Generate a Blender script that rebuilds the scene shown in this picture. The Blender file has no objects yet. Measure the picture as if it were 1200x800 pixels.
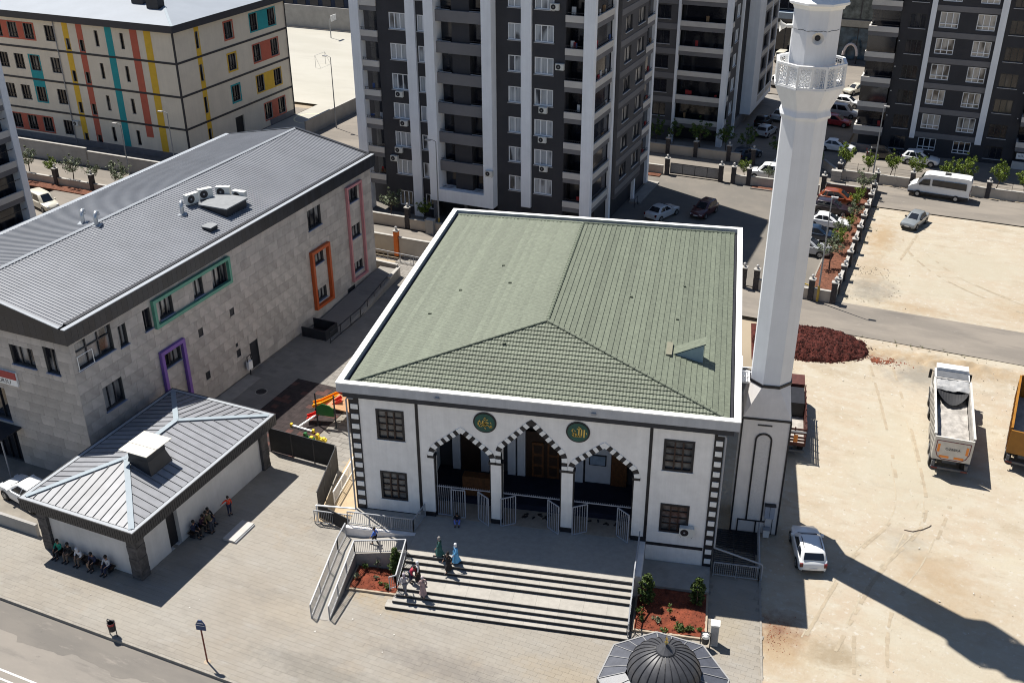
import bpy, bmesh, math, random
from mathutils import Vector, Matrix
R = math.radians
rnd = random.Random(7)
SC = bpy.context.scene
COL = SC.collection

# ------------------------------------------------------------------ camera, sky, sun, exposure
def setup_view():
    yaw, pitch, roll = 0.196418, 0.490560, -0.004832
    f0 = Vector((-math.sin(yaw), math.cos(yaw), 0)); r0 = Vector((math.cos(yaw), math.sin(yaw), 0)); z = Vector((0, 0, 1))
    fw = f0*math.cos(pitch) - z*math.sin(pitch); up = z*math.cos(pitch) + f0*math.sin(pitch)
    r = r0*math.cos(roll) + up*math.sin(roll); u = up*math.cos(roll) - r0*math.sin(roll)
    cam = bpy.data.cameras.new('camera'); ob = bpy.data.objects.new('camera', cam); COL.objects.link(ob)
    m = Matrix(((r.x, u.x, -fw.x, 0), (r.y, u.y, -fw.y, 0), (r.z, u.z, -fw.z, 42.0), (0, 0, 0, 1)))
    ob.matrix_world = m
    cam.sensor_width = 36; cam.sensor_fit = 'HORIZONTAL'; cam.lens = 36*1229.78/1200
    cam.clip_start = 0.5; cam.clip_end = 4000
    SC.camera = ob
    w = bpy.data.worlds.new('World'); SC.world = w; w.use_nodes = True
    nt = w.node_tree; bg = nt.nodes['Background']
    sky = nt.nodes.new('ShaderNodeTexSky'); sky.sky_type = 'NISHITA'; sky.sun_disc = False
    sky.sun_elevation = R(62); sky.sun_rotation = R(305.5); sky.altitude = 800; sky.air_density = 1.0; sky.dust_density = 0.7; sky.ozone_density = 2.5
    nt.links.new(sky.outputs[0], bg.inputs[0]); bg.inputs[1].default_value = 0.06
    sun = bpy.data.lights.new('sun', 'SUN'); sun.energy = 5.0; sun.angle = R(0.5); sun.color = (1.0, 0.955, 0.88)
    so = bpy.data.objects.new('sun', sun); COL.objects.link(so)
    d = Vector((math.sin(R(125.5))*math.cos(R(62)), math.cos(R(125.5))*math.cos(R(62)), -math.sin(R(62))))
    so.rotation_euler = d.to_track_quat('-Z', 'Y').to_euler(); so.location = (-60, 60, 120)
    SC.cycles.filter_width = 1.05
    vs = SC.view_settings; vs.view_transform = 'Standard'; vs.look = 'None'; vs.gamma = 1; vs.exposure = 0.68; vs.use_curve_mapping = False
setup_view()

# ------------------------------------------------------------------ frames
TH = R(-12.55)                                   # the street grid is turned against the prayer hall
CU = Vector((math.cos(TH), math.sin(TH), 0)); CV = Vector((-math.sin(TH), math.cos(TH), 0))
def C(u, v, z=0.0): return CU*u + CV*v + Vector((0, 0, z))

# ------------------------------------------------------------------ materials
MATS = {}
def mat(name, col, rough=0.8, var=0.12, scale=1.5, bump=0.0, bscale=20.0, metal=0.0, perobj=0.0, island=0.0, spec=0.4, coat=0.0, detail=5.0, col2=None, lo=0.35, hi=0.65, stain=0.0, streak=0.0):
    if name in MATS: return MATS[name]
    m = bpy.data.materials.new(name); m.use_nodes = True; nt = m.node_tree; N = nt.nodes; L = nt.links
    b = N['Principled BSDF']; b.inputs['Roughness'].default_value = rough; b.inputs['Metallic'].default_value = metal
    b.inputs['Specular IOR Level'].default_value = spec
    if coat: b.inputs['Coat Weight'].default_value = coat; b.inputs['Coat Roughness'].default_value = 0.06
    tc = N.new('ShaderNodeTexCoord')
    nz = N.new('ShaderNodeTexNoise'); nz.inputs['Scale'].default_value = scale; nz.inputs['Detail'].default_value = detail; nz.inputs['Roughness'].default_value = 0.6
    L.new(tc.outputs['Object'], nz.inputs['Vector'])
    rp = N.new('ShaderNodeValToRGB'); e = rp.color_ramp.elements
    e[0].position = lo; e[1].position = hi
    c = col
    c2 = col2 or tuple(min(1, x*(1+var)) for x in c)
    c1 = tuple(x*(1-var) for x in c) if not col2 else c
    e[0].color = (*c1, 1); e[1].color = (*c2, 1)
    L.new(nz.outputs['Fac'], rp.inputs[0]); out = rp.outputs[0]
    def mult(sock, fac_sock, amt):
        mr = N.new('ShaderNodeMapRange'); mr.inputs['To Min'].default_value = 1-amt; mr.inputs['To Max'].default_value = 1+amt
        L.new(fac_sock, mr.inputs['Value'])
        mx = N.new('ShaderNodeMix'); mx.data_type = 'RGBA'; mx.blend_type = 'MULTIPLY'; mx.inputs[0].default_value = 1
        L.new(sock, mx.inputs[6]); L.new(mr.outputs[0], mx.inputs[7]); return mx.outputs[2]
    if perobj:
        oi = N.new('ShaderNodeObjectInfo'); out = mult(out, oi.outputs['Random'], perobj)
    if island:
        g = N.new('ShaderNodeNewGeometry'); out = mult(out, g.outputs['Random Per Island'], island)
    if stain:
        n3 = N.new('ShaderNodeTexNoise'); n3.inputs['Scale'].default_value = 0.35; n3.inputs['Detail'].default_value = 8; n3.inputs['Roughness'].default_value = 0.7
        L.new(tc.outputs['Object'], n3.inputs['Vector']); out = mult(out, n3.outputs['Fac'], stain)
    if streak:      # rain streaks running down
        mp = N.new('ShaderNodeMapping'); mp.inputs['Scale'].default_value = (2.6, 2.6, 0.16); L.new(tc.outputs['Object'], mp.inputs[0])
        n4 = N.new('ShaderNodeTexNoise'); n4.inputs['Scale'].default_value = 1.0; n4.inputs['Detail'].default_value = 9; n4.inputs['Roughness'].default_value = 0.72; L.new(mp.outputs[0], n4.inputs['Vector']); out = mult(out, n4.outputs['Fac'], streak)
    L.new(out, b.inputs['Base Color'])
    if bump:
        n2 = N.new('ShaderNodeTexNoise'); n2.inputs['Scale'].default_value = bscale; n2.inputs['Detail'].default_value = 6
        L.new(tc.outputs['Object'], n2.inputs['Vector'])
        bp = N.new('ShaderNodeBump'); bp.inputs['Strength'].default_value = bump; bp.inputs['Distance'].default_value = 0.072
        L.new(n2.outputs['Fac'], bp.inputs['Height']); L.new(bp.outputs[0], b.inputs['Normal'])
    MATS[name] = m; return m

def layered(name, layers, base, rough=0.95, bump=0.3, bscale=6.0, island=0.0, spots=()):
    """base colour with patches of other colours: layers = (colour, noise scale, lo, hi, seed offset, stretch)"""
    m = bpy.data.materials.new(name); m.use_nodes = True; nt = m.node_tree; N = nt.nodes; L = nt.links
    b = N['Principled BSDF']; b.inputs['Roughness'].default_value = rough; b.inputs['Specular IOR Level'].default_value = 0.2
    K = 0.73; sc = lambda c: tuple(x*K for x in c); base = sc(base); layers = [(sc(l[0]), *l[1:]) for l in layers]; spots = [(*s[:4], sc(s[4]), s[5]) for s in spots]
    tc = N.new('ShaderNodeTexCoord'); rgb = N.new('ShaderNodeRGB'); rgb.outputs[0].default_value = (*base, 1); out = rgb.outputs[0]
    for i, (c, s, lo, hi, off, st) in enumerate(layers):
        mp = N.new('ShaderNodeMapping'); mp.inputs['Location'].default_value = (off, off*1.7, 0); mp.inputs['Scale'].default_value = (s*st[0], s*st[1], s); mp.inputs['Rotation'].default_value = (0, 0, st[2])
        L.new(tc.outputs['Object'], mp.inputs[0])
        nz = N.new('ShaderNodeTexNoise'); nz.inputs['Scale'].default_value = 1; nz.inputs['Detail'].default_value = 9; nz.inputs['Roughness'].default_value = 0.62
        L.new(mp.outputs[0], nz.inputs['Vector'])
        mr = N.new('ShaderNodeMapRange'); mr.inputs['From Min'].default_value = lo; mr.inputs['From Max'].default_value = hi; L.new(nz.outputs['Fac'], mr.inputs['Value'])
        mx = N.new('ShaderNodeMix'); mx.data_type = 'RGBA'; L.new(mr.outputs[0], mx.inputs[0]); L.new(out, mx.inputs[6]); mx.inputs[7].default_value = (*c, 1); out = mx.outputs[2]
    for (sx, sy, rx, ry, c, st) in spots:        # stains of their own shape at fixed places, edges broken by noise
        mp = N.new('ShaderNodeMapping'); mp.vector_type = 'TEXTURE'; mp.inputs['Location'].default_value = (sx, sy, 0); mp.inputs['Scale'].default_value = (rx, ry, 1e6); L.new(tc.outputs['Object'], mp.inputs[0])
        ln = N.new('ShaderNodeVectorMath'); ln.operation = 'LENGTH'; L.new(mp.outputs[0], ln.inputs[0])
        nz = N.new('ShaderNodeTexNoise'); nz.inputs['Scale'].default_value = 2.2/max(min(rx, ry), .4); nz.inputs['Detail'].default_value = 8; nz.inputs['Roughness'].default_value = 0.65; L.new(tc.outputs['Object'], nz.inputs['Vector'])
        ma = N.new('ShaderNodeMath'); ma.operation = 'MULTIPLY_ADD'; L.new(nz.outputs['Fac'], ma.inputs[0]); ma.inputs[1].default_value = 2.2; L.new(ln.outputs['Value'], ma.inputs[2])
        mr = N.new('ShaderNodeMapRange'); mr.inputs['From Min'].default_value = 2.25; mr.inputs['From Max'].default_value = 1.35; mr.inputs['To Max'].default_value = st; L.new(ma.outputs[0], mr.inputs['Value'])
        mx = N.new('ShaderNodeMix'); mx.data_type = 'RGBA'; L.new(mr.outputs[0], mx.inputs[0]); L.new(out, mx.inputs[6]); mx.inputs[7].default_value = (*c, 1); out = mx.outputs[2]
    if island:
        g = N.new('ShaderNodeNewGeometry'); mr = N.new('ShaderNodeMapRange'); mr.inputs['To Min'].default_value = 1-island; mr.inputs['To Max'].default_value = 1+island
        L.new(g.outputs['Random Per Island'], mr.inputs['Value']); mx = N.new('ShaderNodeMix'); mx.data_type = 'RGBA'; mx.blend_type = 'MULTIPLY'; mx.inputs[0].default_value = 1
        L.new(out, mx.inputs[6]); L.new(mr.outputs[0], mx.inputs[7]); out = mx.outputs[2]
    L.new(out, b.inputs['Base Color'])
    n2 = N.new('ShaderNodeTexNoise'); n2.inputs['Scale'].default_value = bscale; n2.inputs['Detail'].default_value = 10; n2.inputs['Roughness'].default_value = 0.7; L.new(tc.outputs['Object'], n2.inputs['Vector'])
    bp = N.new('ShaderNodeBump'); bp.inputs['Strength'].default_value = bump; bp.inputs['Distance'].default_value = 0.08
    L.new(n2.outputs['Fac'], bp.inputs['Height']); L.new(bp.outputs[0], b.inputs['Normal'])
    MATS[name] = m; return m

def curtain_glass(name, dark, pale, fold=26.0, mid=0.5):
    """window glass with the curtains behind it: folds run down, tone differs from window to window"""
    m = bpy.data.materials.new(name); m.use_nodes = True; nt = m.node_tree; N = nt.nodes; L = nt.links
    b = N['Principled BSDF']; b.inputs['Roughness'].default_value = 0.12; b.inputs['Specular IOR Level'].default_value = 0.6
    tc = N.new('ShaderNodeTexCoord'); oi = N.new('ShaderNodeObjectInfo')
    ad = N.new('ShaderNodeVectorMath'); ad.operation = 'ADD'; L.new(tc.outputs['Object'], ad.inputs[0]); L.new(oi.outputs['Location'], ad.inputs[1])
    mp = N.new('ShaderNodeMapping'); mp.inputs['Scale'].default_value = (fold*0.25, fold*0.25, 0.35); L.new(ad.outputs[0], mp.inputs[0])
    nz = N.new('ShaderNodeTexNoise'); nz.inputs['Scale'].default_value = 1; nz.inputs['Detail'].default_value = 4; L.new(mp.outputs[0], nz.inputs['Vector'])
    mp2 = N.new('ShaderNodeMapping'); mp2.inputs['Scale'].default_value = (0.9, 0.9, 0.35); L.new(ad.outputs[0], mp2.inputs[0])
    n2 = N.new('ShaderNodeTexNoise'); n2.inputs['Scale'].default_value = 1; n2.inputs['Detail'].default_value = 1; L.new(mp2.outputs[0], n2.inputs['Vector'])
    rp2 = N.new('ShaderNodeMapRange'); rp2.inputs['From Min'].default_value = mid-0.06; rp2.inputs['From Max'].default_value = mid+0.06; L.new(n2.outputs['Fac'], rp2.inputs['Value'])
    rp = N.new('ShaderNodeValToRGB'); e = rp.color_ramp.elements; e[0].position = 0.3; e[1].position = 0.7
    e[0].color = (*[x*0.72 for x in pale], 1); e[1].color = (*pale, 1); L.new(nz.outputs['Fac'], rp.inputs[0])
    mx = N.new('ShaderNodeMix'); mx.data_type = 'RGBA'; L.new(rp2.outputs[0], mx.inputs[0]); mx.inputs[6].default_value = (*dark, 1); L.new(rp.outputs[0], mx.inputs[7])
    L.new(mx.outputs[2], b.inputs['Base Color'])
    MATS[name] = m; return m

# ------------------------------------------------------------------ mesh builder
class MB:
    def __init__(s, off=(0, 0, 0)): s.v = []; s.f = []; s.mi = []; s.m = []; s.off = Vector(off)
    def ix(s, m):
        if m not in s.m: s.m.append(m)
        return s.m.index(m)
    def add(s, vs, fs, m):
        n = len(s.v); s.v += [tuple(Vector(p) - s.off) for p in vs]; i = s.ix(m)
        for f in fs: s.f.append([n+k for k in f]); s.mi.append(i)
    def quad(s, a, b, c, d, m): s.add([a, b, c, d], [(0, 1, 2, 3)], m)
    def box(s, x0, x1, y0, y1, z0, z1, m):
        s.add([(x0, y0, z0), (x1, y0, z0), (x1, y1, z0), (x0, y1, z0), (x0, y0, z1), (x1, y0, z1), (x1, y1, z1), (x0, y1, z1)],
              [(3, 2, 1, 0), (4, 5, 6, 7), (0, 1, 5, 4), (1, 2, 6, 5), (2, 3, 7, 6), (3, 0, 4, 7)], m)
    def beam(s, a, b, w, h, m, up=(0, 0, 1)):
        a = Vector(a); b = Vector(b); d = (b-a).normalized(); u = Vector(up)
        if abs(d.dot(u)) > 0.98: u = Vector((1, 0, 0))
        x = d.cross(u).normalized()*w/2; y = x.cross(d).normalized()*h/2
        vs = [p + sx*x + sy*y for p in (a, b) for sx, sy in ((-1, -1), (1, -1), (1, 1), (-1, 1))]
        s.add(vs, [(3, 2, 1, 0), (4, 5, 6, 7), (0, 1, 5, 4), (1, 2, 6, 5), (2, 3, 7, 6), (3, 0, 4, 7)], m)
    def tube(s, pts, r, m, n=6, cap=True):
        pts = [Vector(p) for p in pts]; rs = r if isinstance(r, (list, tuple)) else [r]*len(pts); vs = []; fs = []
        ref = None
        for i, p in enumerate(pts):
            d = (pts[min(i+1, len(pts)-1)] - pts[max(i-1, 0)]).normalized()
            u = Vector((0, 0, 1)) if abs(d.z) < 0.9 else Vector((1, 0, 0))
            if ref is not None: u = ref
            x = d.cross(u).normalized(); y = x.cross(d).normalized(); ref = y
            vs += [p + (x*math.cos(2*math.pi*k/n) + y*math.sin(2*math.pi*k/n))*rs[i] for k in range(n)]
        for i in range(len(pts)-1):
            for k in range(n): fs.append((i*n+k, i*n+(k+1) % n, (i+1)*n+(k+1) % n, (i+1)*n+k))
        if cap: fs.append(tuple(range(n))[::-1]); fs.append(tuple((len(pts)-1)*n+k for k in range(n)))
        s.add(vs, fs, m)
    def lathe(s, prof, c, m, n=16, ph=0.0, caps=True):
        c = Vector(c); vs = []; fs = []
        for r, z in prof: vs += [c + Vector((r*math.cos(ph+2*math.pi*k/n), r*math.sin(ph+2*math.pi*k/n), z)) for k in range(n)]
        for i in range(len(prof)-1):
            for k in range(n): fs.append((i*n+k, i*n+(k+1) % n, (i+1)*n+(k+1) % n, (i+1)*n+k))
        if caps: fs.append(tuple(range(n))[::-1]); fs.append(tuple((len(prof)-1)*n+k for k in range(n)))
        s.add(vs, fs, m)
    def prism(s, poly, z0, z1, m):
        n = len(poly); vs = [(p[0], p[1], z0) for p in poly] + [(p[0], p[1], z1) for p in poly]
        fs = [tuple(range(n))[::-1], tuple(range(n, 2*n))] + [(i, (i+1) % n, n+(i+1) % n, n+i) for i in range(n)]
        s.add(vs, fs, m)
    def ext(s, poly, o, ax, ay, n, m):
        """polygon in the plane (ax, ay) at o, pushed along the vector n"""
        o = Vector(o); ax = Vector(ax); ay = Vector(ay); n = Vector(n); k = len(poly)
        a = [o + ax*p[0] + ay*p[1] for p in poly]; vs = a + [p + n for p in a]
        s.add(vs, [tuple(range(k))[::-1], tuple(range(k, 2*k))] + [(i, (i+1) % k, k+(i+1) % k, k+i) for i in range(k)], m)
    def mesh(s, name):
        me = bpy.data.meshes.new(name); me.from_pydata(s.v, [], s.f)
        for m in s.m: me.materials.append(m)
        me.polygons.foreach_set('material_index', s.mi); me.update()
        return me
    def build(s, name, parent=None, loc=None, rz=0.0, smooth=None, fix=True):
        me = s.mesh(name)
        if fix and len(s.v) < 30000:
            bm = bmesh.new(); bm.from_mesh(me); bmesh.ops.recalc_face_normals(bm, faces=bm.faces[:]); bm.to_mesh(me); bm.free()
        if smooth is not None:
            me.polygons.foreach_set('use_smooth', [True]*len(me.polygons)); me.set_sharp_from_angle(angle=R(smooth))
        return put(name, me, parent, loc, rz)
def put(name, me, parent=None, loc=None, rz=0.0):
    o = bpy.data.objects.new(name, me); COL.objects.link(o)
    if parent is not None: o.parent = parent
    if loc is not None: o.location = loc
    o.rotation_euler = (0, 0, rz); return o
def tag(o, label=None, cat=None, group=None, kind=None):
    if label: o['label'] = label
    if cat: o['category'] = cat
    if group: o['group'] = group
    if kind: o['kind'] = kind
    return o
def thing(name, label, cat, loc=(0, 0, 0), rz=0.0, group=None):
    o = bpy.data.objects.new(name, None); COL.objects.link(o); o.empty_display_size = 0.3
    o.location = loc; o.rotation_euler = (0, 0, rz); return tag(o, label, cat, group)
def copy_tree(o, parent=None):
    c = o.copy(); COL.objects.link(c); c.parent = parent
    for ch in [x for x in o.children]: copy_tree(ch, c)
    return c
def text(body, size, m, name, parent, loc, rot, depth=0.01):
    cu = bpy.data.curves.new(name, 'FONT'); cu.body = body; cu.size = size; cu.align_x = 'CENTER'; cu.align_y = 'CENTER'; cu.extrude = depth; cu.resolution_u = 2
    t = bpy.data.objects.new(name, cu); COL.objects.link(t); dg = bpy.context.evaluated_depsgraph_get()
    me = bpy.data.meshes.new_from_object(t.evaluated_get(dg)); bpy.data.objects.remove(t); me.materials.clear(); me.materials.append(m); me.name = name
    o = put(name, me, parent, loc); o.rotation_euler = rot; return o

# ------------------------------------------------------------------ palette
WHITE = mat('white_render', (0.80, 0.79, 0.77), 0.75, 0.05, 0.8, 0.05, 30, stain=0.10, streak=0.14)
TRIM = mat('white_coping', (0.82, 0.82, 0.80), 0.6, 0.04, 1.2, stain=0.05)
BLACK = mat('black_trim', (0.014, 0.014, 0.018), 0.5, 0.2)
DKMET = mat('dark_metal', (0.022, 0.024, 0.03), 0.45, 0.2, 2.0)
DKFRAME = mat('dark_frame', (0.02, 0.014, 0.012), 0.4, 0.2)
RAILM = mat('grey_painted_steel', (0.30, 0.31, 0.33), 0.45, 0.08)
GLASS = mat('dark_glass', (0.012, 0.014, 0.02), 0.06, 0.3, 0.7, spec=0.8)
CONC = mat('concrete', (0.29, 0.272, 0.246), 0.9, 0.10, 1.5, 0.12, 25, stain=0.12)
STEP = mat('step_stone', (0.32, 0.302, 0.272), 0.85, 0.08, 2.5, 0.05, 30, island=0.05, stain=0.12)
REDSOIL = mat('red_soil', (0.15, 0.036, 0.017), 1.0, 0.35, 3.0, 0.9, 14)
RISER = mat('near_black_riser', (0.022, 0.022, 0.024), 0.7, 0.2, 3)  # riser faces coloured near-black, far darker than the treads
RUBBER = mat('black_rubber', (0.012, 0.012, 0.013), 0.8, 0.2)
CHROME = mat('steel', (0.5, 0.5, 0.5), 0.3, 0.1, metal=0.9)

# ------------------------------------------------------------------ ground, streets, yards
RS = (0.185, 0.074, 0.041); TN = (0.348, 0.281, 0.192); OR = (0.407, 0.296, 0.178); GY = (0.266, 0.244, 0.207); CR = (0.488, 0.444, 0.348)
DIRT = layered('sandy_dirt', [((0.49, 0.405, 0.305), 0.09, 0.44, 0.60, 3, (1, 1, 0.4)), ((0.53, 0.475, 0.37), 0.16, 0.48, 0.66, 21, (1, 1.6, 0)), ((0.412, 0.342, 0.245), 0.20, 0.56, 0.76, 47, (1, 1.4, 0.3)),
        ((0.375, 0.325, 0.25), 0.30, 0.56, 0.74, 71, (1, 2.2, 0.2)), ((0.496, 0.444, 0.355), 0.9, 0.52, 0.75, 9, (1, 1, 0)), ((0.326, 0.266, 0.192), 3.0, 0.62, 0.78, 90, (1, 1.6, 0)), ((0.40, 0.345, 0.26), 0.55, 0.58, 0.74, 120, (0.35, 2.4, 0.5)), ((0.53, 0.48, 0.39), 0.6, 0.46, 0.66, 150, (1, 1.5, 0.2)), ((0.44, 0.375, 0.28), 0.42, 0.58, 0.74, 171, (1, 1.8, -0.4)), ((0.40, 0.33, 0.235), 1.7, 0.67, 0.76, 181, (0.6, 2.0, 0.3)), ((0.57, 0.53, 0.46), 2.6, 0.58, 0.68, 191, (1, 1, 0))], (0.50, 0.43, 0.335), 0.95, 0.5, 5.0,
        spots=((-4.2, 46.3, 1.5, 1.6, RS, .85), (-4.0, 45.0, 2.6, 2.2, OR, .7), (-1.2, 45.8, 1.6, 1.3, TN, .9), (-5.0, 81.3, 3.6, .8, RS, .7), (-3.5, 82.3, 4.5, 1.2, OR, .6), (0.5, 79.5, 2.8, 2.4, GY, .75), (2.5, 82.0, 5, 1.6, OR, .7), (8, 82, 5, 1.5, OR, .5), (3.2, 55.4, 2.6, 2.4, OR, .55), (4.8, 52.5, 3.4, 2.8, OR, .5), (1.5, 57.2, 1.6, 1.6, GY, .35), (1.0, 65, 4, 6, CR, .7), (5, 48, 5, 4, CR, .5), (-1, 71, 3.5, 3, CR, .5),
               (-5.6, 108, 1.6, 5.0, OR, .8), (-5.2, 94.5, 2.6, 3.2, GY, .75), (-5.5, 99, 1.5, 4, (0.40, 0.32, 0.22), .6), (3, 104, 7, 5, CR, .7), (0.5, 97, 5, 2.5, CR, .6), (-1, 92, 4, 1.2, OR, .5), (9, 95, 5, 3, OR, .5)))
ASPH = layered('dusty_asphalt', [((0.31, 0.275, 0.235), 0.12, 0.42, 0.62, 5, (1, 3, 0)), ((0.17, 0.155, 0.14), 0.35, 0.56, 0.78, 33, (0.4, 2.2, 0)), ((0.33, 0.30, 0.265), 1.6, 0.58, 0.8, 8, (1, 1, 0))], (0.245, 0.22, 0.192), 0.9, 0.12, 30)
YARD = layered('worn_yard_asphalt', [((0.25, 0.225, 0.195), 0.15, 0.42, 0.62, 15, (1, 1, 0)), ((0.15, 0.14, 0.128), 0.5, 0.58, 0.8, 3, (1, 2, 0.3)), ((0.29, 0.26, 0.22), 1.3, 0.6, 0.8, 18, (1, 1, 0))], (0.20, 0.185, 0.165), 0.9, 0.12, 30)
FRONTROAD = layered('patched_asphalt', [((0.32, 0.29, 0.255), 0.22, 0.42, 0.58, 5, (0.5, 1.6, 0)), ((0.19, 0.175, 0.16), 0.6, 0.55, 0.75, 61, (0.35, 2.0, 0)), ((0.14, 0.13, 0.12), 1.8, 0.66, 0.8, 12, (0.5, 1.2, 0.2)), ((0.34, 0.31, 0.28), 5, 0.6, 0.8, 8, (1, 1, 0))], (0.275, 0.252, 0.225), 0.9, 0.15, 25)
PAVE = layered('paving_stone', [((0.37, 0.345, 0.305), 0.20, 0.40, 0.62, 2, (1, 1, 0)), ((0.275, 0.252, 0.222), 0.45, 0.52, 0.75, 27, (0.6, 1.4, 0)), ((0.35, 0.295, 0.23), 0.30, 0.58, 0.78, 45, (1, 1, 0)), ((0.385, 0.365, 0.33), 0.8, 0.56, 0.72, 66, (0.5, 1.3, 0.2)), ((0.25, 0.23, 0.205), 1.6, 0.66, 0.82, 6, (1, 1, 0)), ((0.24, 0.22, 0.2), 5, 0.70, 0.80, 16, (0.4, 2, 0))], (0.345, 0.312, 0.265), 0.9, 0.15, 25, island=0.03, spots=((-27.6, 40.2, 2.6, 1.1, (0.40, 0.31, 0.20), .75), (-25.2, 39.3, 2.2, .8, (0.38, 0.31, 0.22), .6), (-20, 36.5, 4.5, 1.2, (0.24, 0.22, 0.20), .7), (-30, 36.5, 3, 1.5, (0.40, 0.35, 0.28), .5), (-26, 33.5, 5, 1.0, (0.23, 0.215, 0.19), .6), (-38, 33, 5, 1.2, (0.39, 0.365, 0.32), .5), (-7, 46, 1.5, 3, (0.36, 0.31, 0.23), .6), (-14, 38.5, 3, 1.2, (0.37, 0.31, 0.23), .6)))
JOINT = mat('paving_joint', (0.215, 0.195, 0.166), 0.95, 0.15, 0.8)
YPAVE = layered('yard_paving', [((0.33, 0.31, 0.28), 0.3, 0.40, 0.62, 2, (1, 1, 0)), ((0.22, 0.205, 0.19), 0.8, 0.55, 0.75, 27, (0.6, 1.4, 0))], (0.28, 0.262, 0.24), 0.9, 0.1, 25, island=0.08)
COURT = layered('pale_court_concrete', [((0.53, 0.51, 0.45), 0.06, 0.42, 0.6, 2, (1, 2.5, 0.2)), ((0.46, 0.44, 0.39), 0.12, 0.56, 0.75, 27, (0.6, 2.4, 0.2))], (0.49, 0.47, 0.41), 0.9, 0.05, 25)
PAINT = mat('road_paint', (0.55, 0.55, 0.53), 0.8, 0.2, 8)

def sheet(name, polys, z, m, frame='city'):
    b = MB()
    for p in polys: b.add([(x, y, z) for x, y in p], [tuple(range(len(p)))], m)
    return tag(b.build(name, loc=(0, 0, 0), rz=TH if frame == 'city' else 0, fix=False), kind='structure')
def rect(a, b, c, d): return [(a, c), (b, c), (b, d), (a, d)]

GROUND_M = mat('dry_earth', (0.29, 0.24, 0.175), 0.95, 0.2, 0.03)
sheet('ground', [rect(-1800, 1800, -1500, 2200)], -0.35, GROUND_M)
# the two dirt lots: gently uneven, with rims of spoil along the road
from mathutils import noise
def lot_h(u, v): return -0.045+0.022*noise.noise((u*0.35, v*0.35, 0))+0.010*noise.noise((u*1.7, v*1.7, 3))
def lot(name, u0, u1, v0, v1, st, rim):
    nu = int((u1-u0)/st); nv = int((v1-v0)/st); vs = []; fs = []
    for j in range(nv+1):
        for i in range(nu+1):
            u = u0+(u1-u0)*i/nu; v = v0+(v1-v0)*j/nv
            h = 0.022*noise.noise((u*0.35, v*0.35, 0)) + 0.010*noise.noise((u*1.7, v*1.7, 3))
            for (ru, rv, rr, hh) in rim:
                d = math.hypot((u-ru)/rr[0], (v-rv)/rr[1])
                if d < 1: h += hh*(1-d*d)*(0.55+0.9*noise.noise((u*1.3, v*1.3, 9))+0.6*noise.noise((u*4, v*4, 5)))
            if i in (0, nu) or j in (0, nv): h = -0.1
            vs.append((u, v, -0.045+h))
    for j in range(nv):
        for i in range(nu): a = j*(nu+1)+i; fs.append((a, a+1, a+nu+2, a+nu+1))
    b = MB(); b.add(vs, fs, DIRT); o = b.build(name, rz=TH, smooth=60, fix=False); return tag(o, kind='structure')
lot('dirt_lot', -12, 46, 18, 84.8, 0.33, [(-0.2, 82.3, (4.5, 1.8), 0.30), (3.0, 82.2, (4.0, 1.9), 0.34), (8.5, 82.5, (5, 1.6), 0.3), (-4.6, 82.8, (2.6, 1.5), 0.16)])
lot('north_dirt_lot', -7.8, 50, 90.5, 117.2, 0.4, [(-5.4, 95, (2.3, 4), 0.20), (-5.0, 108, (1.6, 5), 0.16), (-2.0, 92.2, (3, 1.5), 0.12)])
sheet('road', [rect(-150, -61, 86.9, 93.3), rect(-61, 90, 84.5, 90.7)], 0.0, ASPH)
sheet('north_road', [rect(-150, -7.9, 118.6, 126.1), rect(-7.9, 90, 117.1, 124.6)], 0.0, ASPH)
sheet('service_road', [rect(-25, -13.4, 126.3, 215), rect(-60, -25, 160.5, 215)], 0.0, ASPH)
sheet('parking_strip', [rect(-13.4, 60, 126.6, 138)], 0.002, ASPH)
sheet('apartment_yard', [rect(-61, -7.9, 90.9, 118.4)], 0.002, YARD)
sheet('courtyard_paving', [rect(-62, -25.1, 126.6, 160)], 0.0, YPAVE)
sheet('side_street', [rect(-80.35, -61.1, 93.35, 176), rect(-140, -61.1, 93.3, 93.36)], -0.006, ASPH)
sheet('side_yard', [rect(-96, -62.5, 55, 86.7)], 0.0, ASPH)
sheet('school_yard', [rect(-140, -81.4, 93.7, 114.6), rect(-87.9, -80.7, 114.6, 128.4)], 0.0, mat('dark_yard_asphalt', (0.13, 0.125, 0.12), 0.9, 0.2, 0.7))
sheet('sports_court', [rect(-140, -80.4, 128.5, 174), rect(-87.8, -80.4, 114.8, 128.5)], 0.006, COURT)
sheet('street', [rect(-140, 60, -60, 31.1)], -0.20, FRONTROAD)
sheet('lane_line', [rect(-60, -37.9, 26.94, 27.06), rect(-60, -38.6, 26.45, 26.56)], -0.194, PAINT)
sheet('far_street', [rect(-160, 60, 176, 300)], -0.01, mat('far_asphalt', (0.16, 0.155, 0.15), 0.9, 0.2, 0.2))
# service road centre line
sheet('centre_line', [rect(-20.9, -20.75, 127.5, 150)], 0.006, PAINT)
# wet patch and tyre-darkened soil are part of the dirt material; red spill next to the paving strip
def blotch(name, cx, cy, rx, ry, z, m, seed, n=26):
    q = random.Random(seed); ph = [q.random()*6.28 for _ in range(4)]
    p = []
    for k in range(n):
        a = 2*math.pi*k/n; r = 1+0.22*math.sin(2*a+ph[0])+0.16*math.sin(3*a+ph[1])+0.10*math.sin(7*a+ph[2])+0.07*math.sin(11*a+ph[3])
        p.append((cx+rx*r*math.cos(a), cy+ry*r*math.sin(a)))
    b = MB(); b.add([(x, y, z) for x, y in p], [tuple(range(n))], m); return tag(b.build(name, fix=False), kind='structure')

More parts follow.
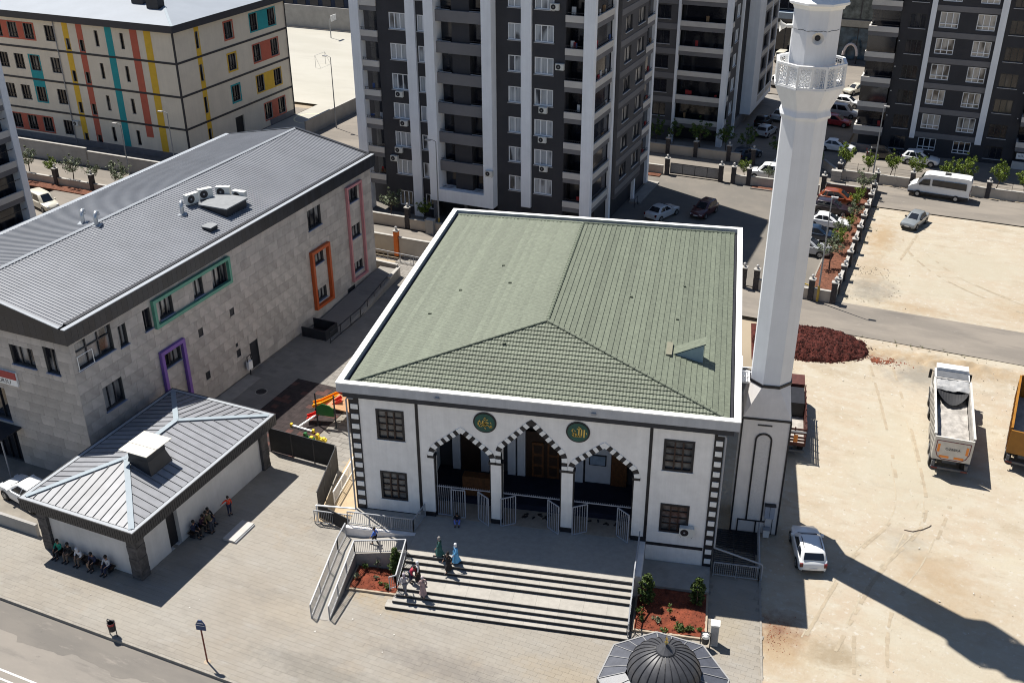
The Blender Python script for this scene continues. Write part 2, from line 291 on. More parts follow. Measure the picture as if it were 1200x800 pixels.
# plaza: raised slab with pavers and a kerb along the street
sheet('plaza', [[(-64, 31.2), (-2.0, 31.2), (-3.0, 36.0), (-4.16, 41.2), (-6.65, 52.4), (-33, 52.4), (-64, 50)]], -0.010, JOINT)
KERBM = mat('kerb_stone', (0.26, 0.24, 0.21), 0.9, 0.12, 3)
b = MB()
u = -64.0
while u < -2.2:
    b.box(u+0.004, u+0.996, 31.06, 31.22, -0.21, 0.004, KERBM); u += 1.0
tag(b.build('kerb', rz=TH, fix=False), kind='structure')
# kerb along the right edge of the paved strip
b = MB(); y = 30.0
while y < 53: b.box(4.90, 5.02, y+0.005, y+0.995, -0.12, 0.03, KERBM); y += 1
tag(b.build('edging', fix=False), kind='structure')

def paver_ok(u, v):
    p = C(u, v); x, y = p.x, p.y
    if x > 4.86: return False
    if -47.4 < u < -40.0 and 35.5 < v < 48.4: return False
    if v > 49.9 and u < -35.2: return False
    if u < -48.9 and v > 36.4: return False
    if x > -20.3 and x < 2.0 and y > 48.9: return False
    if x >= 2.0 and y > 50.1: return False
    if -16.0 < x < -2.2 and y > 43.85: return False
    if -2.2 <= x < 2.0 and y > 44.55: return False
    if -20.25 < x < -19.0 and y > 42.3: return False
    if -19.0 <= x < -15.5 and y > 44.8: return False
    if -23.25 < x < -20 and y > 50.65: return False
    return True
b = MB(); pw, pl = 0.30, 0.60; q = random.Random(3); rows = 0; v = 31.24
while v < 52:
    u = -58.0 + (rows % 2)*pl/2
    while u < -2.0:
        if paver_ok(u+pl/2, v+pw/2):
            dz = q.uniform(-0.002, 0.003); g = 0.001
            if q.random() < 0.02: dz -= 0.005
            t = [(u+g+0.002, v+g+0.002), (u+pl-g-0.002, v+g+0.002), (u+pl-g-0.002, v+pw-g-0.002), (u+g+0.002, v+pw-g-0.002)]
            w = [(u+g, v+g), (u+pl-g, v+g), (u+pl-g, v+pw-g), (u+g, v+pw-g)]
            b.add([(x, y, dz) for x, y in t]+[(x, y, -0.012) for x, y in w], [(0, 1, 2, 3), (4, 5, 1, 0), (5, 6, 2, 1), (6, 7, 3, 2), (7, 4, 0, 3)], PAVE)
        u += pl
    v += pw; rows += 1
tag(b.build('paving_stones', rz=TH, fix=False), kind='stuff')
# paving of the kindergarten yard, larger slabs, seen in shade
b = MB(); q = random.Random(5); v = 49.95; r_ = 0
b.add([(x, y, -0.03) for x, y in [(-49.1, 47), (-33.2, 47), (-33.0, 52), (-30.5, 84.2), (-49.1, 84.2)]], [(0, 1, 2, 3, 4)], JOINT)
b2 = MB()
while v < 84:
    u = -49.1 + (r_ % 2)*0.4
    while u < -33.4+ (v-50)*0.08:
        if not (-45.1 < u < -38.8 and 49.9 < v < 59.3):
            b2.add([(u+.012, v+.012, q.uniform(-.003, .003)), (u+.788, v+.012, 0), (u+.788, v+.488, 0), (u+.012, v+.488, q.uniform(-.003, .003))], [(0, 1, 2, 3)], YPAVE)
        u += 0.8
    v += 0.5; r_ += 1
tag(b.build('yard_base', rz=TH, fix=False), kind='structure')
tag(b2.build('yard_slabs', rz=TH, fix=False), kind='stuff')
MATRUB = mat('playground_rubber', (0.030, 0.022, 0.022), 0.95, 0.3, 2.0, 0.2, 40, island=0.0)
RUBRED = mat('playground_rubber_red', (0.075, 0.035, 0.03), 0.95, 0.25, 2.0, 0.2, 40)
b = MB(); q = random.Random(8); uu = -44.9
while uu < -38.9:
    vv = 49.95
    while vv < 59.1:
        m = RUBRED if q.random() < 0.22 else MATRUB
        b.box(uu+.004, uu+.496, vv+.004, vv+.496, -0.02, 0.02+q.uniform(0, .002), m); vv += 0.5
    uu += 0.5
tag(b.build('playground_mat', rz=TH, fix=False), kind='structure')

# darker resurfaced strip along the kerb, with a ragged edge and two drips
q = random.Random(12); pts = [(-64, 31.04)]; u = -64.0; lo = []
while u < 0:
    w = 29.35+.10*math.sin(u*.9)+q.uniform(-.05, .05)-(0.35 if -43 < u < -39.5 else 0)-(.25 if -36.5 < u < -35.4 else 0)
    lo.append((u, w)); u += .35
b = MB(); n = len(lo)
b.add([(x, 31.04, -.196) for x, y in lo]+[(x, y, -.196) for x, y in lo], [(i, i+1, n+i+1, n+i) for i in range(n-1)], layered('darker_asphalt', [((0.20, 0.185, 0.168), 0.4, 0.42, 0.6, 5, (0.5, 1.6, 0)), ((0.30, 0.27, 0.24), 1.2, 0.60, 0.72, 16, (0.4, 1.6, 0)), ((0.12, 0.11, 0.1), 2.4, 0.66, 0.76, 19, (0.4, 1.6, 0))], (0.235, 0.215, 0.192), 0.9, 0.2, 25)); tag(b.build('asphalt_strip', rz=TH, fix=False), kind='structure')
b = MB(); b.box(-48.95, -47.7, 50, 58.4, 0, .02, CONC); tag(b.build('wall_path', rz=TH, fix=False), kind='structure')

# wheel tracks pressed into the lots: pale ridges and darker beds, broken along their length
TRK = [mat('track_dust_pale', (0.352, 0.303, 0.228), 0.95, 0.10, 2.0), mat('track_dust_dark', (0.315, 0.264, 0.193), 0.95, 0.12, 2.0)]
def track(pts, seed, gauge=1.75, w=0.24):
    q = random.Random(seed); bs = [MB(), MB()]; P = [Vector((*p, 0)) for p in pts]; S = []
    for i in range(len(P)-1):
        p0, p1, p2, p3 = P[max(i-1, 0)], P[i], P[i+1], P[min(i+2, len(P)-1)]; n = max(4, int((p2-p1).length/.45))
        for k in range(n):
            t = k/n; S.append(0.5*((2*p1)+(p2-p0)*t+(2*p0-5*p1+4*p2-p3)*t*t+(3*p1-p0-3*p2+p3)*t**3))
    for s in (-1, 1):
        for part, (o, ww) in enumerate(((.17, .10), (0, w))):
            on = True
            for i in range(len(S)-1):
                if q.random() < .22: on = not on
                if not on: continue
                d = (S[i+1]-S[i]).normalized(); x = Vector((d.y, -d.x, 0)); w0, w1 = ww*q.uniform(.6, 1.1)/2, ww*q.uniform(.6, 1.1)/2
                c0, c1 = S[i]+x*(s*gauge/2+o), S[i+1]+x*(s*gauge/2+o); q4 = [c0-x*w0, c0+x*w0, c1+x*w1, c1-x*w1]
                bs[0].add([(p.x, p.y, lot_h(p.x, p.y)+.012) for p in q4], [(0, 1, 2, 3)], TRK[part])
    tag(bs[0].build('wheel_track', rz=TH, fix=False), kind='structure')
track([(3.0, 62.5), (2.0, 56), (0.5, 50), (1.5, 42), (4, 34)], 2); track([(-2.5, 80), (-1, 74), (0.8, 66), (1.5, 60), (-.5, 54), (-2, 46)], 3)
track([(-3, 110.5), (-2, 106), (1, 101), (6, 97), (12, 94)], 6); track([(-2.9, 116.8), (-3, 112), (-4, 104), (-5.2, 96), (-4.5, 91.5)], 7)

q = random.Random(33); b = MB(); PAPER = mat('scrap_paper', (0.5, 0.48, 0.44), 0.9, 0.2, 5)
for k in range(34):
    p = C(q.uniform(-46, -12), q.uniform(32, 41)) if k < 16 else Vector((q.uniform(6, 24), q.uniform(40, 80), 0)); s_ = q.uniform(.03, .09); a = q.uniform(0, 6)
    b.add([(p.x+s_*math.cos(a+t)*r, p.y+s_*math.sin(a+t)*r, .012+h) for t, r, h in ((0, 1, .02), (1.6, .8, 0), (3.2, 1, .03), (4.6, .7, .01))], [(0, 1, 2, 3)], PAPER)
tag(b.build('litter', fix=False), kind='stuff')
WEED = mat('dry_weed', (0.12, 0.12, 0.045), 0.9, 0.3, 4); b = MB()
for k in range(46):
    p = C(-7.5+abs(q.gauss(0, .5)), q.uniform(91.5, 117)) if k < 30 else C(q.uniform(-5, 12), 84.2+q.gauss(0, .25)); 
    for j in range(9):
        a = q.uniform(0, 6.28); l = q.uniform(.08, .28); b.add([(p.x, p.y, -.03), (p.x+.03*math.sin(a), p.y+.03*math.cos(a), -.03), (p.x+l*math.cos(a), p.y+l*math.sin(a), l*.8)], [(0, 1, 2)], WEED)
tag(b.build('weeds', fix=False), kind='stuff')

# ------------------------------------------------------------------ prayer hall with arcade
WX0, WX1, WY, WT = -20.0, 2.0, 50.65, 9.86          # facade ends, front plane, top
hall = thing('mosque', 'white prayer hall with green tiled roof and three pointed arches', 'mosque', (-9, 50.65, 0))
HO = (-9, 50.65, 0)
def hb(): return MB(HO)
ZT = 1.6                                            # terrace level
# arches: centre, half width, spring, vertical run, apex (inner curve)
ARCH = [(-13.19, 1.77, 6.15, 0.05, 7.98), (-8.96, 1.83, 6.15, 0.70, 9.00), (-4.65, 1.80, 6.15, 0.05, 7.98)]
def arch_curve(a, off=0.0, n=10):
    cx, hw, zs, run, za = a
    pts = [(hw, zs), (hw, zs+run*0.5), (hw, zs+run), (hw*0.975, zs+run+0.22), (hw*0.90, zs+run+0.46), (hw*0.78, zs+run+0.66), (0, za)]
    # even spacing along the curve
    L = [0]
    for i in range(1, len(pts)): L.append(L[-1]+math.dist(pts[i], pts[i-1]))
    res = []
    for k in range(n+1):
        d = L[-1]*k/n; i = max(j for j in range(len(L)) if L[j] <= d+1e-9); i = min(i, len(pts)-2)
        t = (d-L[i])/(L[i+1]-L[i]) if L[i+1] > L[i] else 0
        res.append((pts[i][0]+(pts[i+1][0]-pts[i][0])*t, pts[i][1]+(pts[i+1][1]-pts[i][1])*t))
    return res
def wall_panel(b, P, a0, a1, z0, z1, holes, m, depth=0.28):
    """flat wall with openings; P(a, z, d) maps to 3D, d inward; reveals are built round each opening"""
    A = sorted({a0, a1, *[h[0] for h in holes], *[h[1] for h in holes]}); Z = sorted({z0, z1, *[h[2] for h in holes], *[h[3] for h in holes]})
    A = [a for a in A if a0 <= a <= a1]; Z = [z for z in Z if z0 <= z <= z1]
    for i in range(len(A)-1):
        for j in range(len(Z)-1):
            ca, cz = (A[i]+A[i+1])/2, (Z[j]+Z[j+1])/2
            if any(h[0] < ca < h[1] and h[2] < cz < h[3] for h in holes): continue
            b.quad(P(A[i], Z[j], 0), P(A[i+1], Z[j], 0), P(A[i+1], Z[j+1], 0), P(A[i], Z[j+1], 0), m)
    for h in holes:
        x0, x1, y0, y1 = h
        for (p, q) in (((x0, y0), (x1, y0)), ((x1, y0), (x1, y1)), ((x1, y1), (x0, y1)), ((x0, y1), (x0, y0))):
            b.quad(P(*p, 0), P(*q, 0), P(*q, depth), P(*p, depth), m)
PF = lambda a, z, d: (a, WY+d, z)
WINS = [(-18.40, -16.66, 6.93, 9.08), (-18.40, -16.70, 2.52, 4.62), (-1.28, 0.46, 6.90, 9.04), (-1.22, 0.48, 2.50, 4.56)]
def stone_mat():
    m = mat('white_marble_cladding', (0.80, 0.785, 0.765), 0.55, 0.05, 1.3, stain=0.16, streak=0.16)
    return m
MARB = stone_mat()
b = hb()
wall_panel(b, PF, WX0, -15.9, 0, WT, WINS[:2], MARB); wall_panel(b, PF, -2.0, WX1, 0, WT, WINS[2:], MARB)
# arcade wall: samples across, opening edge below
xs = sorted({-15.9, -2.0, *[round(c[0]+s*c[1]*t, 4) for c in ARCH for s in (-1, 1) for t in (1, .999, .975, .95, .90, .84, .78, .65, .5, .35, .2, .08, 0)]})
def zlow(x):
    for a in ARCH:
        if abs(x-a[0]) < a[1]-1e-6:
            pts = arch_curve(a, n=60); d = abs(x-a[0])
            for i in range(len(pts)-1):
                if pts[i+1][0] <= d <= pts[i][0] and pts[i][0] > pts[i+1][0]:
                    t = (pts[i][0]-d)/(pts[i][0]-pts[i+1][0]); return pts[i][1]+(pts[i+1][1]-pts[i][1])*t
            return a[2]
    return None
DEP = 0.75
for i in range(len(xs)-1):
    xa, xb = xs[i], xs[i+1]; xm = (xa+xb)/2; zm = zlow(xm)
    if zm is None: b.box(xa, xb, WY, WY+DEP, 0.0, WT, MARB); continue
    e = 1e-5; za = zlow(xa+e) ; zb = zlow(xb-e)
    b.quad((xa, WY, za), (xb, WY, zb), (xb, WY, WT), (xa, WY, WT), MARB)
    b.quad((xa, WY+DEP, za), (xb, WY+DEP, zb), (xb, WY+DEP, WT), (xa, WY+DEP, WT), MARB)
    b.quad((xa, WY, za), (xb, WY, zb), (xb, WY+DEP, zb), (xa, WY+DEP, za), MARB)
# side, back and inner walls
b.box(WX0, WX0+.3, WY+.002, 78.4, 0, WT, MARB); b.box(WX1-.3, WX1, WY+.002, 78.4, 0, WT, MARB); b.box(WX0+.3, WX1-.3, 78.1, 78.4, 0, WT, MARB)
b.box(-16.2, -15.95, WY+.01, 56.0, 0, WT, MARB); b.box(-1.95, -1.7, WY+.01, 56.0, 0, WT, MARB)
b.build('wall', hall)
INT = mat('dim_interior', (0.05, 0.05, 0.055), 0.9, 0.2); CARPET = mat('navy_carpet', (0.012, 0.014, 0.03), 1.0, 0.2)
b = hb(); b.box(-15.95, -1.95, 55.6, 56.0, ZT, WT, mat('porch_shade_plaster', (0.035, 0.036, 0.042), 0.8, 0.06)); b.build('inner_wall', hall)  # back wall darkened: the shade inside the porch is put into its colour
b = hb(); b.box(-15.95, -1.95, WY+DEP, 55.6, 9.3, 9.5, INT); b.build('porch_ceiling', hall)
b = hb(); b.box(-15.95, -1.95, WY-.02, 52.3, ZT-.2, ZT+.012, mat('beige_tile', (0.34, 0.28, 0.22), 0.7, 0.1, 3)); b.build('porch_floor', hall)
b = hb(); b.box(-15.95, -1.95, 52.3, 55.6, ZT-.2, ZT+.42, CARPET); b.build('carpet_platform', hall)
b = hb(); b.box(-6.28, -4.64, 55.45, 55.598, ZT+.42, 8.8, mat('pilaster_plaster', (0.55, 0.56, 0.6), 0.8, 0.05)); b.build('wall_panel', hall)
for x in (-14.75, -12.85, -11.07, -10.43, -6.66): 
    b = hb(); b.box(x-.26, x+.26, 55.3, 55.62, ZT+.42, 9.2, mat('pilaster_plaster', (0.55, 0.56, 0.6), 0.8, 0.05)); b.build('pilaster', hall)
WOOD = mat('carved_wood', (0.10, 0.038, 0.012), 0.5, 0.4, 6, 0.3, 30); DWOOD = mat('dark_wood', (0.025, 0.012, 0.008), 0.5, 0.3, 3)
b = hb(); b.box(-10.12, -7.7, 55.35, 55.58, ZT+.42, 5.5, DWOOD); fr = b.build('door_frame', hall)
for x in (-9.72, -8.72):
    b = hb(); b.box(x, x+.76, 55.27, 55.34, ZT+.5, 4.74, WOOD)
    for k in range(3): b.box(x+.12, x+.64, 55.255, 55.272, ZT+.68+k*.82, ZT+1.3+k*.82, DWOOD)
    b.build('door', hall)
b = hb(); b.box(-4.6, -3.6, 55.3, 55.58, ZT+.42, 5.0, WOOD); b.build('door', hall)
b = hb(); b.box(-14.4, -13.2, 55.3, 55.58, ZT+.42, 5.2, DWOOD); b.build('door', hall)
b = hb(); b.box(-6.04, -4.94, 55.38, 55.448, 3.4, 4.2, DKMET); bd = b.build('notice_board', hall)
b = hb(); b.box(-5.97, -5.01, 55.36, 55.378, 3.47, 4.13, mat('pale_poster', (0.25, 0.32, 0.42), 0.6, 0.15, 4)); b.build('notice_sheet', bd)
b = hb(); b.box(-13.7, -11.9, 52.6, 53.2, ZT+.42, ZT+1.85, WOOD); b.build('shoe_cabinet', hall)
# shoes left on the tiles
q = random.Random(4)
SHOEM = mat('shoe_leather', (0.02, 0.018, 0.02), 0.6, 0.3)
for cx, n in ((-8.9, 13), (-4.6, 6)):
    for k in range(n):
        b = MB(); x, y, a = cx+q.uniform(-1.0, 1.0), 51.65+q.uniform(-.12, .5), q.uniform(0, 6.28)
        b.box(-.045, .045, -.13, .13, 0, .035, SHOEM); b.box(-.04, .04, -.13, .0, .03, .09, SHOEM)
        o = b.build('shoe', loc=(x, y, ZT+.013), rz=a); tag(o, 'dark shoe in the loose scatter on the porch tiles inside the %s arch' % ('middle' if cx < -6 else 'right-hand'), 'shoe', 'shoes left on the tiles of the %s arch' % ('middle' if cx < -6 else 'right-hand'))
# voussoirs
for ai, a in enumerate(ARCH):
    n = 27 if ai == 1 else 21
    half = arch_curve(a, n=300)
    full = [(a[0]-x, z) for x, z in half] + [(a[0]+x, z) for x, z in half[::-1][1:]]
    T = 0.33
    def offs(i):
        p0 = full[max(i-1, 0)]; p1 = full[min(i+1, len(full)-1)]; dx, dz = p1[0]-p0[0], p1[1]-p0[1]; l = math.hypot(dx, dz)
        nx, nz = -dz/l, dx/l
        if i == len(half)-1: return (full[i][0], full[i][1]+T*1.22)
        return (full[i][0]+nx*T, full[i][1]+nz*T)
    N = len(full)-1
    for k in range(n):
        i0, i1 = round(k*N/n), round((k+1)*N/n); ids = list(range(i0, i1+1, max(1, (i1-i0)//4)))
        if ids[-1] != i1: ids.append(i1)
        if i0 < N//2 < i1 and N//2 not in ids: ids = sorted(ids+[N//2])
        mid = (n-1)//2; white = ((k-mid) % 2 == 0) if ai != 1 else ((k-mid) % 2 == 1)
        poly = [full[i] for i in ids] + [offs(i) for i in ids[::-1]]
        b = MB((0, 0, 0)); pr = 0.05 if white else 0.035
        b.ext([(p[0]-HO[0], p[1]) for p in poly], (0, -pr, 0), (1, 0, 0), (0, 0, 1), (0, pr+.35, 0), TRIM if white else BLACK)
        b.build('voussoir', hall)
    for s in (-1, 1):                       # black impost under each end
        b = hb(); x = a[0]+s*(a[1]+.12); b.box(x-.24, x+.24, WY-.06, WY+.4, 5.98, 6.15, BLACK); b.build('impost', hall)
        b = hb(); x = a[0]+s*(a[1]-.02); b.box(min(x, x-s*.06), max(x, x-s*.06), WY+.12, WY+.3, ZT, 6.0, BLACK); b.build('jamb_strip', hall)
# dark strips and plinths
b = hb()
for x in (-15.86, -2.02): b.box(x-.09, x+.09, WY-.03, WY+.05, 0 if x > -5 else ZT, WT, BLACK)
b.build('facade_strip', hall)
b = hb()
for x0, x1 in ((WX0+.62, -15.96), (-1.92, WX1-.55)): b.box(x0, x1, WY-.035, WY+.05, 1.42, 1.62, BLACK)
b.build('base_band', hall)
for x0, x1 in ((-15.76, -14.97), (-11.42, -10.80), (-7.12, -6.46), (-2.84, -2.12)):
    b = hb(); b.box(x0-.02, x1+.02, WY-.04, WY+DEP+.02, ZT, ZT+.32, BLACK); b.build('pier_plinth', hall)
# banded corner piers
for x0, x1, blk in ((-20.04, -19.42, -1), (1.50, 2.04, 1)):
    b = hb(); b.box(x0, x1, WY-.06, WY+.3, 0, WT, BLACK); b.build('corner_pier', hall)
    k = 0; z = 0.55
    while z < WT-.3:
        xa, xb = (x0+.12, x1-.05) if blk < 0 else (x0+.10, x1-.06)
        b = hb(); b.box(xa, xb, WY-.10, WY+.1, z, z+.34, TRIM); b.build('quoin', hall); z += 0.70
# downpipes
for x in (-20.14, 2.12):
    s = -1 if x < 0 else 1
    b = MB(); pts = [(x-s*.45+9, -.16, 9.72), (x-s*.08+9, -.16, 9.72), (x+9, -.16, 9.6), (x+9, -.16, 1.0 if s < 0 else 1.75)]
    if s > 0: pts = pts[:-1]+[(x+9, -.16, 2.05), (x+9, -.2, 1.9)]
    b.tube(pts, .055, RAILM, 8); b.build('downpipe', hall, smooth=50)
# windows with muntins
GLW = mat('window_glass', (0.10, 0.10, 0.10), 0.15, 0.6, 2.2, spec=0.7); MUNT = mat('brown_muntin', (0.035, 0.018, 0.014), 0.5, 0.2)
for (x0, x1, z0, z1) in WINS:
    b = hb(); m = .14
    for r in ((x0, x1, z0, z0+m), (x0, x1, z1-m, z1), (x0, x0+m, z0+m, z1-m), (x1-m, x1, z0+m, z1-m)): b.box(r[0], r[1], WY-.03, WY+.12, r[2], r[3], BLACK)
    cols = [x0+m+(x1-x0-2*m)*t for t in (.34, .66)]; rows = [z0+m+(z1-z0-2*m)*t for t in (.25, .5, .75)]
    for x in cols: b.box(x-.045, x+.045, WY+.02, WY+.10, z0+m, z1-m, MUNT)
    for z in rows: b.box(x0+m, x1-m, WY+.045, WY+.095, z-.03, z+.03, MUNT)
    w = b.build('window', hall)
    b = hb(); b.box(x0+.02, x1-.02, WY+.12, WY+.14, z0+.02, z1-.02, GLW); b.build('pane', w)
    b = hb(); b.box(x0-.05, x1+.05, WY-.07, WY+.02, z0-.07, z0-.003, TRIM); b.build('sill', w)
# cornice, parapet, gutter
PX0, PX1, PY0, PY1, PZ = -20.57, 2.81, 50.10, 79.0, 10.95
b = hb(); b.box(PX0+.28, PX1-.28, PY0+.28, PY1-.25, WT-.02, 10.32, mat('dark_soffit', (0.03, 0.032, 0.04), 0.7, 0.2)); b.build('cornice', hall)
def ring(b, x0, x1, y0, y1, w, z0, z1, m):
    b.box(x0, x1, y0, y0+w, z0, z1, m); b.box(x0, x1, y1-w, y1, z0, z1, m); b.box(x0, x0+w, y0+w, y1-w, z0, z1, m); b.box(x1-w, x1, y0+w, y1-w, z0, z1, m)
b = hb(); ring(b, PX0+.03, PX1-.03, PY0+.03, PY1-.03, .33, 10.30, PZ-.06, mat('parapet_shade_grey', (0.44, 0.45, 0.47), 0.8, 0.06, 0.9, stain=0.12, streak=0.2)); b.build('parapet', hall)  # parapet greyer than its coping: the shade is put into the colour
b = hb(); ring(b, PX0, PX1, PY0, PY1, .38, PZ-.06, PZ, TRIM); b.build('coping', hall)
b = hb(); b.box(PX0+.4, PX1-.4, PY0+.4, PY1-.4, 10.4, 10.56, BLACK); b.build('gutter', hall)
for x in (-14.4, -5.3): 
    b = hb(); b.box(x-.13, x+.13, PY0-.09, PY0+.02, 10.48, 10.62, RAILM); b.build('floodlight', hall)
# ---- tiled hipped roof
TILE = mat('green_roof_tile', (0.124, 0.141, 0.104), 0.60, 0.16, 4.5, island=0.10, stain=0.12, spec=0.3)
EX0, EX1, EY0, EY1, EZ = PX0+.62, PX1-.62, PY0+.62, PY1-.62, 10.62
AZ = 13.34; AX = -8.88; A0 = Vector((AX, 55.6, AZ)); A1 = Vector((AX, 71.6, AZ))
c00, c10, c11, c01 = Vector((EX0, EY0, EZ)), Vector((EX1, EY0, EZ)), Vector((EX1, EY1, EZ)), Vector((EX0, EY1, EZ))
def tiles(b, ea, eb, ra, rb, m, course=0.345, rib=0.225, st=4):
    """courses from eave ea-eb up to ridge ra-rb: each course steps up at its lower edge and waves across"""
    e = (eb-ea).normalized(); nrm = e.cross((ra-ea)).normalized()
    if nrm.z < 0: nrm = -nrm
    up = nrm.cross(e).normalized()
    if up.z < 0: up = -up
    H = (ra-ea).dot(up); n = int(H/course)+1
    W = (eb-ea).dot(e); la = (ra-ea).dot(e); lb = (rb-ea).dot(e)
    for k in range(n):
        h0, h1 = k*course, min((k+1)*course+.05, H)
        t = min(k*course/H, 1); t1 = min((k+1)*course/H, 1)
        s0, s1 = la*(t+t1)/2, W+(lb-W)*(t+t1)/2
        if s1-s0 < .1: continue
        i0, i1 = math.ceil(s0/rib*st), math.floor(s1/rib*st)
        S = [s0]+[i*rib/st for i in range(i0, i1+1)]+[s1]
        vs = []
        for s in S:
            w = 0.024*abs(math.sin(math.pi*s/rib))**0.8
            p = ea+e*s
            vs += [p+up*h0+nrm*(0.0), p+up*h0+nrm*(.058+w), p+up*h1+nrm*(.004+w*.9)]
        fs = []
        for i in range(len(S)-1):
            a = i*3; fs += [(a, a+3, a+4, a+1), (a+1, a+4, a+5, a+2)]
        b.add(vs, fs, m)
def hall_roof():
    under = hb(); 
    for f in ((c00, c10, A0), (c10, c11, A1, A0), (c11, c01, A1), (c01, c00, A0, A1)):
        under.add([p-Vector((0, 0, .03)) for p in f], [tuple(range(len(f)))], TILE)
    under.build('roof_deck', hall)
    b = hb()
    tiles(b, c00, c10, A0, A0, TILE, .30, .19); tiles(b, c10, c11, A0, A1, TILE); tiles(b, c11, c01, A1, A1, TILE); tiles(b, c01, c00, A1, A0, TILE)
    o = b.build('roof_tiles', hall, fix=False); tag(o, kind='stuff')
    # ridge and hip caps, one tile after the other
    m = MB(); n = 7; L = .42; vs = []; fs = []
    for j, (y, r) in enumerate(((0, .125), (L, .10))):
        for k in range(n): a = math.pi*k/(n-1); vs.append((r*math.cos(a), y, r*math.sin(a)*.9+.03))
    for k in range(n-1): fs.append((k, k+1, n+k+1, n+k))
    fs.append(tuple(range(n)))
    m.add(vs, fs, TILE); me = m.mesh('ridge_tile')
    for a, c in ((A0, A1), (c00, A0), (c10, A0), (c11, A1), (c01, A1)):
        d = (c-a); l = d.length; d.normalize(); x = d.cross(Vector((0, 0, 1))).normalized(); zz = x.cross(d)
        n = int(l/.40)
        for i in range(n):
            o = put('ridge_tile', me, hall); p = a+d*(i*l/n)-Vector(HO)
            o.matrix_local = Matrix(((x.x, d.x, zz.x, p.x), (x.y, d.y, zz.y, p.y), (x.z, d.z, zz.z, p.z), (0, 0, 0, 1)))
hall_roof()
def rz_at(x): return EZ+(EX1-x)/(EX1-AX)*(AZ-EZ)          # height of the right slope
# roof hatch dormer on the right slope
b = hb(); y0, y1 = 56.12, 57.1
zt = rz_at(-1.30)+.06; ZD = 12.42
p = [(-1.30, y0, zt), (-1.30, y1, zt), (0.60, y0, ZD), (0.60, y1, ZD)]
b.quad(p[0], p[1], p[3], p[2], TILE); b.quad(*[(q_[0], q_[1], q_[2]-.07) for q_ in (p[0], p[1], p[3], p[2])], TILE)
b.build('dormer_roof', hall)
BLUEG = mat('grey_blue_board', (0.24, 0.32, 0.36), 0.6, 0.1)
b = hb(); b.add([(-1.25, y0+.05, zt-.02), (.5, y0+.05, ZD-.08), (.5, y0+.05, rz_at(.5)), (.5, y1-.05, ZD-.08), (.5, y1-.05, rz_at(.5)), (-1.25, y1-.05, zt-.02)], [(0, 1, 2), (1, 3, 4, 2), (3, 5, 4)], BLUEG); b.build('dormer_cheek', hall)
b = hb(); b.box(-1.72, -1.36, 55.75, 57.35, rz_at(-1.4)-.05, rz_at(-1.78)+.12, mat('dusty_flashing', (0.17, 0.165, 0.12), 0.8, 0.1)); b.build('flashing', hall)
# little snow guards / vents scattered on the tiles
VENTM = mat('vent_tile', (0.075, 0.088, 0.06), 0.6, 0.2)
for x, y in ((-15.9, 62.2), (-17.2, 59.0), (-13.6, 65.5), (-12.5, 62.2), (-4.4, 62.0), (-1.3, 60.8), (-1.1, 66.0), (-11.2, 53.9)):
    z = rz_at(x) if x > AX else EZ+(x-EX0)/(AX-EX0)*(AZ-EZ)
    if y < 55: z = EZ+(y-EY0)/(A0.y-EY0)*(AZ-EZ)
    b = hb(); b.box(x-.09, x+.09, y-.08, y+.08, z+.03, z+.14, VENTM); b.build('vent_tile', hall)
# roundels with gilded script
GREENP = mat('green_enamel', (0.006, 0.075, 0.060), 0.35, 0.2, 3); GOLD = mat('gilded_script', (0.62, 0.42, 0.09), 0.4, 0.2)
def script(strokes, cx, cz, s, parent):
    b = hb()
    for st in strokes:
        w = st[0]; pts = st[1]
        for i in range(len(pts)-1):
            p, q_ = pts[i], pts[i+1]
            b.ext(bar(p, q_, w, cx, cz, s), (0, WY-.10, 0), (1, 0, 0), (0, 0, 1), (0, .03, 0), GOLD)
    return b.build('script', parent)
def bar(p, q_, w, cx, cz, s):
    dx, dz = q_[0]-p[0], q_[1]-p[1]; l = math.hypot(dx, dz) or 1; nx, nz = -dz/l*w/2, dx/l*w/2; ex, ez = dx/l*w*.3, dz/l*w*.3
    return [(cx+(p[0]+nx-ex)*s, cz+(p[1]+nz-ez)*s), (cx+(p[0]-nx-ex)*s, cz+(p[1]-nz-ez)*s), (cx+(q_[0]-nx+ex)*s, cz+(q_[1]-nz+ez)*s), (cx+(q_[0]+nx+ex)*s, cz+(q_[1]+nz+ez)*s)]
ALLAH = [(.14, [(.62, .42), (.60, -.38)]), (.13, [(.36, .40), (.34, -.30), (.22, -.38), (.12, -.30)]), (.13, [(.10, .44), (.08, -.30), (-.04, -.38), (-.16, -.28)]),
         (.13, [(-.16, -.28), (-.22, -.02), (-.36, .02), (-.50, -.14), (-.46, -.34), (-.30, -.40), (-.18, -.30)]), (.08, [(-.08, .52), (.02, .46), (.10, .54), (.20, .47), (.30, .56)]), (.07, [(.06, .70), (.22, .64)]),
         (.07, [(-.46, .42), (-.60, .26), (-.52, .12)]), (.06, [(-.36, .30), (-.24, .20)]), (.06, [(.80, .15), (.86, -.05)])]
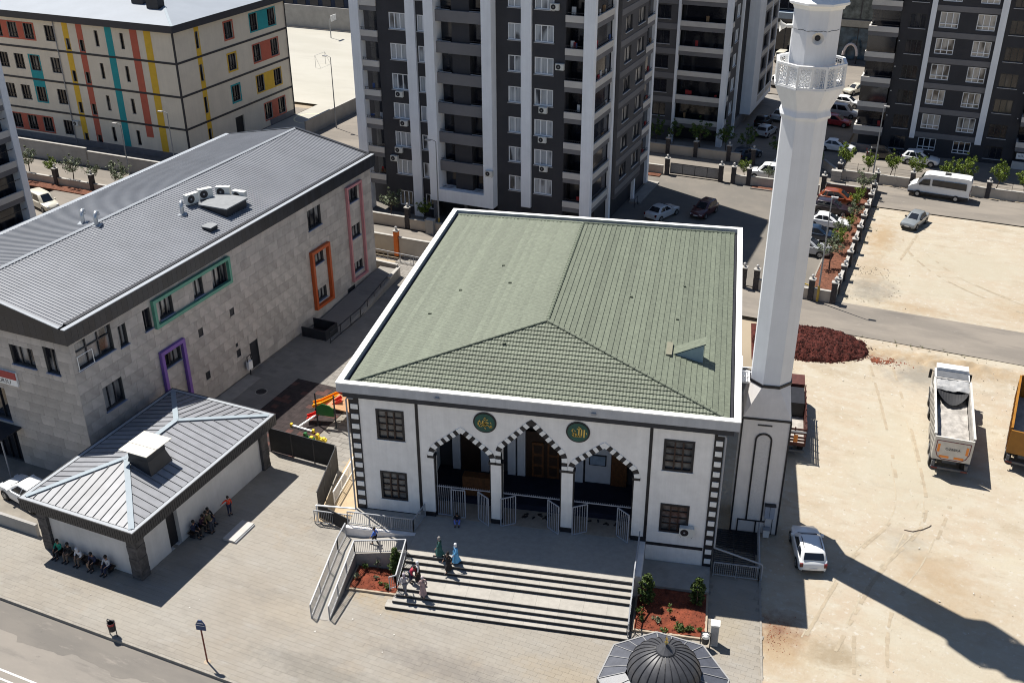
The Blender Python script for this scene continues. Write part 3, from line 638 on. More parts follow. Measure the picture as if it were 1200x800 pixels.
MUH = [(.13, [(.62, -.18), (.70, -.34), (.56, -.42), (.46, -.26), (.30, -.20), (.16, -.22)]), (.13, [(.36, .10), (.14, .18), (-.02, .06), (.12, -.10), (.30, -.14)]), (.13, [(.16, -.22), (.0, -.26), (-.06, -.10), (.06, -.02), (.12, -.18)]),
       (.13, [(-.06, -.24), (-.18, -.28), (-.22, -.05), (-.16, .30)]), (.13, [(-.22, -.28), (-.42, -.36), (-.62, -.22), (-.64, .10), (-.48, .30)]), (.08, [(.30, .46), (.10, .38), (-.08, .50)]), (.07, [(-.40, .12), (-.30, .0), (-.42, -.10)]), (.07, [(.0, -.46), (.10, -.60)]), (.07, [(.55, .18), (.66, .06)]), (.07, [(-.02, .66), (.12, .60)])]
for cx, st in ((-11.72, MUH), (-6.22, ALLAH)):
    b = hb(); b.ext([(cx+.70*math.cos(k*math.pi/20), 8.90+.70*math.sin(k*math.pi/20)) for k in range(40)], (0, WY-.05, 0), (1, 0, 0), (0, 0, 1), (0, .06, 0), BLACK); rd = b.build('roundel', hall)
    b = hb(); b.ext([(cx+.61*math.cos(k*math.pi/20), 8.90+.61*math.sin(k*math.pi/20)) for k in range(40)], (0, WY-.075, 0), (1, 0, 0), (0, 0, 1), (0, .03, 0), GREENP); b.build('green_face', rd)
    script(st, cx, 8.86, .60, rd)
# iron fence and open gate leaves in the arches
FEN = mat('grey_iron', (0.36, 0.37, 0.41), 0.45, 0.1)
def gate_leaf(x, y, ang, w, z0=ZT+.05, h=2.05):
    b = MB()
    for a0, a1 in (((0, 0, 0), (w, 0, 0)), ((0, 0, h), (w, 0, h)), ((0, 0, 0), (0, 0, h)), ((w, 0, 0), (w, 0, h))): b.beam(a0, a1, .05, .06, FEN)
    n = 6
    for k in range(1, n): b.beam((w*k/n, 0, 0), (w*k/n, 0, h), .024, .024, FEN)
    b.build('gate', hall, loc=(x-HO[0], y-HO[1], z0), rz=ang)
def fence_run(x0, x1, y, posts=True, full=None):
    b = hb(); zt_ = ZT+2.2
    b.beam((x0, y, zt_), (x1, y, zt_), .05, .05, FEN); 
    k = x0
    while k < x1: b.beam((k, y, zt_), (k, y, zt_+.12), .02, .02, FEN); k += .13
    if full:
        b.beam((full[0], y, ZT+.08), (full[1], y, ZT+.08), .05, .05, FEN); k = full[0]
        while k < full[1]: b.beam((k, y, ZT), (k, y, zt_), .024, .024, FEN); k += .13
        b.beam((full[1], y, ZT), (full[1], y, zt_), .06, .06, FEN)
    b.build('iron_fence', hall)
for i, a in enumerate(ARCH): fence_run(a[0]-a[1], a[0]+a[1], WY+.2, full=(a[0]-a[1], a[0]-a[1]+1.0) if i == 0 else None)
gate_leaf(-13.95, WY+.1, 0.05, .85); gate_leaf(-12.28, WY+.2, R(-38), .95)
gate_leaf(-9.95, WY+.2, R(180+30), .95); gate_leaf(-7.95, WY+.2, R(-38), .95)
gate_leaf(-5.55, WY+.2, R(180+30), .95); gate_leaf(-3.72, WY+.2, R(-40), .95)
# wall-hung air conditioner
def ac_unit(loc, rz, label, group=None, sc=1.0, parent=None):
    t = thing('air_conditioner', label, 'air conditioner', loc, rz, group)
    w, d, h = .85*sc, .32*sc, .6*sc
    b = MB(); b.box(-w/2, w/2, -d, 0, 0, h, ACM); b.build('casing', t)
    b = MB(); b.ext([(-.12*sc+.24*sc*math.cos(k*math.pi/8), h/2+.24*sc*math.sin(k*math.pi/8)) for k in range(16)], (0, -d-.012, 0), (1, 0, 0), (0, 0, 1), (0, .02, 0), BLACK); g = b.build('fan_grille', t)
    b = MB(); b.ext([(-.12*sc+.06*sc*math.cos(k*math.pi/4), h/2+.06*sc*math.sin(k*math.pi/4)) for k in range(8)], (0, -d-.03, 0), (1, 0, 0), (0, 0, 1), (0, .02, 0), RAILM); b.build('fan_hub', g)
    for s in (-1, 1):
        b = MB(); b.box(s*w*.36-.02, s*w*.36+.02, -d, 0, -.05, -.003, DKMET); b.build('bracket', t)
    return t
ACM = mat('ac_casing', (0.62, 0.62, 0.58), 0.5, 0.06)
ac_unit((.42, WY-.04, 2.55), 0, 'white air conditioner on the mosque facade beside its lower right window')

# ------------------------------------------------------------------ minaret
MX, MY = 4.56, 56.25
mina = thing('minaret', 'tall white eight-sided minaret on a square stone base', 'minaret', (MX, MY, 0))
BASEM = mat('warm_grey_stone', (0.72, 0.69, 0.67), 0.7, 0.04, 1.5, 0.03, 30, stain=0.12, streak=0.12)
SHAFT = mat('white_minaret_paint', (0.70, 0.71, 0.73), 0.55, 0.03, 0.6, stain=0.08, streak=0.12)
hw = 1.40
b = MB(); b.box(-hw, hw, -hw, hw, 0, 8.36, BASEM); b.build('base', mina)
def octr(r, ph=math.pi/8): return [(r/math.cos(math.pi/8)*math.cos(ph+k*math.pi/4), r/math.cos(math.pi/8)*math.sin(ph+k*math.pi/4)) for k in range(8)]
r0 = 1.15
b = MB(); sq = []
o8 = octr(r0); Z0, Z1 = 8.44, 10.5
sqp = [(hw*max(-1, min(1, x/hw*1.9)), hw*max(-1, min(1, y/hw*1.9))) for x, y in o8]
c4 = [(hw, hw), (-hw, hw), (-hw, -hw), (hw, -hw)]
vs = [(x, y, Z0) for x, y in c4] + [(x, y, Z1) for x, y in o8]
# o8 starts at 22.5 deg: 0,1 in the first quadrant, 2,3 second, ...
fs = []
for qd in range(4):
    fs.append((qd, 4+2*qd, 4+2*qd+1)); fs.append((qd, 4+2*qd+1, 4+(2*qd+2) % 8, (qd+1) % 4))
fs.append(tuple(range(4, 12)))
b.add(vs, fs, BASEM); b.build('transition', mina)
b = MB(); b.box(-hw-.04, hw+.04, -hw-.04, hw+.04, 8.30, 8.44, BLACK); b.build('base_band', mina)
b = MB(); b.lathe([(r0/math.cos(math.pi/8)+.07, 10.42), (r0/math.cos(math.pi/8)+.07, 10.60)], (0, 0, 0), BLACK, 8, math.pi/8); b.build('base_ring', mina)
b = MB()
for x, y in c4[2:]: b.beam((x*1.01, y*1.01, 0), (x*1.01, y*1.01, 8.3), .10, .10, BLACK)
b.build('corner_strip', mina)
k8 = 1/math.cos(math.pi/8)
b = MB(); b.lathe([(r0*k8, 10.6), (r0*k8, 26.5)], (0, 0, 0), SHAFT, 8, math.pi/8); b.build('shaft', mina)
b = MB(); b.lathe([(1.25*k8, 26.45), (1.30*k8, 26.6), (1.22*k8, 26.85), (1.22*k8, 26.95), (1.70*k8, 28.05), (1.74*k8, 28.16)], (0, 0, 0), SHAFT, 8, math.pi/8); b.build('corbel', mina)
b = MB(); b.lathe([(r0*k8, 28.16), (r0*k8, 32.0)], (0, 0, 0), SHAFT, 8, math.pi/8); b.build('upper_shaft', mina)
b = MB(); b.lathe([(1.22*k8, 31.95), (1.28*k8, 32.1), (1.45*k8, 32.2), (1.45*k8, 32.3), (1.1*k8, 32.45)], (0, 0, 0), TRIM, 8, math.pi/8); b.build('cornice', mina)
b = MB(); b.lathe([(1.05*k8, 32.4), (1.05*k8, 34.5)], (0, 0, 0), SHAFT, 8, math.pi/8); b.build('lantern', mina)
b = MB(); b.lathe([(1.35*k8, 34.5), (1.2*k8, 34.8), (.05, 40.5)], (0, 0, 0), mat('lead_grey', (0.22, 0.23, 0.26), 0.5, 0.1), 8, math.pi/8); b.build('cone_roof', mina)
# pierced parapet: posts, rails and a star lattice in each of the eight sides (two panels a side)
LAT = mat('white_lattice', (0.76, 0.76, 0.75), 0.6, 0.04)
cor = octr(1.66)
for i in range(8):
    p = Vector((*cor[i], 0)); q_ = Vector((*cor[(i+1) % 8], 0)); d = q_-p; l = d.length; d.normalize()
    t = MB(); zo = .003*(i % 2); t.beam(p+Vector((0, 0, 28.17+zo)), q_+Vector((0, 0, 28.17+zo)), .14, .16, LAT); t.beam(p+Vector((0, 0, 29.28+zo)), q_+Vector((0, 0, 29.28+zo)), .14+zo, .12, LAT)
    for s in (0, .5): t.beam(p+d*l*s+Vector((0, 0, 28.2)), p+d*l*s+Vector((0, 0, 29.25)), .13 if s != .5 else .10, .12, LAT)
    t.build('parapet_rail', mina)
    for h in range(2):
        g = MB(); x0 = l*(h*.5)+.07; x1 = l*(h*.5+.5)-.07; w = x1-x0
        def lp(x, z): return p+d*(x0+x)+Vector((0, 0, z))
        zz0, zz1 = 28.26, 29.22; nx, nz = 2, 3
        cx_, cz_ = w/nx, (zz1-zz0)/nz
        for a in range(nx):
            for c in range(nz):
                ox, oz = a*cx_, zz0+c*cz_; m = (ox+cx_/2, oz+cz_/2)
                for s in range(8):
                    an = s*math.pi/4+math.pi/8; rr = min(cx_, cz_)*.31
                    an2 = an+math.pi/4
                    g.beam(lp(m[0]+rr*math.cos(an), m[1]+rr*math.sin(an)), lp(m[0]+rr*math.cos(an2), m[1]+rr*math.sin(an2)), .025, .03, LAT)
                for ex, ez in ((0, 0), (cx_, 0), (0, cz_), (cx_, cz_), (cx_/2, 0), (0, cz_/2)):
                    vx, vz = ox+ex-m[0], oz+ez-m[1]; ln = math.hypot(vx, vz)
                    g.beam(lp(m[0]+vx/ln*min(cx_, cz_)*.26, m[1]+vz/ln*min(cx_, cz_)*.26), lp(ox+ex, oz+ez), .025, .03, LAT)
        g.build('lattice_panel', mina)
# loudspeakers: one facing the camera, one on the left side
def horn(p, d):
    d = Vector(d).normalized(); b = MB(); p = Vector(p)
    b.tube([p, p+d*.25, p+d*.30, p+d*.50, p+d*.62], [.10, .10, .08, .17, .30], SPK, 16, cap=False); o = b.build('loudspeaker', mina, smooth=40)
    b = MB(); b.tube([p+d*.45, p+d*.47], [.14, .05], BLACK, 12); b.build('horn_throat', o)
SPK = mat('pale_horn', (0.62, 0.60, 0.56), 0.5, 0.06)
horn((0.02, -r0, 30.72), (0.0, -1, 0.0)); horn((-r0, 0.05, 30.95), (-1, -.1, 0))
b = MB(); pts = []
for k in range(25):
    a = math.pi*(1.02+.96*k/24); rr = r0*k8*1.005*(math.cos(math.pi/8)/math.cos(((a+math.pi/8) % (math.pi/4))-math.pi/8))
    pts.append((rr*math.cos(a), rr*math.sin(a), 30.98-.05*abs(math.sin(k*.9))))
b.tube(pts, .012, BLACK, 4); b.build('speaker_cable', mina)
# arch moulding on the base, pale infill, little vent, footing
b = MB(); cx, rr, wd = -.05, .46, .075
arc = [(cx-rr, .95)]+[(cx+rr*math.cos(math.pi*(1-k/14)), 6.92+rr*math.sin(math.pi*(1-k/14))) for k in range(15)]+[(cx+rr, .95)]
for i in range(len(arc)-1): b.beam((arc[i][0], -hw-.02, arc[i][1]), (arc[i+1][0], -hw-.02, arc[i+1][1]), .10, .10, BLACK, up=(0, 1, 0))
b.build('arch_moulding', mina)
b = MB(); b.ext(arc, (0, -hw-.012, 0), (1, 0, 0), (0, 0, 1), (0, .015, 0), mat('rough_panel', (0.64, 0.62, 0.61), 0.8, 0.06, 9, 0.15, 25)); b.build('arch_panel', mina)
b = MB(); b.box(-.5, .35, -hw-.03, -hw, 7.92, 8.02, DKMET); b.build('vent_slot', mina)
b = MB(); b.box(-1.05, .62, -hw-.06, -hw, .88, .96, BLACK); b.box(-1.05, -.97, -hw-.06, -hw, 0, .88, BLACK); b.box(.05, .13, -hw-.06, -hw, 0, .88, BLACK); b.build('footing_trim', mina)
b = MB()
for k in range(3): b.box(-hw-.03, -hw+.02, -.55+k*.4, -.3+k*.4, 8.9, 10.0, TRIM)
t = thing('meter_box', 'pale blue-grey electricity meter cabinet on the minaret base', 'meter box', (5.42, MY-hw-.01, 1.35))
b = MB(); b.box(-.30, .30, -.26, 0, 0, .95, mat('blue_grey_box', (0.30, 0.34, 0.42), 0.5, 0.06)); b.build('cabinet', t)
b = MB(); b.box(-.35, .35, -.34, .0, .953, 1.0, DKMET); b.build('rain_hood', t)
b = MB(); b.box(-.01, .01, -.27, -.262, .05, .9, DKMET); b.build('door_gap', t)
b = MB(); b.tube([(-.2, -.1, 0), (-.25, -.12, -.5), (-.1, -.12, -1.3)], .02, BLACK, 5); b.tube([(.22, -.1, 0), (.24, -.1, -1.3)], .025, BLACK, 5); b.build('cable', t)
t = thing('white_utility_box', 'small white utility box on the ground below the meter cabinet', 'utility box', (5.35, MY-hw-.25, 0))
b = MB(); b.box(-.18, .18, -.18, .18, 0, .55, TRIM); b.build('casing', t); b = MB(); b.box(-.2, .2, -.2, .2, .553, .59, RAILM); b.build('lid', t)
# little bridge between roof edge and minaret
br = thing('roof_bridge', 'white railed steel landing between the roof edge and the minaret', 'footbridge', (3.2, 56.9, 10.2))
WST = mat('white_steel', (0.78, 0.78, 0.77), 0.5, 0.04)
b = MB(); b.box(-.38, .32, -.9, .5, -.12, 0, WST); b.build('deck', br)
for x in (-.36, .30):
    b = MB()
    for z in (.35, .65, .95): b.beam((x, -.88, z), (x, .5, z), .05, .05, WST)
    for y in (-.88, -.2, .48): b.beam((x, y, 0), (x, y, .95), .05, .05, WST)
    b.build('railing', br)
b = MB()
for z in (.35, .65, .95): b.beam((-.33, -.88, z), (.27, -.88, z), .05, .05, WST)
b.build('railing', br)

# ------------------------------------------------------------------ terrace, steps, ramp, railings
b = MB(); b.box(-15.75, -2.35, 46.84, 50.63, 0, 1.598, STEP); tag(b.build('terrace', fix=False), kind='structure')
b = MB(); b.box(-2.35, -1.95, 47.4, 50.63, 0, 1.598, BASEM); b.box(-20.1, -15.75, 48.85, 50.60, 0, 1.594, STEP); b.box(-23.2, -20.1, 50.7, 62.0, -.03, .012, mat('tan_concrete', (0.36, 0.28, 0.18), 0.9, 0.08, 1.5)); tag(b.build('side_terrace', fix=False), kind='structure')
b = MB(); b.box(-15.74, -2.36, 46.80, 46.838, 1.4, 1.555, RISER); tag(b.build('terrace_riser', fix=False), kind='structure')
stairs = thing('entrance_stairs', 'broad pale stone stairs up to the mosque terrace with a landing half way', 'stairs', (-9, 45, 0))
lv = [(43.75, .2, -16.26, -2.25), (44.08, .4, -15.9, -2.25), (44.41, .6, -15.75, -2.35), (44.74, .8, -15.75, -2.35), (45.70, 1.0, -15.75, -2.35), (46.08, 1.2, -15.75, -2.35), (46.46, 1.4, -15.75, -2.35)]
for i, (y, z, x0, x1) in enumerate(lv):
    y1 = lv[i+1][0]+.02 if i+1 < len(lv) else 46.84
    q = random.Random(i); x = x0
    slabs = MB((-9, 45, 0))
    slabs.box(x0, x1, y+.03, 46.83 if i > 2 else y1+.3, 0 if i == 0 else z-.2, z-.045, CONC); slabs.build('step_core', stairs)
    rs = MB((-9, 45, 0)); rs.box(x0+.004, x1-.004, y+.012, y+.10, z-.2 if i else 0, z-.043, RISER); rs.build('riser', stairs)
    b = MB((-9, 45, 0))
    while x < x1-.3:
        w = min(1.35, x1-x); b.box(x+.003, x+w-.003, y, y1, z-.042, z, STEP); x += w
    b.build('tread', stairs)
tag(stairs)
# wide expansion marks on the middle landing are part of the step stone
BED = mat('bed_kerb', (0.34, 0.275, 0.205), 0.9, 0.1, 3)
def bed(name, label, x0, x1, y0, y1, zs, back=None):
    t = thing(name, label, 'flower bed', ((x0+x1)/2, (y0+y1)/2, 0)); o = ((x0+x1)/2, (y0+y1)/2, 0)
    b = MB(o)
    for r in ((x0, x1, y0, y0+.14), (x0, x0+.14, y0+.14, y1), (x1-.14, x1, y0+.14, y1)): b.box(*r, 0, .14, BED)
    b.build('kerb', t)
    from mathutils import noise
    nx, ny = 34, 30; vs = []; fs = []
    for j in range(ny+1):
        for i in range(nx+1):
            x = x0+.12+(x1-x0-.24)*i/nx; y = y0+.12+(y1-y0-.16)*j/ny
            vs.append((x, y, zs+.05*noise.noise((x*2, y*2, 0))+.05*noise.noise((x*6, y*6, 2))))
    for j in range(ny):
        for i in range(nx): a = j*(nx+1)+i; fs.append((a, a+1, a+nx+2, a+nx+1))
    b = MB(o); b.add(vs, fs, REDSOIL); b.build('soil', t, smooth=60)
    q = random.Random(int(x0*10)); b = MB(o)
    for k in range(170):
        x, y, s = q.uniform(x0+.2, x1-.2), q.uniform(y0+.2, y1-.2), q.uniform(.02, .055)
        b.lathe([(s*.6, 0), (s, s*.5), (s*.4, s*1.1)], (x, y, zs-.01), REDSOIL, 5, q.random()*3)
    tag(b.build('clods', t, fix=False), kind='stuff'); return t
bed('flower_bed', 'red earth flower bed between the ramp and the entrance stairs', -18.95, -15.85, 44.85, 46.95, .16)
bed('flower_bed', 'red earth flower bed under the right window of the mosque', -2.15, 2.0, 44.6, 48.3, .16)
b = MB(); b.box(-2.0, 2.0, 48.3, 50.6, 0, .30, CONC); tag(b.build('house_footing_strip', fix=False), kind='structure')
# ramp and walkway
ramp = thing('access_ramp', 'narrow concrete wheelchair ramp with grey railings left of the stairs', 'ramp', (-19.6, 44.6, 0)); RO = (-19.6, 44.6, 0)
b = MB(RO); b.add([(-20.17, 42.2, 0), (-19.02, 42.2, 0), (-19.02, 47.0, 0), (-20.17, 47.0, 0), (-20.17, 42.2, .02), (-19.02, 42.2, .02), (-19.02, 47.0, 1.0), (-20.17, 47.0, 1.0)], [(4, 5, 6, 7), (0, 1, 5, 4), (1, 2, 6, 5), (2, 3, 7, 6), (3, 0, 4, 7)], CONC); b.build('slope', ramp)
b = MB(RO); b.box(-20.17, -19.02, 47.0, 48.55, 0, 1.0, CONC); b.build('landing', ramp)
b = MB(RO); b.add([(-19.02, 46.98, 0), (-15.75, 46.98, 0), (-15.75, 48.55, 0), (-19.02, 48.55, 0), (-19.02, 46.98, 1.0), (-15.75, 46.98, 1.594), (-15.75, 48.55, 1.594), (-19.02, 48.55, 1.0)], [(4, 5, 6, 7), (0, 1, 5, 4), (1, 2, 6, 5), (2, 3, 7, 6), (3, 0, 4, 7)], CONC); b.build('walkway', ramp)
b = MB(RO); b.box(-20.17, -15.75, 48.55, 48.85, 0, 1.58, BASEM); b.build('retaining_wall', ramp)
def railing(label, pts, h=.95, gap=.12, m=None, mid=False, name='railing'):
    m = m or RAILM; o = Vector(pts[0]); t = thing(name, label, 'railing', o)
    Z = Vector((0, 0, 1))
    tr = MB(o); ps = MB(o); pk = MB(o)
    for i in range(len(pts)-1):
        a, c = Vector(pts[i]), Vector(pts[i+1]); d = c-a; l = d.length
        tr.beam(a+Z*h, c+Z*h, .07, .06, m); tr.beam(a+Z*.1, c+Z*.1, .04, .04, m)
        n = max(1, round(l/1.6))
        for k in range(n+1): p = a+d*k/n; ps.beam(p-Z*.02, p+Z*h, .05, .05, m)
        n = max(2, int(l/gap))
        for k in range(1, n): p = a+d*k/n; pk.beam(p+Z*.1, p+Z*h, .022, .022, m)
    tr.build('rails', t); ps.build('posts', t); pk.build('pickets', t); return t
railing('grey railing along the outer left side of the access ramp', [(-20.13, 42.25, .02), (-20.13, 47.0, 1.0), (-20.13, 48.5, 1.0)])
railing('grey railing between the access ramp and the red flower bed', [(-19.06, 42.3, .03), (-19.06, 46.98, 1.0), (-15.8, 46.98, 1.59), (-15.8, 44.75, .75), (-16.2, 44.7, .6)])
railing('grey railing on the terrace edge behind the ramp walkway', [(-20.1, 48.9, 1.59), (-15.9, 48.9, 1.59), (-15.6, 50.5, 1.6)])
railing('grey railing on the ground at the left front corner of the mosque', [(-23.0, 50.5, .02), (-20.2, 50.45, .02)], h=1.0)
railing('thin grey railing down the right side of the entrance stairs', [(-2.3, 50.3, 1.6), (-2.3, 46.8, 1.6), (-2.3, 45.7, .9), (-2.3, 44.74, .8), (-2.3, 43.9, .2)], gap=.14)
railing('grey railing in front of the sunken passage between mosque and minaret', [(2.2, 50.2, .02), (4.85, 50.2, .02), (4.85, 54.6, .02)], h=1.0)
# sunken side passage with grating bars
b = MB()
for k in range(22): b.beam((2.2, 50.5+k*.2, .06), (4.7, 50.5+k*.2, .06), .05, .03, DKMET)
for x in (2.2, 3.4, 4.65): b.beam((x, 50.4, .03), (x, 54.8, .03), .06, .04, DKMET)
tag(b.build('floor_grating'), 'dark steel floor grating between the mosque and the minaret', 'grating')
b = MB(); b.box(2.05, 5.0, 50.25, 54.85, -.3, -.02, BLACK); tag(b.build('pit', fix=False), kind='structure')
b = MB(); b.tube([(2.1, 50.45, 1.9), (4.95, 50.35, 1.15), (5.0, 50.3, 1.05), (5.0, 50.3, 0)], .055, RAILM, 8); tag(b.build('drain_pipe', smooth=50), 'pale drain pipe running from the mosque corner over the grating', 'pipe')
b = MB(); b.tube([(-22.9, 50.75, 1.25), (-20.2, 50.75, 1.35)], .055, TRIM, 8); b.tube([(-22.9, 50.75, 1.25), (-22.9, 50.75, 0)], .055, TRIM, 8); tag(b.build('drain_pipe', smooth=50), 'white drain pipe crossing to the left corner of the mosque', 'pipe')
# white rail on the left side passage
railing('white railing along the left side passage of the mosque', [(-22.45, 52.6, .02), (-22.45, 61.5, .02)], m=WST, h=1.0)

# ------------------------------------------------------------------ ablution fountain (only its roof shows)
FC = Vector((-0.14, 38.42, 0))
ft = thing('ablution_fountain', 'eight-sided fountain kiosk with a dark ribbed lead dome', 'fountain', FC, TH)
LEAD = mat('lead_sheet', (0.075, 0.08, 0.098), 0.42, 0.14, 2.0, 0.04, 20, stain=0.2, spec=0.5); LEADK = mat('dark_lead', (0.055, 0.056, 0.062), 0.45, 0.18, 2.5, stain=0.2); SEAM = mat('pale_seam', (0.26, 0.26, 0.26), 0.5, 0.05)
ap = 2.98; O8 = octr(ap); I8 = octr(1.75)
for k in range(8):
    p, q_ = O8[k], O8[(k+1) % 8]; pi, qi = I8[k], I8[(k+1) % 8]
    for j in range(3):
        f = lambda a, c, t: tuple(a[n]+(c[n]-a[n])*t for n in range(2))
        t0, t1 = j/3, (j+1)/3; g = .006
        b = MB(); a0, a1, c0, c1 = f(p, q_, t0+g), f(p, q_, t1-g), f(pi, qi, t0+g), f(pi, qi, t1-g)
        b.add([(*a0, 3.0), (*a1, 3.0), (*c1, 3.42), (*c0, 3.42), (*a0, 2.96), (*a1, 2.96)], [(0, 1, 2, 3), (4, 5, 1, 0)], LEAD); b.build('roof_panel', ft)
        b = MB(); b.beam((*f(p, q_, t0), 3.02), (*f(pi, qi, t0), 3.44), .035, .04, SEAM); b.build('roof_seam', ft)
b = MB(); b.lathe([(ap*k8+.05, 2.72), (ap*k8+.05, 2.99), (ap*k8-.1, 2.99)], (0, 0, 0), DKMET, 8, math.pi/8); b.build('fascia', ft)
b = MB()
for k in range(8): b.beam((*O8[k], 3.02), (*O8[(k+1) % 8], 3.02), .07, .05, SEAM)
b.build('edge_strip', ft)
prof = [(1.80, 3.36), (1.80, 3.5)]+[(1.80*math.cos(a), 3.5+1.45*math.sin(a)) for a in [R(8*k) for k in range(1, 11)]]
b = MB(); b.lathe(prof, (0, 0, 0), LEADK, 48, 0, caps=False); b.build('dome', ft, smooth=60)
for k in range(24):
    a = 2*math.pi*k/24; b = MB(); b.tube([(r*math.cos(a)*1.004, r*math.sin(a)*1.004, z+.012) for r, z in prof[1:]], .026, BLACK, 5); b.build('dome_rib', ft)
b = MB(); b.lathe([(.50, 4.88), (.46, 4.98), (.08, 5.28), (.05, 5.3)], (0, 0, 0), LEADK, 12); b.build('dome_cap', ft)
b = MB(); b.lathe([(.05, 5.28), (.04, 5.36), (.10, 5.44), (.04, 5.54), (.03, 5.58), (.07, 5.65), (.02, 5.75), (.01, 5.95)], (0, 0, 0), mat('brass', (0.5, 0.36, 0.12), 0.3, 0.1, metal=0.9), 12); b.build('finial', ft, smooth=60)
for k in range(8):
    b = MB(); x, y = O8[k]; b.lathe([(.14, 0), (.12, 2.75)], (x*.82, y*.82, 0), WHITE, 10); b.build('column', ft)
b = MB(); b.lathe([(1.2, 0), (1.2, 1.0), (.3, 1.02), (.3, 3.3)], (0, 0, 0), WHITE, 16); b.build('basin', ft)

# ------------------------------------------------------------------ things on the plaza
t = thing('street_sign', 'small blue street sign on a rust red pole near the kerb', 'sign', (-24.46, 37.97, 0)); SIGNB = mat('sign_blue', (0.02, 0.05, 0.14), 0.4, 0.1); RUST = mat('rust_red_paint', (0.20, 0.055, 0.035), 0.6, 0.25, 5)
b = MB(); b.tube([(0, 0, 0), (-.02, 0, 2.3)], .045, RUST, 8); b.build('pole', t)
b = MB(); b.box(-.27, .27, -.03, .03, 2.3, 2.66, SIGNB); b.box(-.24, .24, -.034, -.028, 2.60, 2.63, TRIM); b.build('plate', t)
b = MB(); b.ext([(-.27, 2.68), (.27, 2.68), (.10, 2.98), (-.10, 2.98)], (0, -.03, 0), (1, 0, 0), (0, 0, 1), (0, .06, 0), SIGNB); b.ext([(-.2, 2.76), (.2, 2.76), (.18, 2.80), (-.18, 2.80)], (0, -.034, 0), (1, 0, 0), (0, 0, 1), (0, .004, 0), TRIM); b.build('top_plate', t)
b = MB(); b.lathe([(.20, 0), (.16, .015)], (0, 0, 0.004), BED, 10); b.build('concrete_foot', t)
def litter_bin(label, loc, rz, red=True):
    t = thing('litter_bin', label, 'litter bin', loc, rz)
    b = MB(); b.tube([(-.26, 0, 0), (-.26, 0, 1.0), (-.2, 0, 1.12), (.2, 0, 1.12), (.26, 0, 1.0), (.26, 0, 0)], .03, DKMET, 6); b.build('frame', t)
    b = MB(); b.lathe([(.19, .38), (.22, .80), (.22, .93), (.19, .93), (.17, .45)], (0, 0, 0), DKMET, 14, caps=False); b.lathe([(.18, .40), (.17, .42)], (0, 0, 0), DKMET, 14); b.build('bucket', t)
    b = MB(); b.lathe([(.225, .80), (.225, .95)], (0, 0, 0), mat('bin_red', (0.35, 0.03, 0.03), 0.5, 0.1) if red else TRIM, 14, caps=False)
    if not red: b.lathe([(.20, .90), (.12, .98)], (0, 0, 0), TRIM, 12)
    b.build('band', t); return t
litter_bin('black litter bin with a red band at the street kerb', (-30.5, 38.85, 0.004), TH)
litter_bin('black litter bin with white liner beside the white cabinet', (1.92, 44.1, 0.004), 0, False)
t = thing('utility_cabinet', 'tall narrow white cabinet by the right flower bed', 'cabinet', (2.38, 44.5, 0.004)); b = MB(); b.box(-.22, .22, -.2, .2, 0, 1.45, mat('cabinet_grey', (0.5, 0.5, 0.48), 0.6, 0.06)); b.build('body', t)
b = MB(); b.box(-.25, .25, -.24, .24, 1.453, 1.53, TRIM); b.build('top', t)
b = MB(); b.box(-.18, .18, -.212, -.203, .1, 1.35, RAILM); b.build('door', t)
t = thing('concrete_slab', 'pale concrete slab lying on the plaza by the small pavilion', 'slab', C(-37.35, 41.55, 0.004), TH); b = MB(); b.box(-.45, .45, -1.0, 1.0, 0, .16, mat('pale_slab', (0.42, 0.40, 0.38), 0.9, 0.06)); b.build('slab', t)
b = MB(); b.box(.47, .53, -1.0, 1.0, .0, .1, RAILM); b.build('edge_strip', t)
b = MB(); b.box(4.95, 5.25, 41.6, 41.85, 0, .4, BED); tag(b.build('marker_stone'), 'small stone block at the edge of the paved strip', 'stone')

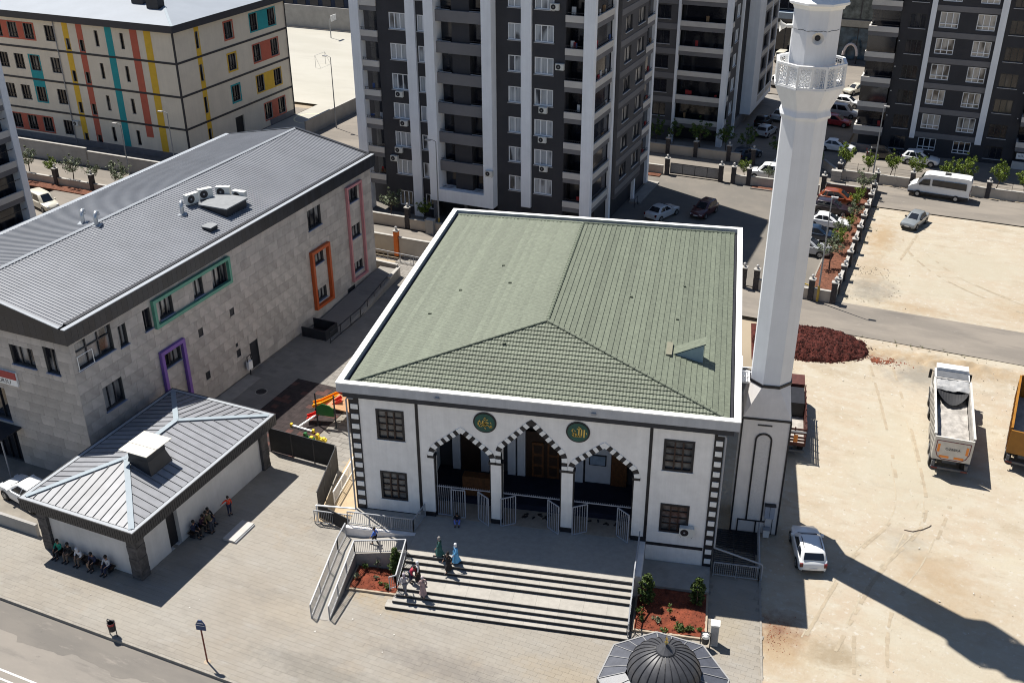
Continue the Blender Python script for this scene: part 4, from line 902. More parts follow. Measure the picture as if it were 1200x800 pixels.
# ------------------------------------------------------------------ helpers for buildings on the street grid (coordinates u, v)
def grid_thing(name, label, cat, u, v, group=None):
    t = thing(name, label, cat, C(u, v), TH, group); t['_o'] = 0; del t['_o']; return t
class GB(MB):                                   # builder in grid coordinates relative to the building's base point
    def __init__(s, u, v): super().__init__((u, v, 0))
    def box(s, *a): super().box(*a)
_wm = {}
def window(parent, O, face, plane, a0, a1, z0, z1, fm, pm, mull=1, trans=None, depth=.16, fw=.07, sill=None, mw=.05, proud=0.0, bars=None):
    """frame (part) with pane and sill (sub-parts); face 'f' looks along -v, 'r' along +u"""
    w, h = round(a1-a0, 2), round(z1-z0, 2); key = (w, h, fm.name, pm.name, mull, trans, fw, sill.name if sill else None, mw, bars)
    if key not in _wm:
        b = MB()
        for r in ((0, w, 0, fw), (0, w, h-fw, h), (0, fw, fw, h-fw), (w-fw, w, fw, h-fw)): b.box(r[0], r[1], -.05, .05, r[2], r[3], fm)
        for k in range(1, mull+1): x = w*k/(mull+1); b.box(x-mw/2, x+mw/2, -.045, .045, fw, h-fw, fm)
        if trans: b.box(fw, w-fw, -.042, .042, h*trans-mw/2, h*trans+mw/2, fm)
        if bars:
            for k in range(1, bars): x = w*k/bars; b.box(x-.012, x+.012, -.16, -.14, 0, h*.45, DKMET)
            b.box(0, w, -.165, -.135, h*.45, h*.45+.03, DKMET); b.box(0, w, -.165, -.135, 0, .03, DKMET)
        f = b.mesh('window'); b = MB(); b.box(fw*.5, w-fw*.5, .052, .062, fw*.5, h-fw*.5, pm); p = b.mesh('pane'); s = None
        if sill: b = MB(); b.box(-.06, w+.06, -depth-.10, .05, -.075, -.004, sill); s = b.mesh('sill')
        _wm[key] = (f, p, s)
    f, p, s = _wm[key]; rz = 0 if face == 'f' else math.pi/2
    loc = (a0-O[0], plane-O[1]+depth, z0) if face == 'f' else (plane-O[0]-depth, a0-O[1], z0)
    o = put('window', f, parent, loc, rz); put('pane', p, o)
    if s: put('sill', s, o)
    return o
def PFv(plane): return lambda a, z, d: (a, plane+d, z)
def PRu(plane): return lambda a, z, d: (plane-d, a, z)
def cut(rects, h):
    out = []
    for (x0, x1, z0, z1) in rects:
        if h[1] <= x0 or h[0] >= x1 or h[3] <= z0 or h[2] >= z1: out.append((x0, x1, z0, z1)); continue
        if h[0] > x0: out.append((x0, h[0], z0, z1))
        if h[1] < x1: out.append((h[1], x1, z0, z1))
        a, c = max(x0, h[0]), min(x1, h[1])
        if h[2] > z0: out.append((a, c, z0, h[2]))
        if h[3] < z1: out.append((a, c, h[3], z1))
    return [r for r in out if r[1]-r[0] > .04 and r[3]-r[2] > .04]

# ------------------------------------------------------------------ the stone-clad kindergarten with the long metal roof
KO = (-49.1, 42.0, 0)
kg = grid_thing('kindergarten', 'long stone clad building with grey ribbed metal roof and coloured window surrounds', 'building', KO[0], KO[1])
CLAD = mat('stone_cladding', (0.42, 0.385, 0.35), 0.75, 0.12, 1.1, 0.06, 18, perobj=0.13, stain=0.12)
CLADI = mat('stone_cladding_far', (0.42, 0.385, 0.35), 0.75, 0.12, 1.1, 0.06, 18, island=0.13, stain=0.12)
BACKING = mat('joint_backing', (0.10, 0.095, 0.09), 0.9, 0.1)  # dark backing wall seen in the joints between the panels
RW = [(42.45, 45.65, 8.70, 10.6), (46.20, 46.95, 8.50, 10.05), (48.62, 49.35, 8.55, 10.12), (50.2, 51.65, 8.70, 10.22), (53.9, 55.0, 8.70, 10.22), (56.05, 57.8, 8.50, 10.3), (43.9, 45.7, 4.75, 6.55), (49.95, 51.6, 4.95, 6.15),
      (68.8, 70.8, 8.45, 10.2), (69.05, 70.6, 5.1, 6.25), (69.05, 70.6, 1.65, 2.75), (75.15, 76.8, 8.65, 10.0), (75.15, 76.8, 5.2, 6.4), (75.15, 76.8, 1.9, 2.8), (59.25, 60.3, 0.05, 2.35)]
SQ = [(53.72, 54.25, 5.6, 6.25), (57.5, 58.0, 5.6, 6.2), (57.6, 58.1, 1.9, 2.55), (53.78, 54.28, 1.9, 2.55), (57.6, 57.88, 2.85, 3.15), (73.9, 75.2, .35, .8)]
FWN = [(-54.45, -52.4, 8.3, 9.75), (-51.45, -50.35, 8.3, 10.2), (-58.5, -56.0, 3.4, 6.0), (-58.5, -55.9, 0.0, 2.9)]
b = MB(KO); wall_panel(b, PRu(-49.13), 42.03, 79.2, 0, 10.95, RW+SQ, BACKING, .3); wall_panel(b, PFv(42.03), -65.2, -49.13, 0, 10.95, FWN, BACKING, .3)
b.box(-65.2, -49.6, 42.5, 79.2, 0, 10.9, BACKING); b.build('wall', kg)
shared = {}; n_ind = 0; rest = MB(KO)
def clad(face, rects, individually):
    global n_ind
    for (a0, a1, z0, z1) in rects:
        if face == 'r': args = (-49.135, -49.10, a0+.006, a1-.006, z0+.006, z1-.006)
        else: args = (a0+.006, a1-.006, 42.0, 42.035, z0+.006, z1-.006)
        if individually and n_ind < 300 and (a1-a0) > .3 and (z1-z0) > .2:
            key = (face, round(a1-a0, 2), round(z1-z0, 2))
            if key not in shared:
                m = MB(); w, h = a1-a0-.012, z1-z0-.012
                if face == 'r': m.box(-.0175, .0175, -w/2, w/2, -h/2, h/2, CLAD)
                else: m.box(-w/2, w/2, -.0175, .0175, -h/2, h/2, CLAD)
                shared[key] = m.mesh('cladding_panel')
            c = ((args[0]+args[1])/2-KO[0]+rnd.uniform(-.002, .002), (args[2]+args[3])/2-KO[1], (args[4]+args[5])/2)
            put('cladding_panel', shared[key], kg, c); n_ind += 1
        else: rest.box(*args, CLADI)
ph = .78; pw_ = 1.22
fpan = []; rpan = []
for j in range(14):
    z0 = j*ph; z1 = min(z0+ph, 10.93); sft = (j*0.41) % pw_
    a = 42.035-sft
    while a < 79.2:
        r = (max(a, 42.035), min(a+pw_, 79.2), z0, z1); a += pw_
        if r[1]-r[0] > .1: rpan.append(r)
    a = -49.1+sft-pw_
    while a > -65.2:
        r = (max(a, -65.2), min(a+pw_, -49.1), z0, z1); a -= pw_
        if r[1]-r[0] > .1: fpan.append(r)
for lst, face, holes in ((fpan, 'f', FWN), (rpan, 'r', RW+SQ)):
    for r in lst:
        pieces = [r]
        for h in holes: pieces = [x for p in pieces for x in cut([p], h)]
        vis = (face == 'f' and r[0] > -58.6) or (face == 'r' and r[0] < 68 and r[3] > 2.2)
        clad(face, pieces, vis)
tag(rest.build('cladding', kg, fix=False), kind='stuff')
KGP = curtain_glass('curtained_pane', (0.015, 0.017, 0.022), (0.30, 0.30, 0.30), 26, .5); BLUESILL = mat('blue_grey_sill', (0.16, 0.20, 0.30), 0.5, 0.08)
for i, r in enumerate(RW[:-1]):
    window(kg, KO, 'r', -49.1, *r, DKMET, KGP if i not in (2,) else GLASS, mull=2 if r[1]-r[0] > 1.4 else 1, trans=.62 if i == 0 else None, depth=.22, sill=BLUESILL, fw=.08, mw=.08)
for i, r in enumerate(FWN[:2]): window(kg, KO, 'f', 42.0, *r, DKMET, KGP, mull=2 if i == 0 else 1, depth=.24, sill=BLUESILL, fw=.08, mw=.09)
window(kg, KO, 'f', 42.0, *FWN[2], DKMET, GLASS, mull=2, depth=.24, sill=BLUESILL); window(kg, KO, 'f', 42.0, *FWN[3], DKMET, GLASS, mull=3, depth=.2)
for r in SQ: b = MB(KO); b.box(-49.2, -49.17, r[0], r[1], r[2], r[3], DKMET); b.build('vent_opening', kg)
r = RW[-1]; b = MB(KO); b.box(-49.3, -49.24, r[0], r[1], r[2], r[3], DKMET); d = b.build('door', kg); b = MB(KO); b.box(-49.24, -49.2, r[0]+.1, r[0]+.16, 1.0, 1.15, CHROME); b.build('handle', d)
b = MB(KO); b.beam((-49.02, 42.3, 8.7), (-49.02, 43.8, 8.7), .04, .04, TRIM); b.beam((-49.02, 42.4, 9.7), (-49.02, 43.7, 9.7), .04, .04, TRIM); b.beam((-49.02, 42.4, 8.7), (-49.02, 42.4, 9.7), .04, .04, TRIM); b.beam((-49.02, 43.7, 8.7), (-49.02, 43.7, 9.7), .04, .04, TRIM); b.build('open_sash', kg)
# coloured surrounds (projecting boxes)
def surround(col, nm, a0, a1, z0, z1, sides, w=.24, d=.26, nameit='window_surround'):
    m = mat(nm, col, 0.5, 0.06); b = MB(KO); p0 = -49.08
    if 't' in sides: b.box(p0, p0+d, a0, a1, z1-w, z1, m)
    if 'b' in sides: b.box(p0, p0+d, a0, a1, z0, z0+w, m)
    zz0 = z0+w if 'b' in sides else z0; zz1 = z1-w if 't' in sides else z1
    if 'l' in sides: b.box(p0, p0+d, a0, a0+w, zz0, zz1, m)
    if 'r' in sides: b.box(p0, p0+d, a1-w, a1, zz0, zz1, m)
    o = b.build(nameit, kg); o['label'] = nm.replace('_', ' ')+' window surround'; return o
surround((0.10, 0.30, 0.215), 'sea_green', 49.5, 58.05, 8.35, 10.5, 'tblr')
surround((0.20, 0.10, 0.37), 'violet', 49.4, 51.95, 0.0, 6.5, 'tlr', .28)
surround((0.44, 0.085, 0.02), 'orange_red', 68.5, 71.3, 1.15, 6.6, 'tblr', .28, .32)
surround((0.50, 0.22, 0.23), 'dusty_pink', 74.75, 77.3, 1.2, 10.3, 'tblr', .2)
# fascia of dark metal panels, gutter and ribbed roof
KF0, KF1, KFz0, KFz1 = 41.67, 79.55, 10.92, 12.0; KU0, KU1 = -65.26, -48.76
FASC = mat('anthracite_panel', (0.020, 0.023, 0.030), 0.4, 0.15, 2, perobj=0.25)
b = MB(KO); b.box(KU0+.05, KU1-.04, KF0+.04, KF1-.05, KFz0+.02, KFz1-.06, BLACK); b.build('fascia_core', kg)
m1 = MB(); m1.box(-.02, .02, -.245, .245, 0, KFz1-KFz0, FASC); fp = m1.mesh('fascia_panel'); m2 = MB(); m2.box(-.245, .245, -.02, .02, 0, KFz1-KFz0, FASC); fp2 = m2.mesh('fascia_panel')
v = KF0+.25
while v < KF1: put('fascia_panel', fp, kg, (KU1-.02-KO[0], v-KO[1], KFz0)); v += .5
u = KU1-.25
while u > KU0: put('fascia_panel', fp2, kg, (u-KO[0], KF0+.02-KO[1], KFz0)); u -= .5
ZINC = mat('zinc_roof', (0.198, 0.206, 0.225), 0.42, 0.07, 0.5, spec=0.6, stain=0.10); ZTRIM = mat('zinc_flashing', (0.31, 0.33, 0.355), 0.4, 0.06, 3)
b = MB(KO); b.box(KU1-.32, KU1+.015, KF0-.01, KF1, KFz1, KFz1+.05, ZTRIM); b.box(KU0, KU0+.5, KF0-.01, KF1, KFz1, KFz1+.05, ZTRIM)
b.build('eave_flashing', kg)
b = MB(KO); b.box(KU1-.66, KU1-.36, KF0+.6, KF1-.3, KFz1+.03, KFz1+.10, BLACK); b.build('gutter', kg)
RU = (KU0+KU1)/2; RZ = 13.5
def ribbed(b, ue, ur, v0, v1, ze, zr, m, pitch=.28):
    vs = []; n = 0; v = v0; prof = ((0, 0), (.62, 0), (.70, .055), (.92, .055))
    S = []
    while v < v1:
        for t, h in prof: S.append((min(v+t*pitch, v1), h))
        v += pitch
    for (vv, h) in S: vs += [(ue, vv, ze+h), (ur, vv, zr+h)]
    b.add(vs, [(2*i, 2*i+2, 2*i+3, 2*i+1) for i in range(len(S)-1)], m)
b = MB(KO); ribbed(b, KU1-.6, RU+.05, KF0+.02, KF1-.02, KFz1+.02, RZ, ZINC); b.build('roof_sheet', kg, fix=False)
b = MB(KO); ribbed(b, KU0+.45, RU-.05, KF0+.02, KF1-.02, KFz1+.02, RZ, ZINC); b.build('roof_sheet', kg, fix=False)
b = MB(KO); b.add([(KU0+.3, KF0, KFz1), (KU1-.3, KF0, KFz1), (RU, KF0, RZ+.02), (KU0+.3, KF0+.02, KFz1), (KU1-.3, KF0+.02, KFz1), (RU, KF0+.02, RZ+.02)], [(0, 1, 2), (3, 5, 4)], FASC); b.build('gable', kg); b = MB(KO)
b.add([(KU0+.3, KF1, KFz1), (KU1-.3, KF1, KFz1), (RU, KF1, RZ+.02)], [(0, 1, 2)], FASC); b.build('gable', kg)
v = KF0
m = MB(); m.add([(-.17, 0, -.04), (0, 0, .03), (.17, 0, -.04), (-.17, 1.9, -.04), (0, 1.9, .03), (.17, 1.9, -.04)], [(0, 1, 4, 3), (1, 2, 5, 4)], ZTRIM); rc = m.mesh('ridge_cap')
while v < KF1-1.8: put('ridge_cap', rc, kg, (RU-KO[0], v-KO[1], RZ+.09)); v += 1.894
for s, u0 in ((1, KU1), (-1, KU0)):
    b = MB(KO); b.beam((u0-s*.5, KF1-.1, KFz1+.06), (RU, KF1-.1, RZ+.1), .3, .06, DKMET); b.beam((u0-s*.5, KF0+.08, KFz1+.06), (RU, KF0+.08, RZ+.1), .22, .06, ZTRIM); b.build('verge_flashing', kg)
# entrance canopy and sign
b = MB(KO); b.box(-58.6, -55.3, 40.2, 41.99, 3.0, 3.1, DKMET)
for u in (-58.4, -55.4): b.beam((u, 40.3, 0), (u, 40.3, 3.0), .07, .07, RAILM); 
b.build('canopy', kg)
sg = MB(KO); sg.box(-59.5, -54.4, 41.86, 41.99, 6.55, 7.6, TRIM); sgo = sg.build('name_sign', kg)
b = MB(KO); b.box(-59.5, -54.4, 41.83, 41.857, 7.05, 7.6, mat('sign_red', (0.30, 0.015, 0.025), 0.4, 0.05)); b.build('red_field', sgo)
text("KIZ KUR'AN KURSU", .46, BLACK, 'lettering', kg, (-57.0-KO[0], 41.853-KO[1], 6.78), (math.pi/2, 0, 0), .004)
# things on the roof
def on_roof(u): return KFz1+.02+(KU1-.6-u)/(KU1-.6-RU)*(RZ-KFz1-.02) if u > RU else KFz1+.02+(u-KU0-.45)/(RU-KU0-.45)*(RZ-KFz1)
hatch = thing('roof_hatch', 'flat dark edged hatch box on the kindergarten roof ringed by air conditioners', 'roof hatch', C(-52.0, 62.0, 0), TH)
b = MB(); b.box(-1.2, 1.2, -1.25, 1.25, on_roof(-50.7)+.02, 13.0, DKMET); b.build('curb', hatch)
b = MB(); b.box(-1.35, 1.35, -1.4, 1.4, 13.003, 13.09, mat('grey_membrane', (0.21, 0.22, 0.23), 0.7, 0.1, 2)); b.build('lid', hatch)
for i, (u, v, a, lb) in enumerate(((-54.2, 60.75, 75, 'leftmost roof air conditioner of the arc round the hatch, behind the vent cowl'), (-54.0, 62.25, 58, 'second roof air conditioner from the left in the arc round the hatch'), (-53.15, 63.65, 20, 'third roof air conditioner from the left, at the back of the arc'), (-51.75, 63.95, 0, 'rightmost roof air conditioner of the arc round the hatch'))):
    ac_unit(C(u, v, on_roof(u)+.1), TH+R(a), lb, 'roof air conditioners', 1.32)
def cowl(u, v, label, rz):
    t = thing('vent_cowl', label, 'vent', C(u, v, on_roof(u)+.02), TH+rz); b = MB()
    b.tube([(0, 0, 0), (0, 0, .55), (.08, 0, .78), (.25, 0, .9), (.45, 0, .85), (.55, 0, .62)], .16, ZINCB, 10, cap=False); b.build('bent_pipe', t, smooth=50)
    b = MB(); b.box(-.35, .35, -.35, .35, -.02, .04, ZTRIM); b.build('flashing', t)
ZINCB = mat('bright_zinc', (0.5, 0.52, 0.54), 0.3, 0.1, metal=0.6)
cowl(-53.5, 58.9, 'bent zinc vent cowl beside the roof hatch', 2.2); cowl(-58.2, 53.6, 'bent zinc vent cowl beyond the ridge of the kindergarten roof', 2.0); cowl(-56.7, 53.4, 'bent zinc vent cowl just on the near side of the roof ridge', 2.0)
t = thing('skylight', 'small flat dark vent box low on the kindergarten roof', 'skylight', C(-50.6, 58.4, on_roof(-50.6)), TH); b = MB(); b.box(-.4, .4, -.4, .4, 0, .28, DKMET); b.build('curb', t); b = MB(); b.box(-.46, .46, -.46, .46, .283, .33, mat('grey_membrane', (0, 0, 0))); b.build('lid', t)

# ------------------------------------------------------------------ small pavilion with hipped standing seam roof
# roof corners measured at eave height
pc = [Vector((-39.36, 44.46, 0)), Vector((-30.74, 42.81, 0)), Vector((-27.65, 56.39, 0)), Vector((-36.19, 58.37, 0))]
pu = [(p.x*CU.x+p.y*CU.y, p.x*CV.x+p.y*CV.y) for p in pc]
PU0, PU1 = (pu[0][0]+pu[3][0])/2, (pu[1][0]+pu[2][0])/2; PV0, PV1 = (pu[0][1]+pu[1][1])/2, (pu[2][1]+pu[3][1])/2
PO = (PU0, PV0, 0)
pav = grid_thing('pavilion', 'small plastered pavilion with grey hipped standing seam roof', 'building', PU0, PV0)
PEZ, PRZ = 4.0, 5.15; hwid = (PU1-PU0)/2
PLAST = mat('pale_plaster', (0.55, 0.54, 0.53), 0.85, 0.05, 0.8, stain=0.14, streak=0.14); BRICKD = mat('dark_split_stone', (0.075, 0.07, 0.07), 0.85, 0.3, 3)
iu = .75
b = MB(PO); dr = (PV0+3.4, PV0+4.4, 0, 2.65)
wall_panel(b, PRu(PU1-iu), PV0+iu, PV1-iu, 0, 3.3, [dr], PLAST, .3); wall_panel(b, PFv(PV0+iu), PU0+iu, PU1-iu, 0, 3.3, [], PLAST); b.box(PU0+iu, PU1-iu-.5, PV0+iu+.4, PV1-iu, 0, 3.3, PLAST); b.build('wall', pav)
b = MB(PO); b.box(PU1-iu-.4, PU1-iu-.3, dr[0], dr[1], 0, 2.65, BLACK); b.build('doorway', pav)
q = random.Random(6)
for cu_, cv_ in ((PU0+.55, PV0+.55), (PU1-1.25, PV0+.55), (PU1-1.25, PV1-1.25), (PU0+.55, PV1-1.25)):
    for j in range(11):
        b = MB(PO); g = q.uniform(0, .03); b.box(cu_-g, cu_+.7+g, cv_-g, cv_+.7+g, j*.3+.006, j*.3+.294, BRICKD); b.build('corner_stone', pav)
b = MB(PO); b.box(PU0+.1, PU1-.1, PV0+.1, PV1-.1, 3.27, 3.36, BLACK); b.build('soffit', pav)
m1 = MB(); m1.box(-.03, .03, -.08, .08, 0, .70, DKMET); fpp = m1.mesh('fascia_slat'); m2 = MB(); m2.box(-.08, .08, -.03, .03, 0, .70, DKMET); fpp2 = m2.mesh('fascia_slat')
b = MB(PO); ring(b, PU0+.03, PU1-.03, PV0+.03, PV1-.03, .1, 3.29, 3.98, BLACK); b.build('fascia', pav)
nsl = int((PV1-PV0)/.19)
for k in range(nsl): put('fascia_slat', fpp, pav, (PU1-.03-PU0, .1+k*(PV1-PV0-.2)/(nsl-1), 3.28))
nsl = int((PU1-PU0)/.19)
for k in range(nsl): put('fascia_slat', fpp2, pav, (.1+k*(PU1-PU0-.2)/(nsl-1), .03, 3.28))
b = MB(PO); ring(b, PU0+.06, PU1-.06, PV0+.06, PV1-.06, .22, 3.99, 4.05, ZTRIM); b.build('eave_flashing', pav); b = MB(PO); ring(b, PU0-.01, PU1+.01, PV0-.01, PV1+.01, .06, 3.96, 4.06, DKMET); ring(b, PU0+.285, PU1-.285, PV0+.285, PV1-.285, .06, 3.95, 4.03, BLACK); b.build('gutter_line', pav)
PZN = mat('standing_seam_zinc', (0.205, 0.212, 0.232), 0.5, 0.09, 1.4, perobj=0.06, spec=0.55, stain=0.14)
e0 = .34; A_ = Vector((PU0+hwid, PV0+hwid*1.085, PRZ)); B_ = Vector((PU0+hwid, PV1-hwid*1.065, PRZ))
q00, q10, q11, q01 = Vector((PU0+e0, PV0+e0, 4.03)), Vector((PU1-e0, PV0+e0, 4.03)), Vector((PU1-e0, PV1-e0, 4.03)), Vector((PU0+e0, PV1-e0, 4.03))
def seam_face(ea, eb, ra, rb, sp=.56):
    e = (eb-ea); W = e.length; e.normalize(); n = e.cross(ra-ea).normalized(); n = n if n.z > 0 else -n
    up = n.cross(e).normalized(); up = up if up.z > 0 else -up; H = (ra-ea).dot(up); la, lb = (ra-ea).dot(e), (rb-ea).dot(e); k = round(W/sp)
    def hmax(s):
        h = H
        if s < la: h = min(h, H*s/la)
        if s > lb: h = min(h, H*(W-s)/(W-lb))
        return max(h, 0)
    for i in range(k):
        s0, s1 = W*i/k, W*(i+1)/k; S = sorted({s0, s1, *[x for x in (la, lb) if s0 < x < s1]})
        low = [ea+e*s for s in S]; top = [ea+e*s+up*hmax(s) for s in S[::-1]]
        b = MB(PO); P_ = [p+n*.004 for p in low+top]
        P2 = []
        for p in P_:
            if not P2 or (p-P2[-1]).length > 1e-4: P2.append(p)
        if (P2[0]-P2[-1]).length < 1e-4: P2.pop()
        b.add(P2, [tuple(range(len(P2)))], PZN)
        if hmax(s1) > .15 and i < k-1: b.beam(ea+e*s1+n*.03, ea+e*s1+up*hmax(s1)+n*.03, .022, .05, SEAMD, up=n)
        b.build('roof_panel', pav)
SEAMD = mat('seam_dark', (0.12, 0.12, 0.125), 0.5, 0.1)
seam_face(q00, q10, A_, A_); seam_face(q10, q11, A_, B_); seam_face(q11, q01, B_, B_); seam_face(q01, q00, B_, A_)
HIPM = mat('light_hip_flashing', (0.26, 0.305, 0.34), 0.65, 0.05, 3)
for a, c in ((A_, B_), (q00, A_), (q10, A_), (q11, B_), (q01, B_)): b = MB(PO); b.beam(a+Vector((0, 0, .04)), c+Vector((0, 0, .04)), .34, .05, HIPM); b.build('hip_flashing', pav)
t = thing('roof_ventilator', 'square ventilator box with pale flat lid on the pavilion roof', 'ventilator', C(-42.55, 40.35, 0), TH)
b = MB(); b.add([(-1.0, -1.0, 4.5), (1.05, -1.0, 4.5), (1.05, 1.0, 4.5), (-1.0, 1.0, 4.5), (-.72, -.8, 5.4), (.78, -.8, 5.4), (.78, .8, 5.4), (-.72, .8, 5.4), (-.72, -.8, 6.05), (.78, -.8, 6.05), (.78, .8, 6.05), (-.72, .8, 6.05)], [(0, 1, 5, 4), (1, 2, 6, 5), (2, 3, 7, 6), (3, 0, 4, 7), (4, 5, 9, 8), (5, 6, 10, 9), (6, 7, 11, 10), (7, 4, 8, 11), (8, 9, 10, 11)], DKMET); b.build('housing', t)
LID = mat('cream_lid', (0.52, 0.495, 0.44), 0.6, 0.04, 2)
b = MB(); b.box(-1.05, 1.1, -1.15, 1.15, 6.06, 6.10, LID); b.box(-1.05, 1.1, -.25, -.15, 6.101, 6.125, LID); b.build('lid', t)

# ------------------------------------------------------------------ school with coloured stripes
SO = (-88.0, 100.0, 0)
sch = grid_thing('school', 'four storey cream school with teal, red and yellow stripes and grey roof', 'school', SO[0], SO[1])
CREAM = mat('cream_render', (0.74, 0.67, 0.55), 0.85, 0.04, 0.5, stain=0.10, streak=0.10); RED_ = mat('brick_red_paint', (0.50, 0.115, 0.07), 0.7, 0.06); YEL = mat('ochre_yellow_paint', (0.72, 0.45, 0.035), 0.7, 0.06); TEAL = mat('teal_paint', (0.01, 0.30, 0.33), 0.7, 0.06)
PLIN = mat('grey_plinth', (0.16, 0.165, 0.18), 0.8, 0.1); BAND = mat('band_anthracite', (0.03, 0.03, 0.036), 0.6, 0.1)
SL, SD, SH = 45.0, 23.0, 15.85
FH = []; RH = []; F1 = [13.2, 9.2, 5.15, 1.1]
for z in F1:
    for u in (-117.3, -114.6, -111.9, -108.35): FH.append((u, u+1.65, z, z+1.95))
    for u in (-121, -124.5): FH.append((u, u+1.65, z, z+1.95))
    FH.append((-100.2, -99.6, z, z+1.95)); FH.append((-96.2, -95.6, z, z+1.95)); FH.append((-105.05, -104.4, z-.8, z+.6)); FH.append((-102.85, -102.1, z-.8, z+.6))
FH = [(a, c, max(z0, .15), z1) for a, c, z0, z1 in FH]
for i, z in enumerate(F1):
    RH.append((103.98, 104.6, z-.1 if i < 3 else .8, z+1.95))
    if i < 3: RH.append((109.65, 111.3, z-.1, z+1.95))
    a = 115.0 if i < 3 else 116.1
    RH.append((a, a+1.65, z-.15, z+2.05)); RH.append((a+3.9 if i < 3 else 119.2, (a+5.6) if i < 3 else 120.85, z-.15, z+2.05))
RH.append((109.6, 111.4, 0, 3.0))
b = MB(SO); wall_panel(b, PFv(100.0), -88-SL, -88, 0, SH, FH, CREAM, .25); wall_panel(b, PRu(-88.0), 100, 100+SD, 0, SH, RH, CREAM, .25)
b.box(-88-SL, -88.4, 100.4, 100+SD, 0, SH-.05, CREAM); b.box(-88.9, -88.0, 100+SD, 100+SD+.02, 0, SH, CREAM); b.build('wall', sch)
for z in (4.0, 8.05, 12.1):
    b = MB(SO); b.box(-88-SL, -88.0, 99.96, 100.02, z-.13, z+.13, BAND); b.build('floor_band', sch); b = MB(SO); b.box(-88.02, -87.96, 100.13, 100+SD, z-.13, z+.13, BAND); b.build('floor_band', sch)
b = MB(SO); b.box(-88.13, -87.94, 99.94, 100.13, 0, SH, BAND); b.build('corner_band', sch)
b = MB(SO); b.box(-88-SL, -88.14, 99.95, 100.01, 0, .75, PLIN); b.box(-88.01, -87.95, 117.0, 100+SD, 0, .8, PLIN); b.build('plinth', sch)
def stripe(m, rects, face='f'):
    for (a0, a1, z0, z1) in rects:
        ps = [(a0, a1, z0, z1)]
        for h in (FH if face == 'f' else RH): ps = [x for p in ps for x in cut([p], h)]
        for bz in (4.0, 8.05, 12.1): ps = [x for p in ps for x in cut([p], (-999, 999, bz-.13, bz+.13))]
        b = MB(SO)
        for p in ps:
            if face == 'f': b.box(p[0], p[1], 99.975, 100.01, p[2], p[3], m)
            else: b.box(-88.01, -87.975, p[0], p[1], p[2], p[3], m)
        if ps: b.build('colour_stripe', sch)
stripe(YEL, [(-105.25, -104.35, .15, SH), (-92.35, -91.3, .15, SH)]); stripe(RED_, [(-103.0, -102.05, .15, SH), (-94.5, -93.4, 2.4, SH)]); stripe(TEAL, [(-98.4, -97.35, .15, SH)])
stripe(RED_, [(-118.6, -110.0, 13.05, 15.3), (-118.6, -110.0, .95, 3.2)]); stripe(TEAL, [(-112.1, -110.1, 5.0, 11.25)])
stripe(YEL, [(103.9, 104.75, .0, SH)], 'r'); stripe(RED_, [(109.45, 111.5, 12.9, 15.35), (114.85, 120.75, 8.85, 11.4), (115.95, 121.0, .8, 3.3)], 'r'); stripe(TEAL, [(114.85, 120.75, 12.9, 15.4), (109.45, 111.5, 4.85, 7.3)], 'r'); stripe(YEL, [(109.45, 111.5, 8.9, 11.35), (114.85, 120.75, 4.85, 7.3)], 'r')
SPANE = curtain_glass('school_pane', (0.012, 0.012, 0.016), (0.16, 0.16, 0.16), 30, .62)
for h in FH: window(sch, SO, 'f', 100.0, *h, DKMET, SPANE, mull=2 if h[1]-h[0] > 1 else 0, trans=.25 if h[1]-h[0] > 1 else None, depth=.18, mw=.09, fw=.08)
for h in RH[:-1]: window(sch, SO, 'r', -88.0, *h, DKMET, SPANE, mull=2 if h[1]-h[0] > 1 else 0, trans=.25 if h[1]-h[0] > 1 else None, depth=.18, mw=.09, fw=.08)
b = MB(SO); b.box(-88.25, -88.2, 109.6, 111.4, 0, 3.0, BLACK); b.build('door', sch)
b = MB(SO); b.box(-88-SL-.6, -87.4, 99.4, 100+SD+.6, SH, SH+.85, mat('dark_fascia', (0.028, 0.032, 0.045), 0.5, 0.1)); b.build('fascia', sch)
SROOF = mat('pale_grey_roof', (0.25, 0.275, 0.31), 0.5, 0.04, 0.3, stain=0.08)
r0_ = SH+.86; a, c, d, e = (-88-SL-.6, 99.4, r0_), (-87.4, 99.4, r0_), (-87.4, 100+SD+.6, r0_), (-88-SL-.6, 100+SD+.6, r0_); f1, f2 = (-99.6, 111.5, r0_+2.6), (-88-SL+11, 111.5, r0_+2.6)
b = MB(SO)
for fc in ((a, c, f1, f2), (c, d, f1), (d, e, f2, f1), (e, a, f2)): b.add(fc, [tuple(range(len(fc)))], SROOF)
b.build('roof', sch)
b = MB(SO)
for p, q_ in ((c, f1), (d, f1), (a, f2), (f1, f2)): b.beam(p, q_, .3, .06, HIPM)
b.build('hip_flashing', sch)
for u, v, w in ((-96.6, 105.0, .9), (-93.4, 104.0, .9)):
    b = MB(SO); z = r0_+.75; b.box(u-w, u+w, v-.6, v+.6, z-.3, z+1.35, DKMET); b.build('chimney', sch)
b = MB(SO); b.box(-107.5, -102.5, 107.2, 109.0, r0_+1.4, r0_+2.6, DKMET); b.build('chimney', sch)
b = MB(SO); b.tube([(-116, 104.5, r0_+1), (-116, 104.5, r0_+2.6)], .05, DKMET, 5); b.build('antenna', sch)
b = MB(SO); b.tube([(-106.6, 99.9, 15.8), (-106.6, 99.9, .2)], .06, RAILM, 6); b.tube([(-87.9, 100+SD-.2, 15.8), (-87.9, 100+SD-.2, .2)], .07, DKMET, 6); b.build('downpipe', sch)
ac_unit(C(-105.9, 99.97, 2.6), TH, 'white air conditioner low on the cream school wall beside the left yellow stripe')

